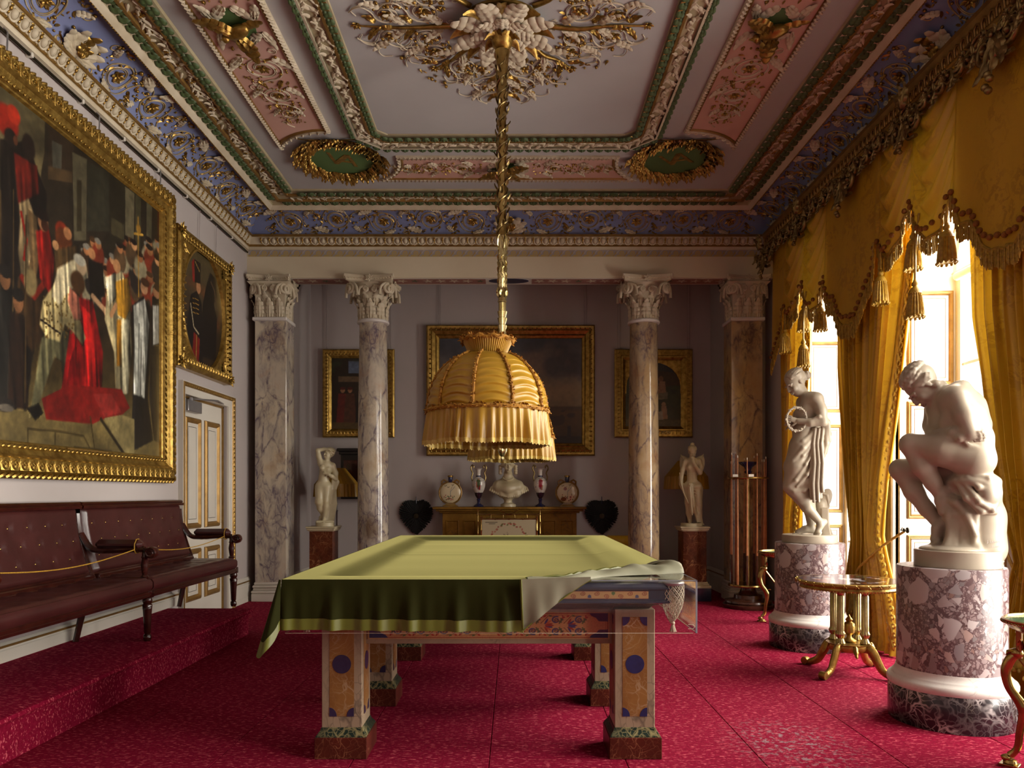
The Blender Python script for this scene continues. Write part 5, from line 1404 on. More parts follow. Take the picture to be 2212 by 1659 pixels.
# ---------------- pedestals of the window statues
def pedestal(x, y, label):
    t = thing('drum_pedestal', label, 'pedestal', (x, y, 0))
    obj('plinth', lathe([(.345, 0), (.347, .01), (.347, .205), (.343, .212)], 64), m_dmarble, t, ang=30)
    obj('base_moulding', lathe([(.342, .21), (.352, .225), (.353, .245), (.345, .262), (.33, .268), (.326, .278), (.318, .286), (.312, .292), (.304, .31), (.302, .322)], 64), m_carr, t, ang=50)
    obj('drum', lathe([(.298, .315), (.298, .928), (.294, .937), (.001, .938)], 64), m_breccia, t, ang=30)
    return t
PX, P2Y, P1Y = 2.68, 4.56, 6.735
pedestal(PX, P2Y, 'breccia marble drum pedestal on dark base carrying the seated figure')
pedestal(PX, P1Y, 'breccia marble drum pedestal on dark base carrying the standing figure')

# ---------------- seated figure
st2 = thing('seated_statue', 'white marble statue of a seated nude leaning forward with folded arms', 'statue', (PX, P2Y, .938), -math.atan2(PX, P2Y))
st2['group'] = ''; del st2['group']
def A(zx, zy, d=0): return (zx*.0006626-1.07, d, 2.2768-.938-zy*.0007697)
S = SDF(.0047)
S.cap([A(1790, 905, -.05), A(1798, 740, -.045), A(1725, 580, -.05), A(1655, 445, -.06)], [.115, .094, .108, .085], .05)
S.cap([A(1700, 905, .09), A(1690, 740, .08), A(1600, 590, .09), A(1545, 460, .10)], [.118, .09, .105, .082], .05)
S.cap([A(1660, 415, -.06), A(1520, 440, .12)], [.075, .07], .05)
S.cap([A(1600, 380, .02), A(1480, 325, .04)], [.054, .05], .035)
S.cap([A(1700, 330, .0), A(1790, 470, .02), A(1850, 620, .03)], [.05, .06, .06], .05)
P = head(S, A(1392, 285, .05), (-.5, -.12, -.78), (-.80, -.05, .55), 1.10, 'wavy', 4)
S.cap([A(1500, 290, .0), A(1540, 285, .04), A(1580, 300, .06)], [.03, .026, .016], .01)
S.ell(A(1600, 610, -.06), (.05, .05, .055), None, .03); S.ell(A(1520, 600, .1), (.05, .05, .055), None, .03)
# arms
S.cap([A(1668, 425, -.115), A(1720, 560, -.165), A(1765, 700, -.18)], [.064, .05, .041], .03)
S.cap([A(1768, 705, -.175), A(1640, 700, -.14), A(1490, 690, -.02)], [.04, .037, .028], .015)
S.cap([A(1480, 480, .17), A(1455, 600, .16), A(1470, 700, .08)], [.06, .046, .042], .03)
S.cap([A(1470, 705, .08), A(1590, 730, -.10), A(1690, 742, -.185)], [.042, .036, .026], .015)
hand(S, A(1690, 742, -.19), (.9, -.15, .05), (.15, .9, .2), .15, .35, 1, .0085)
# near leg
S.cap([A(1800, 900, -.085), A(1560, 825, -.09), A(1310, 765, -.06)], [.112, .094, .062], .03)
S.ell(A(1275, 760, -.06), (.052, .052, .054), None, .03)
S.cap([A(1290, 785, -.06), A(1385, 950, -.055), A(1470, 1080, -.045), A(1545, 1205, -.03)], [.054, .056, .043, .031], .025)
S.cap([A(1430, 940, -.05), A(1500, 1080, -.03)], [.04, .03], .03)
foot(S, A(1590, 1150, -.02), A(1560, 1390, -.06), (-.9, -.3, .1), .18)
# far leg
S.cap([A(1700, 950, .10), A(1450, 960, .10), A(1210, 965, .075)], [.108, .088, .064], .03)
S.ell(A(1180, 960, .075), (.054, .054, .056), None, .03)
S.cap([A(1205, 985, .075), A(1315, 1150, .07), A(1420, 1290, .06), A(1530, 1430, .03)], [.056, .058, .045, .033], .025)
foot(S, A(1590, 1400, .03), A(1462, 1600, -.01), (-.6, -.2, .55), .2)
# rock and drapery
S.cap([A(1790, 1120, .02), A(1850, 1350, .04), A(1860, 1590, .03)], [.115, .125, .135], .05)
S.cap([A(1640, 1120, .09), A(1690, 1350, .07), A(1710, 1590, .04)], [.09, .09, .10], .04)
S.ell(A(1640, 1605, .0), (.19, .2, .03), None, .03)
S.ell(A(1890, 1160, -.02), (.085, .15, .11), None, .03); S.ell(A(1800, 1070, .0), (.14, .17, .05), None, .03)
for p, r in (([(1700, 1050, -.13), (1800, 1190, -.16), (1930, 1290, -.13), (1975, 1200, -.06)], .018), ([(1740, 1040, -.14), (1830, 1120, -.16), (1940, 1150, -.13)], .016), ([(1800, 1030, -.14), (1900, 1050, -.14), (1970, 1130, -.08)], .015),
             ([(1660, 1060, -.1), (1740, 1200, -.15), (1850, 1300, -.14), (1960, 1310, -.08)], .02), ([(1860, 1040, -.14), (1950, 1180, -.12), (1960, 1290, -.09)], .013), ([(1760, 1130, -.15), (1830, 1230, -.165), (1900, 1280, -.15)], .013)):
    S.cap([A(*q) for q in p], [r*.7]+[r]*(len(p)-2)+[r*.6], .012)
for k in range(7):
    x = 1600+k*34; S.cap([A(x, 1180+12*k, -.04-.012*k), A(x+20*math.sin(k), 1330, -.075-.006*k), A(x-10+14*math.cos(k*2), 1480, -.085), A(x-30+8*k, 1600, -.10)], [.014, .02, .018, .024], .014)
S.cap([A(1600, 1210, -.05), A(1660, 1240, -.09), A(1740, 1330, -.12), A(1800, 1480, -.12), A(1790, 1590, -.1)], [.02, .024, .02, .016, .012], .015)
S.obj('figure', m_marble, st2, .02)
obj('round_plinth', xf(lathe([(.236, 0), (.236, .095), (.232, .1), (.001, .1)], 48), T(.035, .0, 0)), m_marble, st2, ang=30)
def incised(s_, size, par, m):
    obj('incised_letters', xf(text_geo(s_, size, .0004), m), m_cord, par, smooth=False)
incised('J. Lawlor S', .022, st2, T(.225, -.095, .16) @ RZ(.55) @ RX(PI/2)); incised('London', .020, st2, T(.235, -.095, .132) @ RZ(.55) @ RX(PI/2))

# ---------------- standing figure with wreath
st1 = thing('standing_statue', 'white marble statue of a draped standing figure holding a flower wreath', 'statue', (PX, P1Y, .938), -math.atan2(PX, P1Y))
def A(zx, zy, d=0): return (zx*.001056-.5256, d, 2.7044-.938-zy*.0011367)
S = SDF(.005)
P = head(S, A(392, 282, -.02), (-.72, -.42, -.52), (-.50, -.1, .84), 1.0, 'cap', 2)
S.ell(A(478, 222, .01), (.036, .04, .042), None, .012)
for k in range(6): S.cap([A(455, 235+k*4, .02-.02*k+.03), A(480, 200+k*10, -.03+.012*k), A(497, 240, -.01+.006*k)], [.009]*3, .004)
S.cap([A(430, 335, .0), A(475, 410, .01)], [.045, .048], .03)
S.cap([A(500, 425, -.07), A(480, 540, -.055), A(455, 660, -.05), A(455, 780, -.06)], [.07, .083, .078, .10], .04)
S.cap([A(480, 430, .08), A(460, 540, .065), A(440, 660, .06), A(450, 780, .07)], [.068, .083, .078, .10], .04)
S.cap([A(545, 425, -.1), A(450, 425, .12)], [.06, .06], .04); S.cap([A(545, 420, .0), A(545, 560, .0), A(500, 700, .01)], [.05, .07, .07], .05)
S.ell(A(418, 525, -.05), (.042, .045, .042), None, .03); S.ell(A(405, 530, .06), (.042, .045, .042), None, .03)
S.cap([A(557, 432, -.115), A(588, 520, -.15), A(603, 605, -.155)], [.056, .047, .041], .03)
S.cap([A(603, 607, -.155), A(510, 612, -.16), A(415, 598, -.15)], [.042, .037, .026], .015)
hand(S, A(415, 598, -.15), (-.9, -.1, .25), (0, .95, 0), .15, .55, -1, .0085)
S.cap([A(445, 430, .13), A(440, 530, .18), A(430, 620, .16)], [.055, .044, .04], .03)
S.cap([A(430, 620, .16), A(375, 622, .06), A(350, 605, -.0)], [.04, .033, .025], .015)
hand(S, A(352, 605, -.0), (-.45, -.8, .1), (.5, -.3, -.4), .14, .5, 1, .0085)
# draped legs
S.cap([A(440, 800, -.05), A(400, 950, -.07), A(350, 1105, -.07)], [.118, .10, .072], .04)
S.cap([A(470, 800, .06), A(475, 1000, .06), A(495, 1150, .05)], [.118, .105, .085], .04)
S.cap([A(430, 900, 0), A(430, 1060, -.02), A(440, 1150, -.01)], [.12, .12, .10], .04)
S.cap([A(380, 1140, -.07), A(430, 1190, -.07), A(470, 1220, -.05)], [.07, .06, .055], .02)
# lower legs
S.cap([A(495, 1180, .05), A(500, 1300, .05), A(512, 1430, .045)], [.056, .05, .033], .02)
foot(S, A(530, 1468, .05), A(350, 1490, .0), (0, 0, 1), .2, .95)
S.cap([A(400, 1170, -.07), A(480, 1275, -.06), A(580, 1390, -.05)], [.055, .05, .032], .02)
foot(S, A(615, 1395, -.02), A(545, 1500, -.10), (-.3, -.7, .6), .17, .92)
# folds of the skirt
for p, r in (([(525, 690, -.13), (450, 760, -.15), (370, 850, -.12), (330, 930, -.06)], .02), ([(530, 720, -.13), (450, 810, -.165), (370, 910, -.15), (325, 960, -.08)], .018), ([(535, 760, -.13), (450, 870, -.16), (380, 1000, -.15)], .013),
             ([(540, 820, -.13), (470, 940, -.165), (390, 1060, -.15), (330, 1110, -.12)], .013), ([(545, 900, -.12), (480, 1020, -.155), (400, 1110, -.145)], .012), ([(550, 990, -.12), (490, 1090, -.13), (400, 1150, -.12)], .012),
             ([(310, 1120, -.1), (380, 1150, -.13), (460, 1140, -.13), (530, 1080, -.12)], .014), ([(340, 880, -.06), (315, 930, -.07), (298, 965, -.07)], .02), ([(430, 640, -.09), (390, 730, -.08), (350, 830, -.05)], .014)):
    S.cap([A(*q) for q in p], [r*.7]+[r]*(len(p)-2)+[r*.6], .016)
for k, (x0, x1, yb) in enumerate(((520, 512, 1205), (536, 530, 1228), (550, 552, 1210), (566, 566, 1226), (580, 584, 1196), (596, 600, 1150))):
    dd = .018*(k % 2)
    S.cap([A(x0+8, 660, -.13-dd*.5), A(x0-6*(k % 2), 780, -.135-dd), A((x0+x1)/2+5*(k % 2), 930, -.14-dd), A(x1-4, 1090, -.14-dd), A(x1+3, yb, -.135-dd*1.2)], [.011, .014, .015, .016, .014], .005)
S.cap([A(520, 700, -.11), A(545, 900, -.11), A(550, 1180, -.105)], [.03, .035, .04], .02)
for p, r in (([(560, 580, -.17), (600, 565, -.17), (640, 610, -.14), (648, 750, -.1), (610, 880, -.08)], .022), ([(575, 600, -.15), (625, 640, -.13), (630, 780, -.11), (600, 900, -.1)], .02), ([(600, 640, -.13), (590, 740, -.13), (600, 830, -.12)], .018), ([(640, 620, -.12), (655, 700, -.08), (630, 850, -.06)], .018),
             ([(530, 585, -.185), (575, 572, -.19), (625, 590, -.17)], .016)):
    S.cap([A(*q) for q in p], [r*.7]+[r]*(len(p)-2)+[r*.6], .01)
# shield and stump behind
S.ell(A(612, 1225, .15), (.06, .022, .12), [[.9, .1, -.4], [0, 1, 0], [.4, 0, .9]], .01); S.cap([A(585, 1160, .13), A(640, 1180, .13), A(655, 1260, .13), A(645, 1310, .13)], [.008, .008, .008, .006], .006)
S.cap([A(590, 1260, .12), A(600, 1400, .12), A(620, 1500, .10)], [.05, .05, .07], .02)
for k in range(4): S.cap([A(600+14*k, 1290, .07), A(602+14*k, 1400, .065), A(606+17*k, 1490, .05)], [.012, .014, .016], .008)
S.obj('figure', m_marble, st1, .02)
obj('round_plinth', lathe([(.232, 0), (.236, .01), (.236, .066), (.23, .072), (.001, .072)], 48), m_marble, st1, ang=30)
wr = []
rw = random.Random(4)
for k in range(44):
    a = 2*PI*k/44; c = A(397, 585, -.185); p = (c[0]+.083*math.cos(a), c[1]+.02*math.cos(a*1), c[2]+.104*math.sin(a))
    if k % 4 == 0: wr.append(xf(rosette(.019, 5, .8), T(*p) @ RX(PI/2) @ RZ(a)))
    else: wr.append(sphere(rw.uniform(.007, .013), (p[0]+rw.uniform(-.006, .006), p[1]+rw.uniform(-.008, .008), p[2]+rw.uniform(-.006, .006)), 7, 5))
c = A(397, 585, -.185)
wr.append(tube([(c[0]+.083*math.cos(a), c[1]+.02*math.cos(a), c[2]+.104*math.sin(a)) for a in np.linspace(0, 2*PI, 33)[:-1]], .009, 6, closed=True))
obj('wreath', join(*wr), m_marble, st1)

# ---------------- square pedestals and the small figures in the screen
def sqped(x, y, label):
    t = thing('square_pedestal', label, 'pedestal', (x, y, 0))
    obj('shaft', box(-.15, .15, -.15, .15, .24, .90, .003), m_brmarble, t, smooth=False)
    obj('cap', join(box(-.19, .19, -.19, .19, .935, .955, .004), box(-.18, .18, -.18, .18, .91, .935, .006), box(-.165, .165, -.165, .165, .895, .912, .004)), m_marble2, t)
    obj('base', join(box(-.165, .165, -.165, .165, .22, .245, .006), box(-.18, .18, -.18, .18, .2, .225, .006), box(-.2, .2, -.2, .2, .165, .2, .006)), m_marble2, t)
    obj('plinth', box(-.2, .2, -.2, .2, 0, .167, .003), m_slate, t, smooth=False)
QY = 9.70
sqped(-2.47, QY, 'brown marble pedestal under the marble nude with raised arm'); sqped(2.33, QY, 'brown marble pedestal under the marble winged figure')
st3 = thing('nude_statuette', 'cream marble figure of a standing nude with one arm raised over the head', 'statue', (-2.457, QY, .955), math.atan2(2.457, QY))
def A(zx, zy, d=0): return (zx*.001059-.363, d, 2.1405-.955-zy*.0010915)
S = SDF(.0058)
P = head(S, A(392, 228, 0), (-.75, -.5, .12), (.05, .1, 1), .70, 'wavy', 5)
S.cap([A(375, 285, 0), A(365, 330, 0)], [.03, .034], .02)
S.cap([A(355, 360, 0), A(350, 420, 0), A(330, 510, 0), A(325, 590, 0)], [.062, .07, .06, .074], .035)
S.cap([A(300, 345, 0), A(425, 365, .01)], [.045, .045], .03); S.cap([A(285, 610, 0), A(365, 610, 0)], [.062, .066], .03)
S.ell(A(306, 392, -.055), (.032, .034, .034), None, .016); S.ell(A(380, 412, -.055), (.032, .034, .034), None, .016)
S.cap([A(290, 325, 0), A(270, 255, .0), A(258, 185, 0)], [.04, .032, .028], .02); S.cap([A(258, 183, 0), A(330, 168, -.0), A(385, 172, -.03)], [.028, .024, .018], .012)
hand(S, A(385, 170, -.03), (.9, -.1, -.15), (0, .3, -.9), .10, .5, 1, .0075)
S.cap([A(432, 370, .01), A(465, 450, 0), A(470, 520, -.02)], [.042, .035, .031], .02); S.cap([A(468, 520, -.03), A(420, 490, -.08), A(385, 470, -.095)], [.03, .025, .019], .012)
hand(S, A(388, 472, -.095), (-.9, -.1, .3), (0, .9, 0), .10, .5, -1, .0075)
S.cap([A(362, 630, -.01), A(350, 790, -.03), A(352, 850, -.02), A(335, 985, 0)], [.07, .045, .043, .025], .025)
S.cap([A(285, 640, 0), A(268, 800, -.05), A(285, 870, -.0), A(320, 960, .05)], [.066, .043, .04, .024], .025)
foot(S, A(335, 1015, .02), A(318, 1035, -.10), (0, 0, 1), .12, .62); foot(S, A(300, 990, .08), A(280, 1015, -.0), (0, 0, 1), .1, .6)
for k in range(8):
    x = 395+11*k; S.cap([A(440+5*k, 500+6*k, -.03+.012*k), A(430+4*k+6*math.sin(k), 650, -.02+.012*k), A(x, 820, .0+.008*k), A(360+11*k, 1010, .0+.008*k)], [.016, .02, .02, .024], .012)
S.cap([A(450, 480, 0), A(485, 560, .01), A(470, 640, .02)], [.03, .03, .02], .015); S.ell(A(345, 1030, .02), (.11, .09, .012), None, .01)
S.obj('figure', m_marble2, st3, .02)
obj('round_plinth', join(lathe([(.12, 0), (.12, .045), (.115, .05), (.001, .05)], 32, cx=.002), box(-.115, .115, -.09, .09, .045, .075, .01)), m_marble2, st3, ang=30)
st4 = thing('winged_statuette', 'cream marble winged figure with topknot and draped hips', 'statue', (2.33, QY, .955), -math.atan2(2.33, QY))
def A(zx, zy, d=0): return (zx*.001415-.5286, d, 2.1405-.955-zy*.0014545)
S = SDF(.0058)
P = head(S, A(376, 152, -.01), (.12, -.85, -.5), (.02, -.35, .95), .66, 'cap', 6)
S.cap([A(375, 100, 0), A(376, 82, 0)], [.022, .026], .01)
S.cap([A(374, 190, .01), A(372, 225, .01)], [.03, .034], .02)
S.cap([A(370, 245, .01), A(372, 290, 0), A(372, 365, 0), A(374, 430, 0)], [.058, .066, .056, .075], .035)
S.cap([A(318, 235, .01), A(432, 235, .01)], [.04, .04], .03); S.ell(A(348, 285, -.05), (.03, .032, .032), None, .016); S.ell(A(400, 285, -.05), (.03, .032, .032), None, .016)
S.cap([A(312, 240, .01), A(290, 310, .0), A(276, 380, -.01)], [.038, .031, .028], .02); S.cap([A(276, 380, -.01), A(275, 440, -.02), A(285, 480, -.03)], [.028, .024, .018], .012)
hand(S, A(285, 480, -.03), (.25, -.1, -.9), (.9, 0, .2), .10, .5, 1, .0075)
S.cap([A(436, 240, .01), A(452, 290, -.02), A(445, 338, -.05)], [.038, .032, .028], .02); S.cap([A(445, 338, -.05), A(405, 280, -.09), A(383, 235, -.09)], [.028, .024, .018], .012)
hand(S, A(383, 235, -.09), (-.1, 0, .95), (-.2, .9, 0), .09, .8, 1, .0075)
S.cap([A(345, 460, 0), A(345, 600, -.02), A(350, 700, 0), A(352, 765, .01)], [.072, .052, .042, .026], .025)
S.cap([A(410, 460, 0), A(420, 600, -.03), A(428, 700, 0), A(430, 765, .01)], [.074, .055, .045, .03], .025)
foot(S, A(355, 785, .03), A(352, 793, -.075), (0, 0, 1), .1, .6); foot(S, A(430, 785, .03), A(475, 795, -.07), (0, 0, 1), .1, .6)
S.cap([A(310, 460, -.03), A(360, 462, -.09), A(440, 460, -.04)], [.03, .035, .03], .02); S.ell(A(358, 447, -.10), (.045, .03, .03), None, .008)
for k in range(7): S.cap([A(345+4*k, 440+4*(k % 3), -.125), A(358, 455, -.13), A(372-4*k, 432+6*(k % 2), -.12)], [.007]*3, .004)
for k in range(5):
    dd = .012*(k % 2); S.cap([A(346+8*k, 465, -.11-dd), A(350+9*k+4*(k % 2), 560, -.10-dd), A(356+11*k, 640, -.085-dd), A(362+14*k, 700+12*(k % 2), -.075-dd)], [.010, .013, .013, .009], .006)
for k in range(6): S.cap([A(318, 470+9*k, -.05), A(380, 490+22*k, -.09+.006*k), A(440, 500+34*k, -.055), A(462, 520+40*k, -.0)], [.008, .010, .010, .007], .008)
for k in range(4): S.cap([A(400+14*k, 640, -.075+.015*k), A(410+14*k, 720, -.065+.015*k), A(420+14*k, 775, -.05+.012*k)], [.011, .014, .013], .007)
S.cap([A(445, 480, .01), A(442, 620, .02), A(442, 765, .03)], [.04, .03, .034], .02)
S.obj('figure', m_marble2, st4, .015)
def wing(sx):
    def fn(u, v):
        w = .085*math.sin(PI*min(1, .15+v*.9))**.8*(1 if v < .9 else .8); x = sx*(.02+.13*v); z = .62+.20*v*1.35+ (u-.5)*w*2*.55; x += sx*(-(u-.5)*w*1.7)
        return (x, .075+.06*v+.004*math.cos(u*12), z+.06)
    return thick(grid(fn, 9, 12), (0, 1, 0), .008)
obj('wing', wing(-1), m_marble2, st4); obj('wing', wing(1), m_marble2, st4)
obj('bow', tube([A(262, 335, -.05), A(275, 430, -.06), A(300, 520, -.075), A(342, 610, -.11)], [.006, .009, .009, .006], 6), m_marble2, st4)
obj('round_plinth', lathe([(.145, 0), (.145, .034), (.14, .04), (.001, .04)], 32), m_marble2, st4, ang=30)
# ---------------- bust for the mantelpiece
bu = thing('portrait_bust', 'cream marble bust with pearl necklace and ruffled shawl on mantelpiece', 'bust', (-.075, 10.67, 1.19))
def A(zx, zy, d=0): return (.0011984*(zx-320), d, 2.215-1.19-.0011984*zy)
S = SDF(.006)
P = head(S, A(318, 365, -.02), (.12, -.97, -.02), (0, .05, 1), .98, 'wavy', 8)
S.ell(A(318, 290, .06), (.06, .06, .05), None, .02)
for sx in (-1, 1):
    for k in range(4): S.ell(A(318+sx*92, 370+28*k, .0), (.028, .035, .022), None, .01)
S.cap([A(318, 460, 0), A(318, 540, .02)], [.062, .068], .03)
S.cap([A(200, 600, .02), A(320, 570, .03), A(440, 600, .02)], [.075, .09, .075], .05); S.cap([A(210, 620, -.03), A(320, 640, -.06), A(430, 620, -.03)], [.08, .09, .08], .04)
S.cap([A(150, 640, .02), A(250, 700, -.05), A(330, 715, -.07), A(420, 700, -.05), A(505, 640, .02)], [.05, .055, .05, .055, .05], .02)
for k in range(20):
    t = -1+2*k/19; S.cap([A(328+215*t, 640-20*abs(t)+30*(1-t*t), -.06*(1-t*t)-.01), A(328+226*t, 690+50*(1-t*t)-30*abs(t), -.085*(1-t*t)-.02)], [.008, .016], .008)
for r_, yy in ((.075, 500), (.09, 525), (.105, 545)):
    S.cap([A(318+r_/.0012*math.sin(a), yy+40*math.cos(a), -.085*math.cos(a)-.0) for a in np.linspace(-1.7, 1.7, 16)], [.0085]*16, .003)
S.obj('head_and_shoulders', m_marble2, bu)
obj('socle', lathe([(.11, 0), (.11, .035), (.085, .045), (.06, .06), (.058, .09), (.075, .115), (.088, .125), (.088, .14)], 28), m_marble2, bu, ang=30)
# ================================================================ window drapery
VP = 2.17; XV = XR-.20
vw = [-1.085, -.95, -.85, -.72, -.60, -.52, -.40, -.23, -.08, .03, .06, .12, .31, .48, .58, .66, .76, .88, 1.0, 1.085]
vz = [2.92, 2.93, 3.02, 3.2, 3.25, 3.48, 3.32, 3.25, 3.36, 3.58, 3.60, 3.52, 3.31, 3.36, 3.50, 3.25, 3.18, 3.0, 2.92, 2.92]
def vbot(w): return ip(w, vw, vz)+.012*math.sin(w*24)
def vx(w, v):
    """v 0 top .. 1 bottom: swags hang in catenary folds, pendants stay flat"""
    x = XV
    for wc, hw in ((.31, .26), (-.23, .28)):
        t = (w-wc)/hw
        if abs(t) < 1:
            e = (1-t*t)
            x -= .075*e*math.sin(PI*min(1, v*.75+.1)); x += .026*e**.4*math.sin(2*PI*(5.5*v-1.5*e))*min(1, v*4)
    for wc in (.05, .57, -.51):
        x -= .02*math.exp(-((w-wc)/.035)**2)*v; 
    if w > .58 or w < -.52: x += -.02+.006*math.cos(w*2*PI*3/1.085)*v
    return x-.02*v
me_pom = mesh('pompom', sphere(.021, (0, 0, 0), 8, 6), m_pomp)
tp = [(.001, 0), (.012, -.003), (.016, -.018), (.024, -.026), (.026, -.042), (.016, -.054), (.03, -.066), (.042, -.085), (.05, -.11), (.044, -.12), (.05, -.13), (.06, -.2), (.066, -.28), (.06, -.284), (.001, -.27)]
me_tas = mesh('tassel', join(lathe(tp[:9], 18), lathe(tp[8:], 36, flute=18, fl=.16), *[sphere(.013, (.062*math.cos(a), .062*math.sin(a), -.288), 6, 4) for a in np.arange(0, 6.2, .52)]), m_tassel)
def valance(yc, label, w0=-1.085, w1=1.085):
    t = thing('window_valance', label, 'valance', (0, 0, 0), 0, 'damask window valances')
    n = int((w1-w0)/.016); vs = np.linspace(0, 1, 46); ws = np.linspace(w0, w1, n)
    rows = [[(vx(w, v), yc+w, lerp(4.42, vbot(w), v)) for w in ws] for v in vs]
    fb = obj('swag_fabric', loops(rows, False), m_damask2, t, ang=180)
    fr = []; L = .135
    k = 0
    for w in np.arange(w0+.008, w1, .0135):
        z = vbot(w)+.02; x = vx(w, 1)-.004; big = k % 4 == 0; ln = L*(1.0+.06*math.sin(w*40))
        if big: fr.append(xf(lathe([(.003, 0), (.009, -.012), (.011, -.03), (.005, -.042), (.010, -.055), (.012, -.08), (.006, -.092), (.010, -.10), (.011, -.125), (.001, -ln-.01)], 6), T(x-.008, yc+w, z)))
        else: fr.append(tube([(x, yc+w, z), (x-.004, yc+w, z-ln*.5), (x, yc+w, z-ln)], .0062, 5))
        k += 1
    obj('bullion_fringe', join(*fr), m_bull, t, kind='stuff')
    obj('braid', tube([(vx(w, .99)-.006, yc+w, vbot(w)+.012) for w in ws], .013, 6), m_bull, t)
    # pompom trimming follows the edge
    d = 0; last = None
    for w in np.linspace(w0+.01, w1-.01, 260):
        v = .935; p = Vector((vx(w, v)-.014, yc+w, lerp(4.42, vbot(w), v)-.0))
        if last is None or (p-last).length > .062: obj('pompom', me_pom, None, t, T(*p)); last = p
    for w, zt, dx, cord in ((.44, 3.25, -.03, .25), (-.01, 3.40, -.0, .12), (-.13, 3.00, -.05, .5), (-.49, 3.30, -.02, .2)):
        if not w0 < w < w1: continue
        ta = obj('tassel', me_tas, None, t, T(XV-.05+dx, yc+w, zt))
        obj('tassel_cord', tube([(0, 0, -.005), (0, 0, cord*.5), (.03, .0, cord)], .009, 6), m_tassel, ta)
    return t
valance(WIN_Y[0], 'gold damask swagged valance over the window behind the standing statue', -1.085, 1.085 if False else 1.0)
valance(WIN_Y[1], 'gold damask swagged valance over the window behind the seated statue')
valance(WIN_Y[2], 'gold damask valance pendant falling past the gilt pelmet beyond the seated statue', .45, 1.085)
# carved gilt ornament under the pelmet cornice (parts of the pelmet)
me_gs = mesh('carved_scroll', join(tube(spiral(1.6, .085, .02, 26, 0, 0, 1), [.019-.009*i/26 for i in range(27)], 6), tube(bez([(.085, 0, 0), (.09, .06, .01), (.05, .12, .01), (-.03, .13, 0)], 5), .015, 6), sphere(.022, (0, 0, .01), 8, 5)), m_gilt)
me_gl3 = mesh('carved_leaf', leaf(.17, .09, 4, .4, .25, 7, 13), m_gilt)
me_gd = mesh('carved_drop', join(*[xf(leaf(.24, .09, 4, .35, .25, 7, 13), RZ(PI+a)) for a in (0, .5, -.5)], *[sphere(.02, (.02*math.sin(k*2.2), -.2-.028*k, .04), 7, 5) for k in range(4)], rosette(.06, 6, .7)), m_gilt)
def PF(y, z, o=.178): return FR((XR-o-.115, y, z), (0, -1, 0), (0, 0, 1), (-1, 0, 0))
y = 9.22
for k in range(24):
    yy = 9.2-.2255*k
    if yy < 3.95: break
    big = k % 5 == 2
    for s in (-1, 1):
        obj('carved_scroll', me_gs, None, pel, PF(yy+s*.055, 4.30-.02*(k % 2)) @ SCL(s*.72, .72*(1 if k % 2 else -1), 1))
        obj('carved_leaf', me_gl3, None, pel, PF(yy+s*.09, 4.36) @ RZ(PI-s*.7) @ SCL(.8, .8, 1)); obj('carved_leaf', me_gl3, None, pel, PF(yy+s*.02, 4.28) @ RZ(PI+s*.35) @ SCL(.6, .75, 1))
    obj('carved_rosette', me_rosb, None, pel, PF(yy+.11, 4.33, .19) @ SCL(.9, .9, 1.3))
for yy, s_ in ((8.97, 1), (7.93, .8), (6.84, 1.15), (5.76, .85), (4.67, 1.25)):
    obj('carved_drop', me_gd, None, pel, PF(yy, 4.26, .2) @ SCL(s_, s_, s_))
    for s in (-1, 1): obj('carved_scroll', me_gs, None, pel, PF(yy+s*.12, 4.22, .19) @ SCL(s*1.05, -1.05, 1.2))
for yy in (7.93, 5.76, 9.1):
    for a in (-.55, 0, .55): obj('carved_leaf', me_gl3, None, pel, PF(yy, 4.36, .21) @ RZ(a) @ SCL(1, 1.15, 1.2))
# curtains, gathered by tie-backs
def curtain(label, lead, out, npl, xoff=0, braid=True, tie=1.0, phase=0):
    """lead / out: [(z, y)] leading and outer edge"""
    lz, ly = zip(*sorted(lead)); oz, oy = zip(*sorted(out))
    t = thing('curtain', label, 'curtain', (0, 0, 0), 0, 'gold damask curtains')
    def fn(u, v):
        z = lerp(3.95, .012, v); a = ip(z, lz, ly); b = ip(z, oz, oy); w = abs(b-a); g = math.exp(-((z-tie)/.35)**2)
        am = .045*(1-.45*g)*min(1, .6/w*.55+.4); ph = u*npl*2*PI+phase+.5*math.sin(z*1.3+u*4)
        x = XR-.10+xoff+am*math.sin(ph)+.012*math.sin(ph*2.3+z)-.05*g*math.sin(PI*u)
        if z < .12: x -= (.12-z)*.25
        return (min(x, XR-.015), lerp(a, b, u)+.012*math.cos(ph), z)
    obj('fabric', grid(fn, npl*16+1, 60), m_damask, t, ang=180)
    if braid:
        bp_, rg = [], []
        s = 1 if oy[0] > ly[0] else -1
        for k in range(53):
            z = 3.8-3.72*k/52; y0_ = ip(z, lz, ly); yb_ = y0_+s*.055; x_ = fn(.06, (3.95-z)/3.938)[0]-.03
            bp_.append((x_-.026, yb_+s*.0+.018*(1 if k % 2 else -1), z))
            rg.append(tube([(x_-.018, yb_+s*.035+.044*math.cos(q), z+.036*math.sin(q)) for q in np.linspace(0, 2*PI, 11)[:-1]], .011, 5, closed=True))
            rg.append(tube([(x_-.016, yb_-s*.02+.024*math.cos(q), z+.036+.02*math.sin(q)) for q in np.linspace(0, 2*PI, 9)[:-1]], .009, 5, closed=True))
        obj('braid', join(tube(bez(bp_, 2), .013, 5), *rg), m_braid, t, kind='stuff')
        rib = [[(fn(u_, k/60)[0]-.014, ip(lerp(3.95, .012, k/60), lz, ly)+s*dy, lerp(3.95, .012, k/60)) for k in range(61)] for u_, dy in ((.03, -.012), (.05, .05), (.09, .115))]
        obj('satin_border', loops(rib, False), m_satin, t, ang=180)
    return t
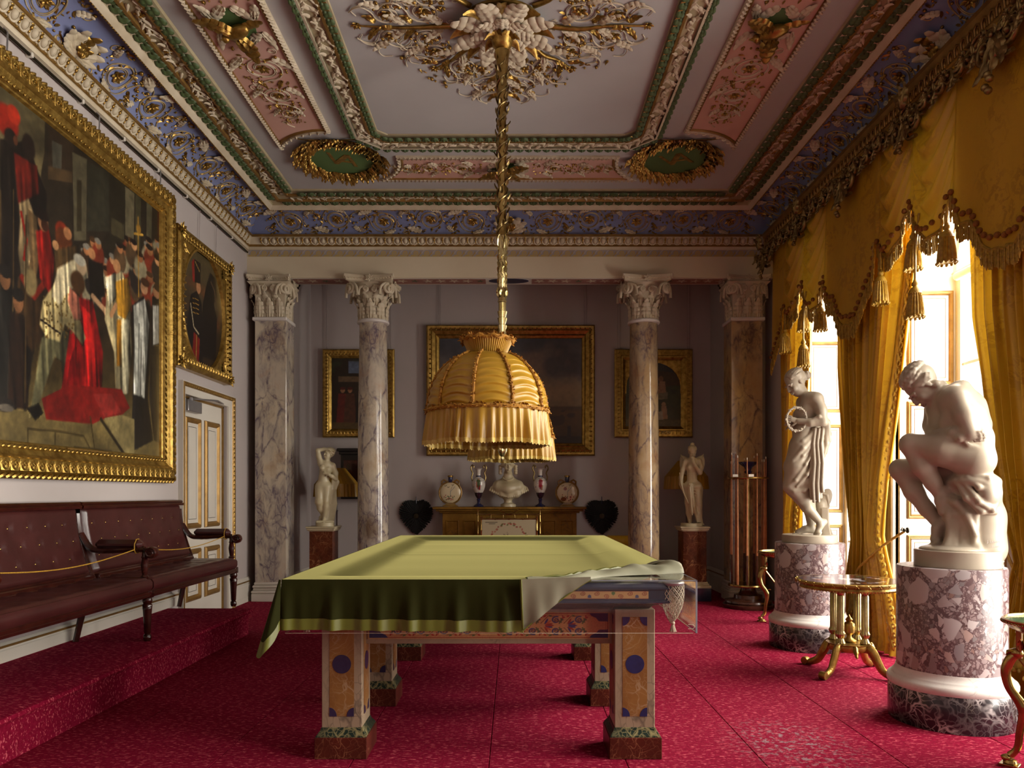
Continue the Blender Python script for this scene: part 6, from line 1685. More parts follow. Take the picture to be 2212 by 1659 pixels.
curtain('gold damask curtain with braided edge behind the standing statue', [(0, 8.30), (.9, 8.42), (1.6, 8.36), (3.0, 8.12), (4, 8.1)], [(0, 8.95), (1, 8.85), (4, 9.0)], 5)
c1 = curtain('gold damask curtain hanging straight between the two statues', [(0, 7.30), (.95, 7.02), (1.6, 7.18), (2.6, 7.36), (4, 7.4)], [(0, 6.87), (.95, 6.83), (2, 6.86), (4, 6.86)], 6, -.02, False)
c2 = curtain('gold damask curtain with braided edge drawn aside between the two statues', [(0, 6.18), (.5, 6.34), (1.0, 6.52), (1.5, 6.48), (2.2, 6.28), (3.2, 6.02), (4, 6.0)], [(0, 6.85), (.95, 6.81), (2, 6.84), (4, 6.84)], 6, -.0)
c3 = curtain('gold damask curtain hanging behind the seated statue', [(0, 5.1), (.95, 4.74), (1.6, 4.98), (2.6, 5.2), (4, 5.24)], [(0, 4.3), (4, 4.3)], 9, -.03, False)
for k, (c, ya, yb_) in enumerate(((c2, 6.26, 6.74), (c3, 5.0, 4.5))):
    rp = bez([(XR-.05, ya, 1.06), (XR-.13, lerp(ya, yb_, .4), .93), (XR-.20, yb_, .72), (XR-.2, yb_+.06, .66)], 8)
    tb = obj('tie_back', tube(rp, .011, 7), m_rope, c)
    obj('tie_tassel', me_tas, None, tb, T(XR-.2, yb_+.06, .66) @ SCL(1.1, 1.1, 1.25)); obj('tie_tassel', me_tas, None, tb, T(XR-.22, yb_-.08, .63) @ SCL(1.1, 1.1, 1.25))
    hk = obj('tie_hook', join(lathe([(.025, 0), (.025, .008), (.01, .012), (.01, .03), (.02, .035), (.001, .045)], 12), tube([(0, 0, .025), (.02, 0, .05), (.03, .02, .03)], .006, 6)), m_iron, c, FR((XR-.02, ya, 1.07), (0, 1, 0), (0, 0, 1), (-1, 0, 0)))

# ================================================================ hanging billiard lamp
LX, LYc = -.085, 5.66
lamp = thing('billiard_lamp', 'brass hanging billiard lamp with two ruffled gold silk dome shades', 'lamp', (LX, LYc, 0))
obj('rod', lathe([(.034, 3.34), (.03, 3.5), (.034, 3.7), (.03, 4.2), (.035, 4.5), (.05, 4.70), (.06, 4.74), (.05, 4.755)], 14), m_brass, lamp)
vg = []
for s in (0, PI):
    vg.append(tube([(.041*math.cos(k*.42+s), .041*math.sin(k*.42+s), 3.36+.0136*k) for k in range(100)], .0065, 5))
r_ = random.Random(2)
for k in range(70):
    z = 3.36+1.36*k/70; a = k*2.4; vg.append(xf(leaf(.055, .035, 2, .5, .3, 5, 6), T(.04*math.cos(a), .04*math.sin(a), z) @ RZ(a-PI/2) @ RX(.6+.6*r_.random())))
obj('vine_wrap', join(*vg), m_gilt, lamp)
cup = obj('lily_cup', lathe([(.03, 3.24), (.036, 3.28), (.03, 3.34)], 14), m_bright, lamp)
for k in range(5): obj('petal', xf(leaf(.16, .06, 1, .45, .2, 7, 8), RZ(2*PI*k/5+.3) @ T(0, .022, 3.20) @ RX(1.32)), m_bright, cup)
obj('stem', lathe([(.024, 2.56), (.03, 2.60), (.024, 2.62), (.032, 2.64), (.034, 2.66), (.024, 2.665), (.034, 2.70), (.036, 2.715), (.026, 2.72), (.034, 2.75), (.037, 2.765), (.027, 2.77), (.028, 2.83), (.034, 2.835), (.034, 2.845), (.03, 2.85), (.033, 2.93), (.03, 2.94), (.035, 2.95), (.032, 3.1), (.035, 3.2), (.032, 3.26)], 16, flute=8, fl=.12), m_bright, lamp)
for k in range(6): obj('collar_leaf', xf(leaf(.09, .05, 2, .9, .2, 5, 9), RZ(PI*k/3) @ T(0, .03, 2.87) @ RX(1.25)), m_bright, lamp)
for k in range(8): obj('relief_spray', xf(join(*[xf(leaf(.06, .03, 2, .5, .3, 5, 5), T(0, .045*q, 0) @ RZ(.5*(-1)**q)) for q in range(5)]), RZ(PI/4*k) @ T(0, .033, 2.97) @ RX(PI/2)), m_bright, lamp)
obj('stem', lathe([(.02, 1.80), (.024, 2.0), (.02, 2.2), (.026, 2.4), (.024, 2.58)], 12), m_bright, lamp)
fi = obj('finial', lathe([(.001, 1.62), (.008, 1.635), (.014, 1.645), (.01, 1.66), (.022, 1.672), (.034, 1.70), (.036, 1.72), (.026, 1.75), (.03, 1.77), (.018, 1.80)], 16, flute=8, fl=.15), m_bright, lamp)
dv = Vector((.0745, 1.05)); 
obj('cross_arm', tube(bez([(-dv.x, -dv.y, 2.30), (-dv.x*.6, -dv.y*.6, 2.18), (0, 0, 2.10), (dv.x*.6, dv.y*.6, 2.18), (dv.x, dv.y, 2.30)], 8), .016, 8), m_bright, lamp)
def dome(z): return z
def shade(cx, cy, rot):
    nP = 10; zb, zt, R = 1.885, 2.24, .368
    def prof(v):     # v 0 bottom .. 1 top
        a = v*1.24; return R*math.cos(a)**.85, zb+(zt-zb)*math.sin(a)/math.sin(1.24)
    def fn(u, v):
        a = u*2*PI+rot; r, z = prof(v); ph = (u*nP) % 1; e = math.sin(PI*ph)**.5; fold = .5+.5*math.sin(2*PI*(v*9-.55*math.sin(PI*ph)))
        rr = r+e*(.016*fold**1.5-.004)*(1-.4*v)
        return (rr*math.cos(a), rr*math.sin(a), z-.006*e*fold)
    sh = obj('shade', grid(fn, 160, 72, True), m_silk, lamp, T(cx, cy, 0), ang=180)
    def ruche(path, r, n, closed=False, seed=1):
        rn = random.Random(seed); gs = [tube(path, r*.8, 6, closed=closed)]
        P = [Vector(p) for p in path]; tot = len(P)-1 if not closed else len(P)
        for k in range(n):
            t = k/n*tot; i = int(t); p = P[i % len(P)].lerp(P[(i+1) % len(P)], t-i)
            d = Vector((rn.uniform(-1, 1), rn.uniform(-1, 1), rn.uniform(-1, 1))).normalized()
            gs.append(xf(leaf(r*1.55, r*1.4, 1, .5, .3, 3, 4), T(*(p+d*r*.2)) @ d.to_track_quat('Y', 'Z').to_matrix().to_4x4()))
        return join(*gs)
    for k in range(nP):
        a = 2*PI*k/nP+rot; pts = []
        for v in np.linspace(0, 1, 15): r, z = prof(v); pts.append(((r+.006)*math.cos(a), (r+.006)*math.sin(a), z))
        obj('rib_ruche', ruche(pts, .0115, 70, seed=k), m_ruche, sh)
    obj('band_ruche', ruche([((R+.008)*math.cos(a), (R+.008)*math.sin(a), zb) for a in np.linspace(0, 2*PI, 61)[:-1]], .015, 330, True, 7), m_ruche, sh)
    def sk(u, v):
        a = u*2*PI; n = 44; ph = u*n*2*PI+1.2*math.sin(u*31); am = (.004+.014*v)*(.65+.5*math.sin(u*53)*math.sin(u*17)); r = R+.004+.012*v+am*math.sin(ph+1.6*math.sin(u*47))+.004*v*math.sin(ph*.37)
        return (r*math.cos(a), r*math.sin(a), lerp(zb, 1.70, v)+.004*math.sin(u*40)*v)
    ruf = obj('ruffle', grid(sk, 352, 10, True), m_silk, sh, ang=180)
    def fg(u, v):
        x, y, z = sk(u, 1); return (x*(1+.004*math.sin(u*2200)*v), y*(1+.004*math.sin(u*2200)*v), z-.026*v*(1+.15*math.sin(u*900)))
    obj('fringe', grid(fg, 700, 3, True), m_lace, ruf, ang=180)
    r0, z0 = prof(1.0)
    def co(u, v):
        a = u*2*PI; ph = u*64*2*PI; r = lerp(.112, .155, v**1.2)+.003*math.sin(ph); return (r*math.cos(a), r*math.sin(a), lerp(z0-.012, z0+.085, v))
    cc = obj('collar', grid(co, 384, 6, True), m_silk, sh, ang=180)
    obj('collar_ruche', ruche([((.16+.006*math.sin(a*9))*math.cos(a), (.16+.006*math.sin(a*9))*math.sin(a), z0+.088+.008*math.sin(a*13)) for a in np.linspace(0, 2*PI, 49)[:-1]], .016, 150, True, 9), m_ruche, cc)
    obj('collar_ruche', ruche([(.118*math.cos(a), .118*math.sin(a), z0-.008) for a in np.linspace(0, 2*PI, 37)[:-1]], .009, 80, True, 11), m_ruche, cc)
    obj('gallery', join(lathe([(.115, z0-.012), (.03, z0+.01), (.02, z0+.06)], 16), lathe([(.018, 2.34), (.018, 1.84), (.04, 1.82), (.045, 1.78), (.02, 1.75), (.012, 1.72), (.001, 1.71)], 14)), m_brass, sh)
shade(-.0745, -1.05, .12); shade(.0745, 1.05, .3)
# ================================================================ paintings
def framed(name, label, cat, M, w, h, fw, prof, mat=None):
    """frame outer size w x h in local xy, z toward the room"""
    t = thing(name, label, cat); t.matrix_basis = M
    obj('frame', mould(rect(w, h), prof), mat or m_gframe, t, ang=22)
    obj('backing', box(-w/2+.02, w/2-.02, -h/2+.02, h/2-.02, 0, .012), m_dark, t, smooth=False)
    return t
def around(t, w, h, inset_, step, me, name, z, rot=True, skip=None, sc=1):
    W_, H_ = w-2*inset_, h-2*inset_
    for L, f in ((W_, lambda s: (s, -H_/2, 0)), (H_, lambda s: (W_/2, s, PI/2)), (W_, lambda s: (-s, H_/2, PI)), (H_, lambda s: (-W_/2, -s, -PI/2))):
        n = max(1, int(round(L/step)))
        for k in range(n):
            x, y, a = f(-L/2+L*(k+.5)/n)
            if skip and skip(x, y): continue
            obj(name, me, None, t, T(x, y, z) @ RZ(a if rot else 0) @ SCL(sc, sc, sc))
me_knot = mesh('carved_rosette', join(box(-.042, .042, -.042, .042, -.004, .006, .004), tube([(.03*math.cos(a), .03*math.sin(a), .008) for a in np.linspace(0, 2*PI, 13)[:-1]], .007, 5, closed=True), rosette(.026, 4, .9)), m_gframe)
me_twist = mesh('rope_twist', tube([(-.024, -.012, 0), (-.008, 0, .009), (.008, .004, .009), (.024, .014, 0)], .012, 5), m_gframe)
me_fleck = mesh('leaf_fleck', leaf(.05, .03, 2, .4, .4, 5, 6), m_gframe)
# ---- the large history painting on the left wall
BW_, BH_ = 3.66, 2.83; byc, bzc = 7.33-BW_/2, 1.48+BH_/2
MB_ = FR((XL+.02, byc, bzc), (0, 1, 0), (0, 0, 1), (1, 0, 0))
pr = [(0, -.02), (0, .05), (.02, .07), (.035, .06), (.045, .075), (.05, .085), (.135, .095), (.145, .11), (.155, .10), (.165, .085), (.20, .07), (.21, .08), (.225, .075), (.235, .055), (.245, .05), (.26, .02)]
big = framed('history_painting', 'large gilt-framed painting of a crowd of robed figures and soldiers', 'painting', MB_, BW_, BH_, .26, pr)
sk_ = None
around(big, BW_, BH_, .092, .094, me_knot, 'carved_rosette', .091, skip=sk_)
around(big, BW_, BH_, .02, .062, me_twist, 'rope_twist', .066, skip=sk_)
around(big, BW_, BH_, .217, .055, me_twist, 'bead_twist', .078, skip=sk_, sc=.62)
cw, ch = BW_-.5, BH_-.5; cy0, cz0 = byc-cw/2, bzc-ch/2
C_ = Canvas(330, 244, '#2c2418', 11); XC = XL+.05
def q(px, py):
    Y = -XC*FPX/(1109.0-px) if px < 1100 else 0; z = EYE+(1066-py)*Y/FPX; return ((Y-cy0)/cw*C_.asp, (z-cz0)/ch)
def qp(*pts): return [q(*p) for p in pts]
def qe(px, py, rx, ry, col, rot=0, soft=.25, al=1):
    a, b = q(px, py); c, d = q(px+rx, py); e, f = q(px, py-ry); C_.ell(a, b, max(.004, abs(c-a)), max(.004, abs(f-b)), col, rot, soft, al)
C_.vgrad([(0, '#6a5c38'), (.12, '#75663e'), (.22, '#4a3c22'), (.5, '#2a2016'), (.75, '#332c1e'), (1, '#4c4434')])
C_.poly([(0, .6), (.72, .6), (.72, 1), (0, 1)], '#5a5138'); C_.clouds('#8a7a50', .6, 1, 4, .45, .8); C_.clouds('#3c3526', .6, 1, 5, .55, .8)
C_.poly(qp((100, 120), (365, 300), (365, 620), (60, 560), (96, 330)), '#2b241a'); C_.poly(qp((104, 180), (160, 230), (160, 380), (104, 380)), '#33281c')
C_.poly(qp((156, 330), (188, 345), (186, 520), (160, 520)), '#5c5540'); C_.poly(qp((166, 390), (176, 390), (176, 500), (166, 500)), '#37301f'); C_.poly(qp((188, 350), (236, 372), (236, 500), (188, 500)), '#343226')
C_.poly(qp((236, 380), (270, 400), (270, 560), (236, 540)), '#2b2619'); C_.poly(qp((270, 404), (290, 418), (288, 580), (270, 570)), '#6a624a'); C_.poly(qp((240, 470), (268, 486), (268, 520), (240, 506)), '#4c452f')
C_.poly(qp((292, 420), (304, 428), (302, 560), (292, 560)), '#4a4530'); C_.poly(qp((316, 436), (328, 444), (326, 560), (316, 560)), '#5a543e'); C_.poly(qp((340, 440), (362, 456), (362, 600), (340, 590)), '#46190f')
C_.poly(qp((112, 305), (134, 315), (132, 380), (114, 372)), '#4d4a3e')
C_.poly(qp((104, 360), (156, 372), (156, 396), (104, 388)), '#4a3a26')
# left: horsemen in shadow, red plumes, white horse head
C_.robe(qp((0, 300), (60, 310), (100, 420), (95, 560), (60, 860), (0, 850)), '#1c1611'); C_.robe(qp((30, 330), (80, 360), (85, 420), (40, 440)), '#5a1a12')
qe(14, 262, 26, 34, '#8a2416'); qe(30, 250, 14, 20, '#a4301c'); qe(24, 300, 14, 20, '#241c16'); qe(34, 305, 5, 10, '#5a3420'); qe(62, 320, 14, 28, '#241a14')
C_.robe(qp((42, 440), (62, 430), (76, 470), (74, 520), (60, 590), (46, 600), (40, 540), (44, 480)), '#a08a64'); C_.robe(qp((60, 450), (80, 470), (86, 560), (70, 640), (55, 640), (66, 560)), '#6c5638'); C_.line(qp((46, 460), (58, 520), (52, 560)), .006, '#9a2418')
C_.robe(qp((40, 600), (90, 600), (104, 720), (70, 760), (30, 700)), '#3b2a18'); C_.line(qp((48, 600), (74, 640), (98, 610)), .012, '#7c2416'); qe(66, 610, 14, 30, '#8c7a52')
C_.robe(qp((78, 500), (104, 490), (118, 560), (110, 640), (86, 600)), '#8e1d16'); qe(93, 480, 11, 20, '#9c6f4c'); qe(92, 466, 14, 12, '#1e1511'); qe(97, 488, 8, 12, '#3a2014')
qe(134, 500, 14, 20, '#7a2c18'); qe(138, 520, 18, 26, '#5a3018'); qe(146, 505, 9, 13, '#a4724a'); C_.robe(qp((118, 540), (168, 530), (170, 580), (120, 590)), '#4c3a22'); qe(120, 530, 7, 10, '#b0845a')
for k in range(9):      # foot soldiers in half shadow toward the near end
    x_ = .05+.055*k; y_ = .40+.03*math.sin(k*2.1); C_.robe([(x_-.045, .1), (x_+.045, .1), (x_+.035, y_), (x_-.035, y_)], ('#2a1c14', '#3a2a1c', '#4c1a12', '#22201c')[k % 4]); C_.ell(x_, y_+.035, .022, .03, '#7c5638'); C_.ell(x_, y_+.058, .027, .02, '#1c1814'); C_.line([(x_+.03, .12), (x_+.035, y_+.3)], .003, '#4a3a22')
# crowd of heads under the arches
rc = random.Random(5)
for k in range(60):
    px = rc.uniform(180, 345); py = rc.uniform(525, 640)-(px-180)*.03; col = rc.choice(['#a9764c', '#b98b60', '#8e5c3a', '#9c6a44'])
    qe(px, py+24, 13, 26, rc.choice(['#3a2a1c', '#54402a', '#7c3420', '#8e8468', '#2c2622', '#9a9074'])); qe(px, py, 6.5, 11, col); qe(px-1, py-7, 7, 6, rc.choice(['#2a1a10', '#4a321c', '#1c1410', '#7c766a']))
C_.line(qp((298, 470), (299, 640)), .004, '#a07a30'); C_.line(qp((290, 505), (308, 508)), .005, '#b08a3a'); qe(299, 495, 5, 10, '#8c6a2a')
# embracing pair: patterned tunic, white fur, crimson robe
C_.robe(qp((64, 900), (90, 730), (120, 700), (150, 720), (146, 760), (150, 880), (140, 882), (134, 780), (118, 770), (88, 860), (80, 880)), '#6e6a4c')
C_.robe(qp((160, 640), (200, 650), (222, 760), (218, 870), (180, 880), (130, 860), (150, 720)), '#8c1416'); C_.robe(qp((176, 660), (196, 680), (206, 780), (196, 870), (180, 870), (186, 760)), '#b3201e'); C_.robe(qp((150, 780), (164, 740), (166, 860), (140, 866)), '#6c0f12')
C_.robe(qp((86, 700), (92, 650), (120, 610), (150, 620), (170, 680), (185, 730), (178, 745), (160, 720), (140, 700), (130, 738), (100, 728)), '#b0a070')
for k in range(70): 
    px, py = rc.uniform(92, 160), rc.uniform(630, 730); qe(px, py, 1.6, 2.2, '#6c5426', soft=.6)
C_.robe(qp((112, 640), (124, 580), (160, 560), (186, 570), (190, 600), (160, 620), (140, 640), (128, 660)), '#c0b492'); qe(176, 575, 11, 20, '#c0a684'); qe(172, 562, 13, 12, '#b8b2a0'); qe(168, 610, 15, 24, '#4e341c'); C_.robe(qp((150, 620), (170, 640), (176, 690), (160, 690), (146, 650)), '#a86a54')
C_.robe(qp((190, 560), (220, 570), (226, 640), (196, 650)), '#17130f'); qe(198, 548, 8, 12, '#a87850'); C_.line(qp((200, 640), (226, 670), (236, 690)), .012, '#c09a74'); C_.line(qp((88, 690), (130, 720)), .004, '#2a1a10')
C_.robe(qp((56, 880), (84, 872), (92, 890), (76, 906)), '#15110c'); C_.robe(qp((130, 882), (170, 884), (172, 900), (140, 898)), '#15110c')
# bishop and clergy
C_.robe(qp((232, 600), (262, 585), (280, 620), (284, 760), (276, 850), (250, 845), (246, 760), (226, 690)), '#8f8464'); C_.robe(qp((246, 610), (276, 600), (284, 660), (270, 690), (254, 680)), '#9a7224'); C_.robe(qp((252, 690), (262, 690), (262, 790), (252, 790)), '#9a6c1e'); C_.robe(qp((262, 690), (280, 690), (276, 850), (264, 850)), '#aca588'); C_.robe(qp((228, 600), (248, 590), (250, 640), (236, 660)), '#b0aa92')
qe(252, 575, 8, 14, '#a67a52'); C_.line(qp((250, 660), (240, 680)), .012, '#b88a60')
C_.robe(qp((284, 660), (310, 640), (326, 670), (318, 860), (330, 950), (284, 975), (286, 850), (288, 760)), '#1f1c1a'); C_.robe(qp((288, 660), (312, 645), (322, 700), (312, 860), (288, 850), (290, 740)), '#a5a498'); C_.line(qp((300, 700), (298, 850)), .006, '#7c7c74'); C_.line(qp((308, 690), (306, 850)), .005, '#c8c6ba')
qe(311, 622, 8, 14, '#b08460'); qe(313, 610, 9, 9, '#4a2f1c'); C_.robe(qp((328, 640), (350, 640), (356, 720), (352, 960), (332, 950), (322, 860)), '#191716'); C_.robe(qp((330, 660), (350, 660), (352, 740), (330, 745)), '#8e8d84'); qe(338, 632, 8, 13, '#a97a56'); qe(340, 622, 8, 8, '#3c2a1c')
# ground, red carpet on the step, paving
C_.poly(qp((90, 860), (150, 830), (262, 840), (280, 880), (258, 900), (220, 905), (200, 915), (100, 905)), '#7c1a16', .95); C_.poly(qp((200, 850), (240, 850), (262, 890), (225, 900)), '#93302a', .8)
C_.poly(qp((225, 902), (262, 895), (290, 905), (290, 980), (270, 985)), '#8a7c52'); C_.line(qp((218, 905), (268, 980)), .008, '#2e2616'); 
for a, b in (((60, 925), (120, 930)), ((120, 930), (118, 965)), ((120, 930), (180, 940)), ((180, 940), (200, 978)), ((160, 965), (240, 972)), ((195, 900), (205, 975)), ((60, 925), (60, 960))): C_.line(qp(a, b), .004, '#4a3e22')
qe(8, 872, 24, 16, '#2a2622'); qe(14, 880, 16, 8, '#6c6458')
C_.grain(60, .2); C_.grain(14, .25); C_.a = C_.a**1.12*.92
painted('canvas', C_, lambda u, v: ((u-.5)*cw, (v-.5)*ch, 0*u+.03), m_paint, big)
obj('title_plate', xf(box(-.28, .28, -.006, .006, 0, .003), T(.35, -BH_/2+.236, .06)), m_goldp, big)
# ---- oval painting over the door
OW, OH = 1.38, 1.42; MO = FR((XL+.015, 8.11, 3.37), (0, 1, 0), (0, 0, 1), (1, 0, 0))
ov = framed('oval_painting', 'square gilt frame with an oval painting of a cavalryman and dark horse', 'painting', MO, OW, OH, .1, [(0, -.015), (0, .06), (.02, .085), (.05, .09), (.085, .07), (.1, .045), (.12, .045)])
N = 64; ea, eb = .53, .62
def sqpt(a, w, h):
    c, s = math.cos(a), math.sin(a); k = min(w/2/max(abs(c), 1e-6), h/2/max(abs(s), 1e-6)); return (c*k, s*k)
an = [2*PI*k/N for k in range(N)]
obj('spandrel', loops([[(*sqpt(a, OW-.2, OH-.2), .045) for a in an], [((ea+.05)*math.cos(a), (eb+.05)*math.sin(a), .048) for a in an], [((ea+.04)*math.cos(a), (eb+.04)*math.sin(a), .06) for a in an], [((ea+.015)*math.cos(a), (eb+.015)*math.sin(a), .055) for a in an], [(ea*math.cos(a), eb*math.sin(a), .02) for a in an]]), m_gframe, ov)
around(ov, OW, OH, .045, .07, me_fleck, 'carved_leaf', .088, sc=1.2); around(ov, OW, OH, .085, .05, me_fleck, 'carved_leaf', .07, sc=.7)
for sx in (-1, 1):
    for sy in (-1, 1):
        obj('corner_shell', xf(rosette(.085, 7, .5), T(sx*(OW/2-.05), sy*(OH/2-.05), .085)), m_gframe, ov)
        obj('spandrel_spray', xf(join(*[xf(leaf(.16-.03*abs(k), .05, 3, .3, .3, 5, 9), RZ(k*.38)) for k in (-2, -1, 0, 1, 2)], spir(.05, 1.5, 1, .008)), T(sx*.55, sy*.575, .046) @ RZ(math.atan2(-sy, -sx)-PI/2) @ SCL(.9, .9, 1)), m_gframe, ov)
C_ = Canvas(110, 128, '#241d14', 8); C_.vgrad([(0, '#2c2014'), (.35, '#2a2016'), (.6, '#3e3322'), (1, '#4a4028')]); C_.clouds('#6a3a20', .35, .75, 3, .5, .6)
a_ = C_.asp
C_.poly([(.42, .1), (.70, .1), (.74, .5), (.66, .62), (.72, .68), (.70, .86), (.58, .88), (.50, .74), (.42, .55)], '#120e0c'); C_.poly([(.62, .80), (.70, .86), (.735, .72), (.70, .64), (.66, .68)], '#1e1813'); C_.line([(.60, .80), (.68, .74), (.70, .66)], .006, '#5c4630')
C_.poly([(.1, 0), (.42, 0), (.44, .3), (.40, .56), (.30, .64), (.18, .58), (.12, .35)], '#15110f'); C_.poly([(.2, 0), (.34, 0), (.36, .24), (.24, .28)], '#6e1812'); C_.line([(.28, 0), (.3, .26)], .008, '#8c6a30')
C_.ell(.335, .68, .045, .055, '#a0704c'); C_.poly([(.24, .70), (.37, .72), (.385, .90), (.24, .90)], '#1a1310'); C_.poly([(.22, .70), (.26, .70), (.25, .9), (.20, .86)], '#7c1a14'); C_.line([(.27, .88), (.36, .82)], .005, '#9c7a36')
for yy in (.44, .48, .52, .56): C_.line([(.22, yy), (.34, yy+.01)], .004, '#8c6a2c')
C_.line([(.18, .5), (.24, .32), (.34, .28)], .008, '#a89878'); C_.grain(40, .2)
painted('canvas', C_, lambda u, v: ((u-.5)*2*ea, (v-.5)*2*eb, 0*u+.022), m_paint, ov, mask=lambda u, v: ((u-.5)*2)**2+((v-.5)*2)**2 < 1.02)
# ---- three paintings on the alcove wall
def backpic(name, label, xa, xb_, za, zb_, fw, prof, cv_, orn=.05, arched=False, orn_in=.04):
    w, h = xb_-xa, zb_-za; M = FR(((xa+xb_)/2, YB-.025, (za+zb_)/2), (1, 0, 0), (0, 0, 1), (0, -1, 0))
    t = framed(name, label, 'painting', M, w, h, fw, prof)
    painted('canvas', cv_, lambda u, v: ((u-.5)*(w-2*fw+.02), (v-.5)*(h-2*fw+.02), 0*u+.016), m_paint, t)
    around(t, w, h, orn_in, orn, me_fleck, 'carved_leaf', max(p[1] for p in prof)-.006, sc=.95)
    return t
C_ = Canvas(84, 110, '#241a12', 3); C_.vgrad([(0, '#2e2214'), (.3, '#2a1e14'), (1, '#261d14')]); C_.poly([(.24, .78), (.44, .78), (.44, .95), (.24, .95)], '#5a6478'); C_.poly([(.1, .66), (.66, .66), (.66, .74), (.1, .74)], '#5e4a34'); C_.clouds('#2c3420', .75, 1, 5, .5, .8)
for k, (x, c) in enumerate(((.16, '#5c1f18'), (.26, '#4a2a1c'), (.42, '#1a1614'), (.56, '#3c2c20'), (.66, '#2c241c'))):
    C_.poly([(x-.09, .08), (x+.09, .08), (x+.06, .5), (x-.06, .5)], c); C_.ell(x, .545, .03, .036, '#8e6446'); C_.ell(x, .57, .04, .02, '#4a1814' if k < 2 else '#17120e')
C_.poly([(0, 0), (.78, 0), (.78, .1), (0, .1)], '#4e3c1e'); C_.grain(30, .2)
fp = [(0, 0), (0, .05), (.02, .065), (.07, .06), (.085, .05), (.095, .05), (.125, .025), (.13, .012)]
lp_ = backpic('figure_painting', 'gilt-framed dark painting of standing figures behind the marble column', -2.79, -1.74, 2.20, 3.49, .13, fp, C_)
C_ = Canvas(170, 120, '#6c665c', 4); C_.vgrad([(0, '#33230f'), (.14, '#4a3418'), (.3, '#5a4224'), (.345, '#4a3a28'), (.36, '#7c6a4c'), (.5, '#8c7654'), (.7, '#5f5852'), (1, '#3e4048')]); C_.clouds('#8a705a', .4, 1, 3, .5, .55); C_.clouds('#2c2e36', .5, 1, 3, .55, .6)
C_.poly([(0, 0), (1.42, 0), (1.42, .07), (0, .1)], '#241808')
for x, y, s in ((1.15, .22, .09), (1.0, .26, .045), (1.3, .27, .04), (.9, .28, .025), (1.22, .31, .02), (1.08, .33, .015)): C_.ell(x, y, s, s*.55, '#3a2614'); C_.ell(x+s*.7, y+s*.3, s*.3, s*.3, '#3a2614')
C_.poly([(1.26, .06), (1.30, .06), (1.30, .17), (1.27, .17)], '#2a2018'); C_.grain(30, .12)
mp_ = backpic('landscape_painting', 'wide gilt-framed landscape with cloudy sky over the fireplace', -1.27, 1.19, 1.93, 3.84, .19, [(0, 0), (0, .07), (.02, .09), (.05, .085), (.065, .075), (.085, .085), (.13, .06), (.14, .065), (.15, .045), (.18, .03), (.19, .014)], C_, .07)
C_ = Canvas(90, 110, '#1d1a12', 6); C_.vgrad([(0, '#5a4e30'), (.2, '#3c3820'), (.5, '#23241a'), (1, '#2a2c30')]); C_.clouds('#3e4426', .2, .8, 4, .5, .7); C_.poly([(.4, .6), (.8, .62), (.8, .8), (.45, .85)], '#3c2a1c')
C_.ell(.52, .72, .035, .045, '#7c5436'); C_.poly([(.46, .48), (.60, .50), (.58, .68), (.50, .68)], '#8a6848'); C_.poly([(.42, .40), (.62, .42), (.62, .52), (.46, .5)], '#6a6248'); C_.poly([(.36, .44), (.46, .42), (.44, .56), (.38, .58)], '#8c1d14')
C_.ell(.56, .34, .03, .035, '#a07c58'); C_.poly([(.52, .12), (.62, .12), (.60, .32), (.53, .32)], '#9c7a58'); C_.poly([(.44, .12), (.56, .10), (.54, .24), (.46, .22)], '#a49a84'); C_.poly([(.0, .0), (.82, .0), (.82, .10), (0, .12)], '#5c5030'); C_.grain(30, .2)
rp_ = backpic('arched_painting', 'gilt-framed painting with arched top of a figure and child', 1.48, 2.62, 2.20, 3.49, .17, [(0, 0), (0, .05), (.015, .06), (.09, .06), (.10, .05), (.12, .05), (.15, .03), (.17, .012)], C_, .055)
aw, ah = .80+.02, .95+.02
A0 = [(-aw/2, 0), (-aw/2, ah/2)]+[(x, ah/2) for x in np.linspace(-aw/2, aw/2, 13)][1:-1]+[(aw/2, ah/2), (aw/2, 0)]
A1 = [(-aw/2+.015, 0), ]+[(-(aw/2-.015)*math.cos(a), .10+(ah/2-.13)*math.sin(a)) for a in np.linspace(0, PI, len(A0)-2)]+[(aw/2-.015, 0)]
obj('arched_slip', thick(loops([[(x, z, .018) for x, z in A0], [(x, z, .018) for x, z in A1]], False), (0, 0, 1), .012), m_gframe, rp_)
obj('gilt_letters', xf(text_geo('ORCAS', .055, .002), T(.16, -.575, .062)), m_dark, rp_, smooth=False)
# hanging cords of the pictures and the rail on the left wall
for px, z0, pic in ((703, 3.49, lp_), (840, 3.49, lp_), (947, 3.84, mp_), (1262, 3.84, mp_), (1334, 3.49, rp_), (1484, 3.49, rp_)):
    x = (px-1109)*YB/FPX
    c = obj('picture_cord', join(tube([(x, YB-.02, z0-.03), (x, YB-.02, 4.9)], .0035, 5), tube([(x+.035, YB-.02, z0-.03), (x+.035, YB-.02, 4.9)], .0035, 5)), m_cord, pic, pic.matrix_basis.inverted())
rl = thing('picture_rail', 'dark metal picture rail with white hooks under the left cornice', 'picture rail')
obj('rail', tube([(XL+.03, 3.6, 4.455), (XL+.03, 9.48, 4.455)], .012, 8), m_iron, rl)
for y in np.arange(4.6, 9.5, .62): obj('bracket', box(XL, XL+.05, y-.012, y+.012, 4.44, 4.475, .004), m_wpaint, rl)
for y in (4.95, 6.05, 7.1): obj('hook', tube([(XL+.03, y, 4.48), (XL+.055, y, 4.45), (XL+.05, y, 4.30)], .006, 5), m_steel, rl)
for y, z in ((8.05, 4.07), (8.5, 4.07)):
    obj('picture_cord', tube([(XL+.02, y, z-.02), (XL+.03, y, 4.45)], .004, 5), m_cord, ov, ov.matrix_basis.inverted())

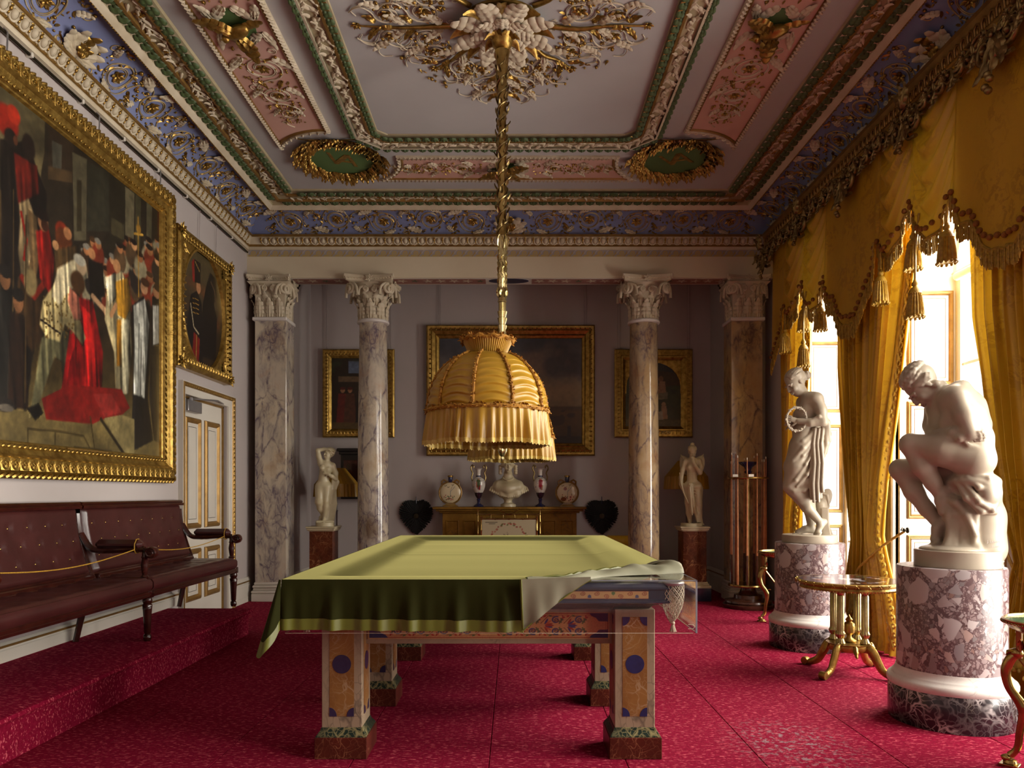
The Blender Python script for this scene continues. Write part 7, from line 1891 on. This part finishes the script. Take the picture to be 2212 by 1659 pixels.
# ================================================================ fireplace and what stands there
fp_ = thing('fireplace', 'yellow siena marble fireplace surround against the alcove wall', 'fireplace', (-.055, YB, 0))
obj('mantel_shelf', join(box(-1.09, 1.09, -.44, 0, 1.155, 1.19, .006), box(-1.05, 1.05, -.40, 0, 1.125, 1.156, .008), box(-1.0, 1.0, -.35, 0, 1.10, 1.127, .008)), m_siena, fp_)
for s in (-1, 1):
    j = obj('jamb', box(min(s*.96, s*.42), max(s*.96, s*.42), -.30, 0, 0, 1.10, .004), m_siena, fp_, smooth=False)
    for x in (.82, .57): obj('jamb_panel', xf(mould(rect(.19, .8), [(0, 0), (0, .01), (.012, .014), (.02, .006), (.025, 0)]), FR((s*x, -.30, .6), (1, 0, 0), (0, 0, 1), (0, -1, 0))), m_siena, j, ang=25)
obj('lintel', box(-.42, .42, -.29, 0, .85, 1.10), m_siena, fp_, smooth=False)
obj('arch', thick(loops([[(.44*math.cos(a), -.295, .45+.42*math.sin(a)) for a in np.linspace(0, PI, 17)], [(.36*math.cos(a), -.295, .45+.36*math.sin(a)) for a in np.linspace(0, PI, 17)]], False), (0, 1, 0), .1), m_siena, fp_)
obj('firebox', box(-.42, .42, -.06, -.02, 0, .86), m_dark, fp_, smooth=False)
# bamboo fire screen
fs_ = thing('fire_screen', 'gilt bamboo fire screen with embroidered wreath panel', 'screen', (-.06, 10.3, 0))
def bamboo(p0, p1, r=.014):
    p0, p1 = Vector(p0), Vector(p1); L = (p1-p0).length; n = max(2, int(L/.16)); pts, rs = [], []
    for k in range(n):
        for t, rr in ((0, 1.35), (.06, 1.0), (.5, .92), (.94, 1.0)): pts.append(p0.lerp(p1, (k+t)/n)); rs.append(r*rr)
    pts.append(p1); rs.append(r*1.35); return tube(pts, rs, 8)
obj('frame', join(bamboo((-.385, 0, .1), (-.385, 0, 1.06)), bamboo((.385, 0, .1), (.385, 0, 1.06)), bamboo((-.385, 0, 1.03), (.385, 0, 1.03)), bamboo((-.385, 0, .2), (.385, 0, .2)), bamboo((-.45, 0, 1.09), (.45, 0, 1.09), .009)), m_brass, fs_)
obj('post', bamboo((-.43, 0, 0), (-.43, 0, 1.16), .009), m_brass, fs_); obj('post', bamboo((.43, 0, 0), (.43, 0, 1.16), .009), m_brass, fs_)
for s in (-1, 1):
    obj('foot', tube([(s*.41, -.16, .012), (s*.41, 0, .1), (s*.41, .16, .012)], .012, 6), m_brass, fs_)
obj('strut', join(*[bamboo((x, 0, 1.03), (x, 0, 1.09), .007) for x in (-.25, -.08, .08, .25)]), m_brass, fs_)
obj('rope_handle', tube(bez([(-.14, -.01, 1.17), (-.07, -.015, 1.12), (0, -.018, 1.10), (.07, -.015, 1.12), (.14, -.01, 1.17)], 5), .007, 6), m_brass, fs_)
C_ = Canvas(76, 84, '#b5a888', 9); a_ = C_.asp
for k in range(70):
    a = k/70*2*PI; C_.ell(a_/2+.30*math.cos(a)+rc.uniform(-.02, .02), .63+.29*math.sin(a)+rc.uniform(-.02, .02), .016, .014, rc.choice(['#9c4a38', '#8c3a30', '#5c6238', '#a86450', '#6a5a30']))
for k in range(26):
    a = rc.uniform(0, 2*PI); r = rc.uniform(.02, .16); C_.line([(a_/2, .68), (a_/2+r*math.cos(a), .68+r*.7*math.sin(a))], .006, rc.choice(['#6c6458', '#8c8068', '#544c40']))
C_.line([(.06, .95), (.26, .95)], .006, '#4c4438'); C_.line([(.12, .925), (.22, .925)], .005, '#5c5448')
painted('embroidered_panel', C_, lambda u, v: ((u-.5)*.75, 0*u-.003, .2+.82*v), m_paintm, fs_)
# heart-shaped feather fans on the wall
def fan(x, label):
    t = thing('feather_fan', label, 'fan', (x, YB-.03, 1.05), 0, 'feather fans on the alcove wall', .92)
    def hr(a):   # heart outline, lobed top and pointed foot
        t_ = a-PI/2; x_ = 16*math.sin(t_)**3; z_ = 13*math.cos(t_)-5*math.cos(2*t_)-2*math.cos(3*t_)-math.cos(4*t_)
        c_, s_ = math.cos(a), math.sin(a); return -(.6*x_/16*.235+.4*c_*.235*-1 if False else (.6*x_/16-.4*c_)*.235), (.55*(z_+2.5)/14.5+.45*s_)*.26
    n = 60; gs = []; rn = random.Random(3)
    for ring in range(4):
        k_ = 1-.24*ring
        for i in range(n-ring*10):
            a = 2*PI*i/(n-ring*10); hx, hz = hr(a); hx *= k_*rn.uniform(.95, 1.05); hz *= k_*rn.uniform(.95, 1.05)
            gs.append(xf(leaf(.09, .05, 2, .15, .2, 3, 5), T(hx*.8, -.008-.010*ring, hz*.8) @ RX(PI/2) @ RZ(math.atan2(hz, hx)-PI/2) ))
    obj('feathers', join(*gs), m_feath, t)
    obj('heart_pad', loops([[(k_*hr(a)[0]*.9, -y_, k_*hr(a)[1]*.9) for a in np.linspace(0, 2*PI, 41)[:-1]] for k_, y_ in ((1, -.0), (.98, .01), (.6, .022), (.02, .026))]), m_feath, t)
    obj('boss', xf(lathe([(.045, 0), (.04, .012), (.001, .016)], 16), T(0, -.045, 0) @ RX(PI/2)), m_iron, t)
    obj('handle', tube([(0, -.02, .15), (0, -.02, .31)], [.009, .006], 6), m_porcb, t)
fan((900-1109)*YB/FPX, 'dark heart-shaped feather fan hanging beside the dark cabinet'); fan((1299-1109)*YB/FPX, 'dark heart-shaped feather fan hanging above the yellow armchair')
# mantel ceramics
MZ = 1.191; MY = 10.68
def flask(x, label, seed):
    t = thing('moon_flask', label, 'flask', (x, MY, MZ), 0, 'painted moon flasks')
    def body(u, v):
        a = u*2*PI; r = .165*(1-(1-math.sin(PI*v))*1.0) if False else .165*math.sin(PI*v)**.55; y = -.05*math.cos(PI*v); return (r*math.cos(a), y, .20+r*math.sin(a))
    obj('body', grid(body, 40, 14, True), m_ochreg, t)
    C_ = Canvas(48, 48, '#cdbd98', seed); r = random.Random(seed)
    for k in range(26): C_.ell(.5+r.gauss(0, .14), .26+r.gauss(0, .09), .03, .022, r.choice(['#8c3a3a', '#a0504c', '#5a6a4a', '#6c3a30', '#44543a']), r.random()*3)
    C_.line([(.5, .3), (.52, .6), (.6, .8)], .008, '#5a6a6a'); C_.line([(.52, .55), (.72, .78)], .008, '#3e527a')
    for x_, y_ in ((.28, .8), (.62, .84), (.42, .74)): C_.line([(x_-.05, y_+.03), (x_, y_), (x_+.06, y_+.05)], .012, '#2c2620')
    if seed > 20: C_.ell(.32, .2, .12, .1, '#6a4420'); C_.ell(.4, .68, .08, .07, '#7c3a34')
    painted('painted_face', C_, lambda u, v: ((u-.5)*.30, -.053*np.sqrt(np.clip(1-(np.minimum(1, np.hypot(u-.5, v-.5)*.30/.165))**3.636, 0, 1))-.003, .20+(v-.5)*.30), m_paintg, t, mask=lambda u, v: (u-.5)**2+(v-.5)**2 < .249)
    obj('rim', tube([(.16*math.cos(a), -.02, .2+.16*math.sin(a)) for a in np.linspace(0, 2*PI, 41)[:-1]], .012, 6, closed=True), m_goldp, t)
    obj('neck', lathe([(.045, .35), (.032, .37), (.032, .42), (.04, .425)], 16), m_porcb, t); obj('lip', lathe([(.04, .425), (.04, .445), (.03, .45)], 16), m_gold, t)
    for s in (-1, 1): obj('handle', tube([(s*.05, 0, .36), (s*.09, 0, .385), (s*.125, 0, .36), (s*.12, 0, .31)], .014, 7), m_ochreg, t)
    obj('foot', loops([[(sx*w, sy*d, z) for sx, sy in ((-1, -1), (1, -1), (1, 1), (-1, 1))] for w, d, z in ((.11, .05, 0), (.11, .05, .012), (.075, .04, .03), (.06, .035, .055))]), m_ochreg, t, smooth=False)
fx = lambda px: (px-1109)*MY/FPX
flask(fx(973), 'round painted flask with birds and blossom beside the cabinet end of the mantel', 12); flask(fx(1225), 'round painted flask with bird and red flowers beside the armchair end of the mantel', 25)
def vase(x, label, cols):
    t = thing('porcelain_vase', label, 'vase', (x, MY-.03, MZ), 0, 'handled porcelain vases')
    bpf = [(.06, .20), (.085, .25), (.098, .31), (.096, .36), (.07, .40), (.036, .42)]
    C_ = Canvas(60, 24, '#d2ccc0', 5); r = random.Random(6); w_ = C_.asp
    for cx in (w_*.75,):
        C_.ell(cx, .5, .14, .3, cols[0]); C_.ell(cx+.02, .72, .07, .08, '#b48a68'); C_.ell(cx-.05, .45, .08, .2, cols[1]); C_.ell(cx+.06, .3, .08, .15, cols[2])
    for k in range(40): C_.ell(r.uniform(0, w_), r.uniform(0, 1), .04, .03, r.choice(['#39406c', '#4a4f78', '#8e8ea0']), al=.8 if True else 1)
    C_.ell(w_*.75, .55, .10, .26, cols[0]); C_.ell(w_*.75+.02, .76, .06, .07, '#b48a68')
    rr_, zz_ = zip(*bpf)
    def fn(u, v):
        s = v*(len(bpf)-1); rad = np.interp(s, range(len(bpf)), rr_); z = np.interp(s, range(len(bpf)), zz_); a = u*2*PI; return (rad*np.cos(a), rad*np.sin(a), z)
    painted('body', C_, fn, m_paintg, t)
    obj('lower_bowl', lathe([(.022, .115), (.05, .16), (.062, .205)], 20), m_porcd, t); obj('foot', lathe([(.07, 0), (.075, .012), (.05, .03), (.022, .05), (.022, .09), (.03, .10), (.022, .118)], 20), m_porcb, t)
    obj('neck', lathe([(.036, .418), (.03, .44), (.03, .50), (.036, .53), (.058, .545), (.05, .55)], 20), m_porc, t); obj('collar', lathe([(.034, .425), (.036, .435), (.031, .445)], 18), m_porcb, t)
    for s in (-1, 1): obj('handle', join(tube(bez([(s*.085, 0, .36), (s*.10, 0, .42), (s*.085, 0, .48), (s*.11, 0, .54), (s*.10, 0, .585), (s*.07, 0, .58), (s*.075, 0, .55)], 5), .011, 6), sphere(.016, (s*.09, 0, .59), 7, 5)), m_gilt, t)
vase(fx(1034), 'white porcelain vase with gilt handles painted with red dressed figure', ('#4a5a34', '#b0442c', '#8c2c24')); vase(fx(1167), 'white porcelain vase with gilt handles painted with crimson dressed figure', ('#8e2030', '#a03a3a', '#9c6c4c'))
# dark cabinet on the wall behind the column
cb = thing('wall_cabinet', 'black wooden cabinet with cornice hanging behind the marble column', 'cabinet', (-2.3, YB, 0))
obj('body', box(-.19, .3, -.22, 0, 1.30, 1.94, .004), m_dark, cb, smooth=False)
obj('cornice', join(box(-.24, .35, -.27, 0, 1.985, 2.03, .01), box(-.215, .325, -.245, 0, 1.94, 1.99, .01)), m_dark, cb)
dd_ = obj('door', box(-.15, .26, -.235, -.22, 1.33, 1.86, .004), m_mahog, cb, smooth=False); obj('knob', sphere(.014, (-.11, -.245, 1.66), 8, 6), m_bright, dd_); obj('glazing', box(-.1, .21, -.2385, -.235, 1.38, 1.81), m_glass, dd_, smooth=False)
# standing lamps with pleated shades
def floor_lamp(x, y, zb_, r, label):
    t = thing('standing_lamp', label, 'lamp', (x, y, 0), 0, 'standing lamps with gold shades')
    def sh(u, v):
        a = u*2*PI; rr = lerp(r*.38, r, v)+.004*math.sin(u*90*2*PI/2); return (rr*math.cos(a), rr*math.sin(a), zb_+.17+.22*(1-v))
    s_ = obj('shade', grid(sh, 180, 5, True), m_silk, t, ang=180)
    def fl2(u, v):
        a = u*2*PI; rr = r+.012*v+.008*math.sin(u*34*2*PI)*(.4+.6*v); return (rr*math.cos(a), rr*math.sin(a), zb_+.175*(1-v))
    obj('ruffle', grid(fl2, 200, 4, True), m_silk, s_, ang=180)
    obj('pole', lathe([(.012, .03), (.012, zb_-.2), (.02, zb_-.19), (.012, zb_-.17), (.01, zb_+.34)], 12), m_steel, t); obj('base', lathe([(.14, 0), (.14, .02), (.05, .035), (.015, .06)], 24), m_brass, t)
floor_lamp(-2.43+.02, 10.15, 1.335, .295, 'standing lamp with pleated gold shade behind the nude with raised arm'); floor_lamp(2.38, 10.25, 1.44, .29, 'standing lamp with gold shade behind the winged figure')
# yellow buttoned armchair
ac_ = thing('armchair', 'yellow buttoned armchair behind the billiard table', 'armchair', (1.62, 10.58, 0), 0)
S = SDF(.012); S.cap([(-.27, 0, .70), (.27, 0, .70)], [.085, .085], .04); S.cap([(-.25, .02, .45), (.25, .02, .45)], [.07, .07], .05); S.cap([(-.25, .01, .58), (.25, .01, .58)], [.085, .085], .05)
for k in range(6): S.cap([(-.28+.11*k, -.095, .78), (-.28+.11*k, -.10, .45)], [.014, .014], .02, True)
S.obj('back', m_satin, ac_); S = SDF(.012); S.ell((0, -.28, .40), (.32, .30, .09), None, .03); S.cap([(-.32, -.45, .52), (-.3, -.05, .60)], [.06, .07], .03); S.cap([(.32, -.45, .52), (.3, -.05, .60)], [.06, .07], .03); S.obj('seat', m_satin, ac_)
for x in (-.25, .25):
    for y_ in (-.45, -.02): obj('leg', lathe([(.014, 0), (.02, .03), (.016, .08), (.026, .26), (.026, .33)], 10, cx=x, cy=y_), m_dwood, ac_)
# brass bell knob beside the pilaster
bk = thing('bell_knob', 'round brass bell knob on the wall beside the pilaster', 'knob', (-3.385, 9.865, 1.19))
obj('plate', xf(lathe([(.05, 0), (.05, .012), (.042, .022), (.03, .026)], 24), RX(PI/2)), m_brass, bk); obj('button', xf(lathe([(.024, .024), (.022, .036), (.001, .042)], 16), RX(PI/2)), m_iron, bk)

# ================================================================ cue stand
cs = thing('cue_stand', 'circular marble and brass cue stand beside the pilaster', 'cue stand', (2.85, 9.03, 0))
obj('base', lathe([(.29, 0), (.30, .02), (.30, .045), (.27, .055), (.28, .07), (.275, .09), (.20, .105), (.17, .115), (.165, .155), (.12, .165), (.10, .19), (.085, .23), (.09, .25), (.12, .26)], 40), m_dwood, cs, ang=35)
obj('lower_ring', lathe([(.001, .255), (.235, .26), (.24, .27), (.235, .285), (.001, .29)], 40), m_brass, cs, ang=35)
obj('upper_ring', join(tube([(.235*math.cos(a), .235*math.sin(a), 1.565) for a in np.linspace(0, 2*PI, 49)[:-1]], .011, 8, closed=True), *[tube([(0, 0, 1.565), (.23*math.cos(a), .23*math.sin(a), 1.565)], .008, 6) for a in (.635, 2.345, 4.065, 5.205)]), m_brass, cs)
obj('pole', lathe([(.022, .28), (.026, .9), (.02, 1.56), (.03, 1.6), (.01, 1.64)], 18), m_bright, cs)
obj('bowl', lathe([(.03, 1.62), (.05, 1.64), (.03, 1.66), (.05, 1.70), (.10, 1.735), (.12, 1.76), (.105, 1.765), (.02, 1.73)], 20), m_porcb, cs)
for k in range(2): obj('number_card', box(-.03, .03, -.002, .002, 0, .03), m_wpaint, cs, RZ(-.5+.3*k) @ T(-.1+.11*k, -.24, 1.578))
hts = (1.78, 1.83, 1.80, 1.88, 1.76, 1.86, 1.82, 1.79, 1.84, 1.77, 1.81)
CN = ('tallest', )
for k in range(11):
    a = 2*PI*k/11+.35; x, y = 2.85+.205*math.cos(a), 9.03+.205*math.sin(a)
    c = thing('billiard_cue', 'tapering wooden billiard cue standing upright in the cue stand', 'cue', (x, y, .288), 0, 'cues in the cue stand')
    obj('shaft', lathe([(.014, .35), (.009, .95), (.0058, hts[k]-.30)], 8), m_wood, c); obj('butt', lathe([(.012, 0), (.0155, .01), (.0155, .2), (.014, .352)], 8), m_dwood if k % 3 else m_wood, c); obj('tip', lathe([(.0055, hts[k]-.30), (.0055, hts[k]-.28), (.003, hts[k]-.272), (.0005, hts[k]-.27)], 8), m_wpaint, c)

# ================================================================ gilt tables by the windows
gt = thing('round_table', 'round gilt table with inlaid marble top on fluted columns', 'table', (2.585, 5.73, 0), .35)
C_ = Canvas(90, 90, '#2a2320', 14); r = random.Random(9)
C_.ell(.5, .5, .44, .44, '#6c3a24', soft=.02); C_.ell(.5, .5, .425, .425, '#241f1c', soft=.02)
for k in range(36):
    a = 2*PI*k/36; C_.ell(.5+.33*math.cos(a), .5+.33*math.sin(a), .035, .022, r.choice(['#c9b8a8', '#8c3a30', '#4f5c3c', '#a8754a', '#6a6a80']), a)
for k in range(20): C_.ell(.5+r.gauss(0, .07), .5+r.gauss(0, .07), .035, .03, r.choice(['#cdbfb2', '#b0a2a0', '#7c3a3a', '#8a8a98']), r.random()*3)
painted('inlaid_top', C_, lambda u, v: ((u-.5)*.74, (v-.5)*.74, 0*u+.7185), m_paintg, gt, mask=lambda u, v: (u-.5)**2+(v-.5)**2 < .2475)
obj('top_rim', lathe([(.30, .66), (.345, .655), (.355, .665), (.35, .68), (.365, .69), (.385, .70), (.385, .712), (.372, .719), (.36, .7175), (.01, .7175)], 64), m_gframe, gt, ang=40)
obj('ribbon_twist', join(*[xf(join(tube([(-.012, -.012, 0), (.012, .012, 0)], .003, 4), tube([(.012, -.012, 0), (-.012, .012, 0)], .003, 4)), RZ(2*PI*k/30) @ T(0, -.386, .703) @ RX(PI/2)) for k in range(30)]), m_gframe, gt, kind='stuff')
obj('bead_edge', join(*[sphere(.006, (.352*math.cos(2*PI*k/90), .352*math.sin(2*PI*k/90), .657), 5, 4) for k in range(90)]), m_gframe, gt, kind='stuff')
for k in range(4):
    a = PI/2*k+.3; x, y = .125*math.cos(a), .125*math.sin(a)
    obj('fluted_column', lathe([(.03, .235), (.036, .245), (.03, .26), (.022, .28), (.034, .30), (.038, .315), (.03, .33), (.028, .34), (.028, .60), (.024, .61), (.03, .62), (.034, .64), (.028, .66)], 24, cx=0, cy=0, flute=12, fl=.10), m_bright, gt, T(x, y, 0))
obj('platform', lathe([(.09, .175), (.15, .18), (.16, .20), (.155, .225), (.165, .235), (.001, .24)], 32), m_gframe, gt, ang=40)
obj('urn', lathe([(.05, .24), (.055, .25), (.02, .275), (.018, .29), (.04, .31), (.045, .35), (.04, .38), (.02, .395), (.028, .41), (.012, .43), (.001, .45)], 18), m_gframe, gt)
for k in range(4):
    a = PI/2*k+.3
    lg = bez([(.10, 0, .21), (.17, 0, .20), (.22, 0, .12), (.26, 0, .06), (.33, 0, .025), (.37, 0, .03)], 6)
    f = obj('leg', join(tube(lg, [.042-.020*i/(len(lg)-1) for i in range(len(lg))], 10, up=(0, 1, 0), flat=.75), xf(lathe([(.028, -.024), (.031, -.018), (.031, .018), (.028, .024)], 16), T(.365, 0, .031) @ RX(PI/2))), m_gframe, gt, RZ(a))
    obj('leg_husk', join(*[sphere(.016-.0012*i, (lg[2+3*i][0], 0, lg[2+3*i][2]+.035-.002*i), 7, 5, (1, .9, .8)) for i in range(7)]), m_bright, f)
    obj('apron_leaf', xf(leaf(.1, .05, 3, .3, .4, 5, 9), T(.155, 0, .235) @ RZ(-PI/2) @ RX(-1.3)), m_gframe, gt, RZ(a+PI/4))
def tripod(x, y, rz, label, sc):
    t = thing('tripod_stand', label, 'stand', (x, y, 0), rz, 'gilt bronze tripod stands', sc)
    obj('stone_top', lathe([(.222, .745), (.222, .752), (.001, .753)], 40), m_malac, t)
    obj('tray', lathe([(.05, .69), (.17, .695), (.19, .71), (.21, .715), (.225, .735), (.238, .745), (.24, .758), (.23, .762), (.222, .752), (.222, .742), (.01, .742)], 48), m_brass, t, ang=40)
    obj('tray_beads', join(*[sphere(.0065, (.239*math.cos(2*PI*k/70), .239*math.sin(2*PI*k/70), .745), 5, 4) for k in range(70)]), m_brass, t, kind='stuff')
    for k in range(3):
        R = RZ(2*PI*k/3)
        lg = bez([(.165, 0, .57), (.20, 0, .55), (.225, 0, .48), (.21, 0, .40), (.165, 0, .33), (.15, 0, .28), (.165, 0, .18), (.175, 0, .10), (.205, 0, .055)], 6); n_ = len(lg)
        l = obj('leg', tube(lg, [ip(i/n_, (0, .15, .4, .55, .7, .9, 1), (.018, .024, .022, .026, .018, .016, .02)) for i in range(n_)], 10, up=(0, 1, 0), flat=.8), m_brass, t, R)
        obj('upright', box(.155, .18, -.012, .012, .55, .70, .003), m_brass, l)
        obj('griffin_head', join(sphere(.03, (.178, 0, .575), 10, 7, (1, .7, .95)), tube([(.19, 0, .585), (.215, 0, .578), (.222, 0, .56)], [.016, .012, .004], 6), tube([(.19, 0, .56), (.212, 0, .548)], [.012, .004], 6), xf(leaf(.06, .03, 1, .5, .3, 5, 6), T(.16, .012, .59) @ RX(1.2)), xf(leaf(.06, .03, 1, .5, .3, 5, 6), T(.16, -.012, .59) @ RX(1.2))), m_brass, l)
        obj('fin', tube(bez([(.165, 0, .33), (.13, 0, .35), (.11, 0, .345)], 5), [.010, .008, .006]+[.004]*8, 6), m_brass, l)
        obj('brace', tube([(.165, 0, .55), (.0, 0, .33)], .009, 4), m_brass, l)
        obj('paw', join(*[sphere(.016, (.215+.012*math.cos(q_), .016*q_, .04), 8, 6, (1.3, .7, 1)) for q_ in (-1, 0, 1)], lathe([(.03, .012), (.033, .02), (.028, .032), (.02, .036)], 16, cx=.205)), m_brass, l)
        obj('foot_block', box(.165, .25, -.035, .035, 0, .014, .002), m_brass, l)
    obj('base_plate', prism([(.17*math.cos(a), .17*math.sin(a)) for a in (PI/3, PI, 5*PI/3)], .002, .012), m_brass, t, smooth=False)
    obj('urn_finial', lathe([(.03, .012), (.02, .04), (.05, .09), (.055, .13), (.03, .16), (.015, .2), (.02, .34), (.001, .36)], 16), m_brass, t)
tripod(2.66, 3.62, 2.35, 'gilt bronze tripod stand with green malachite top beyond the seated statue', 1.0)
tripod(2.875, 7.98, 3.05, 'gilt bronze tripod stand half hidden by the standing statue pedestal', 1.0)
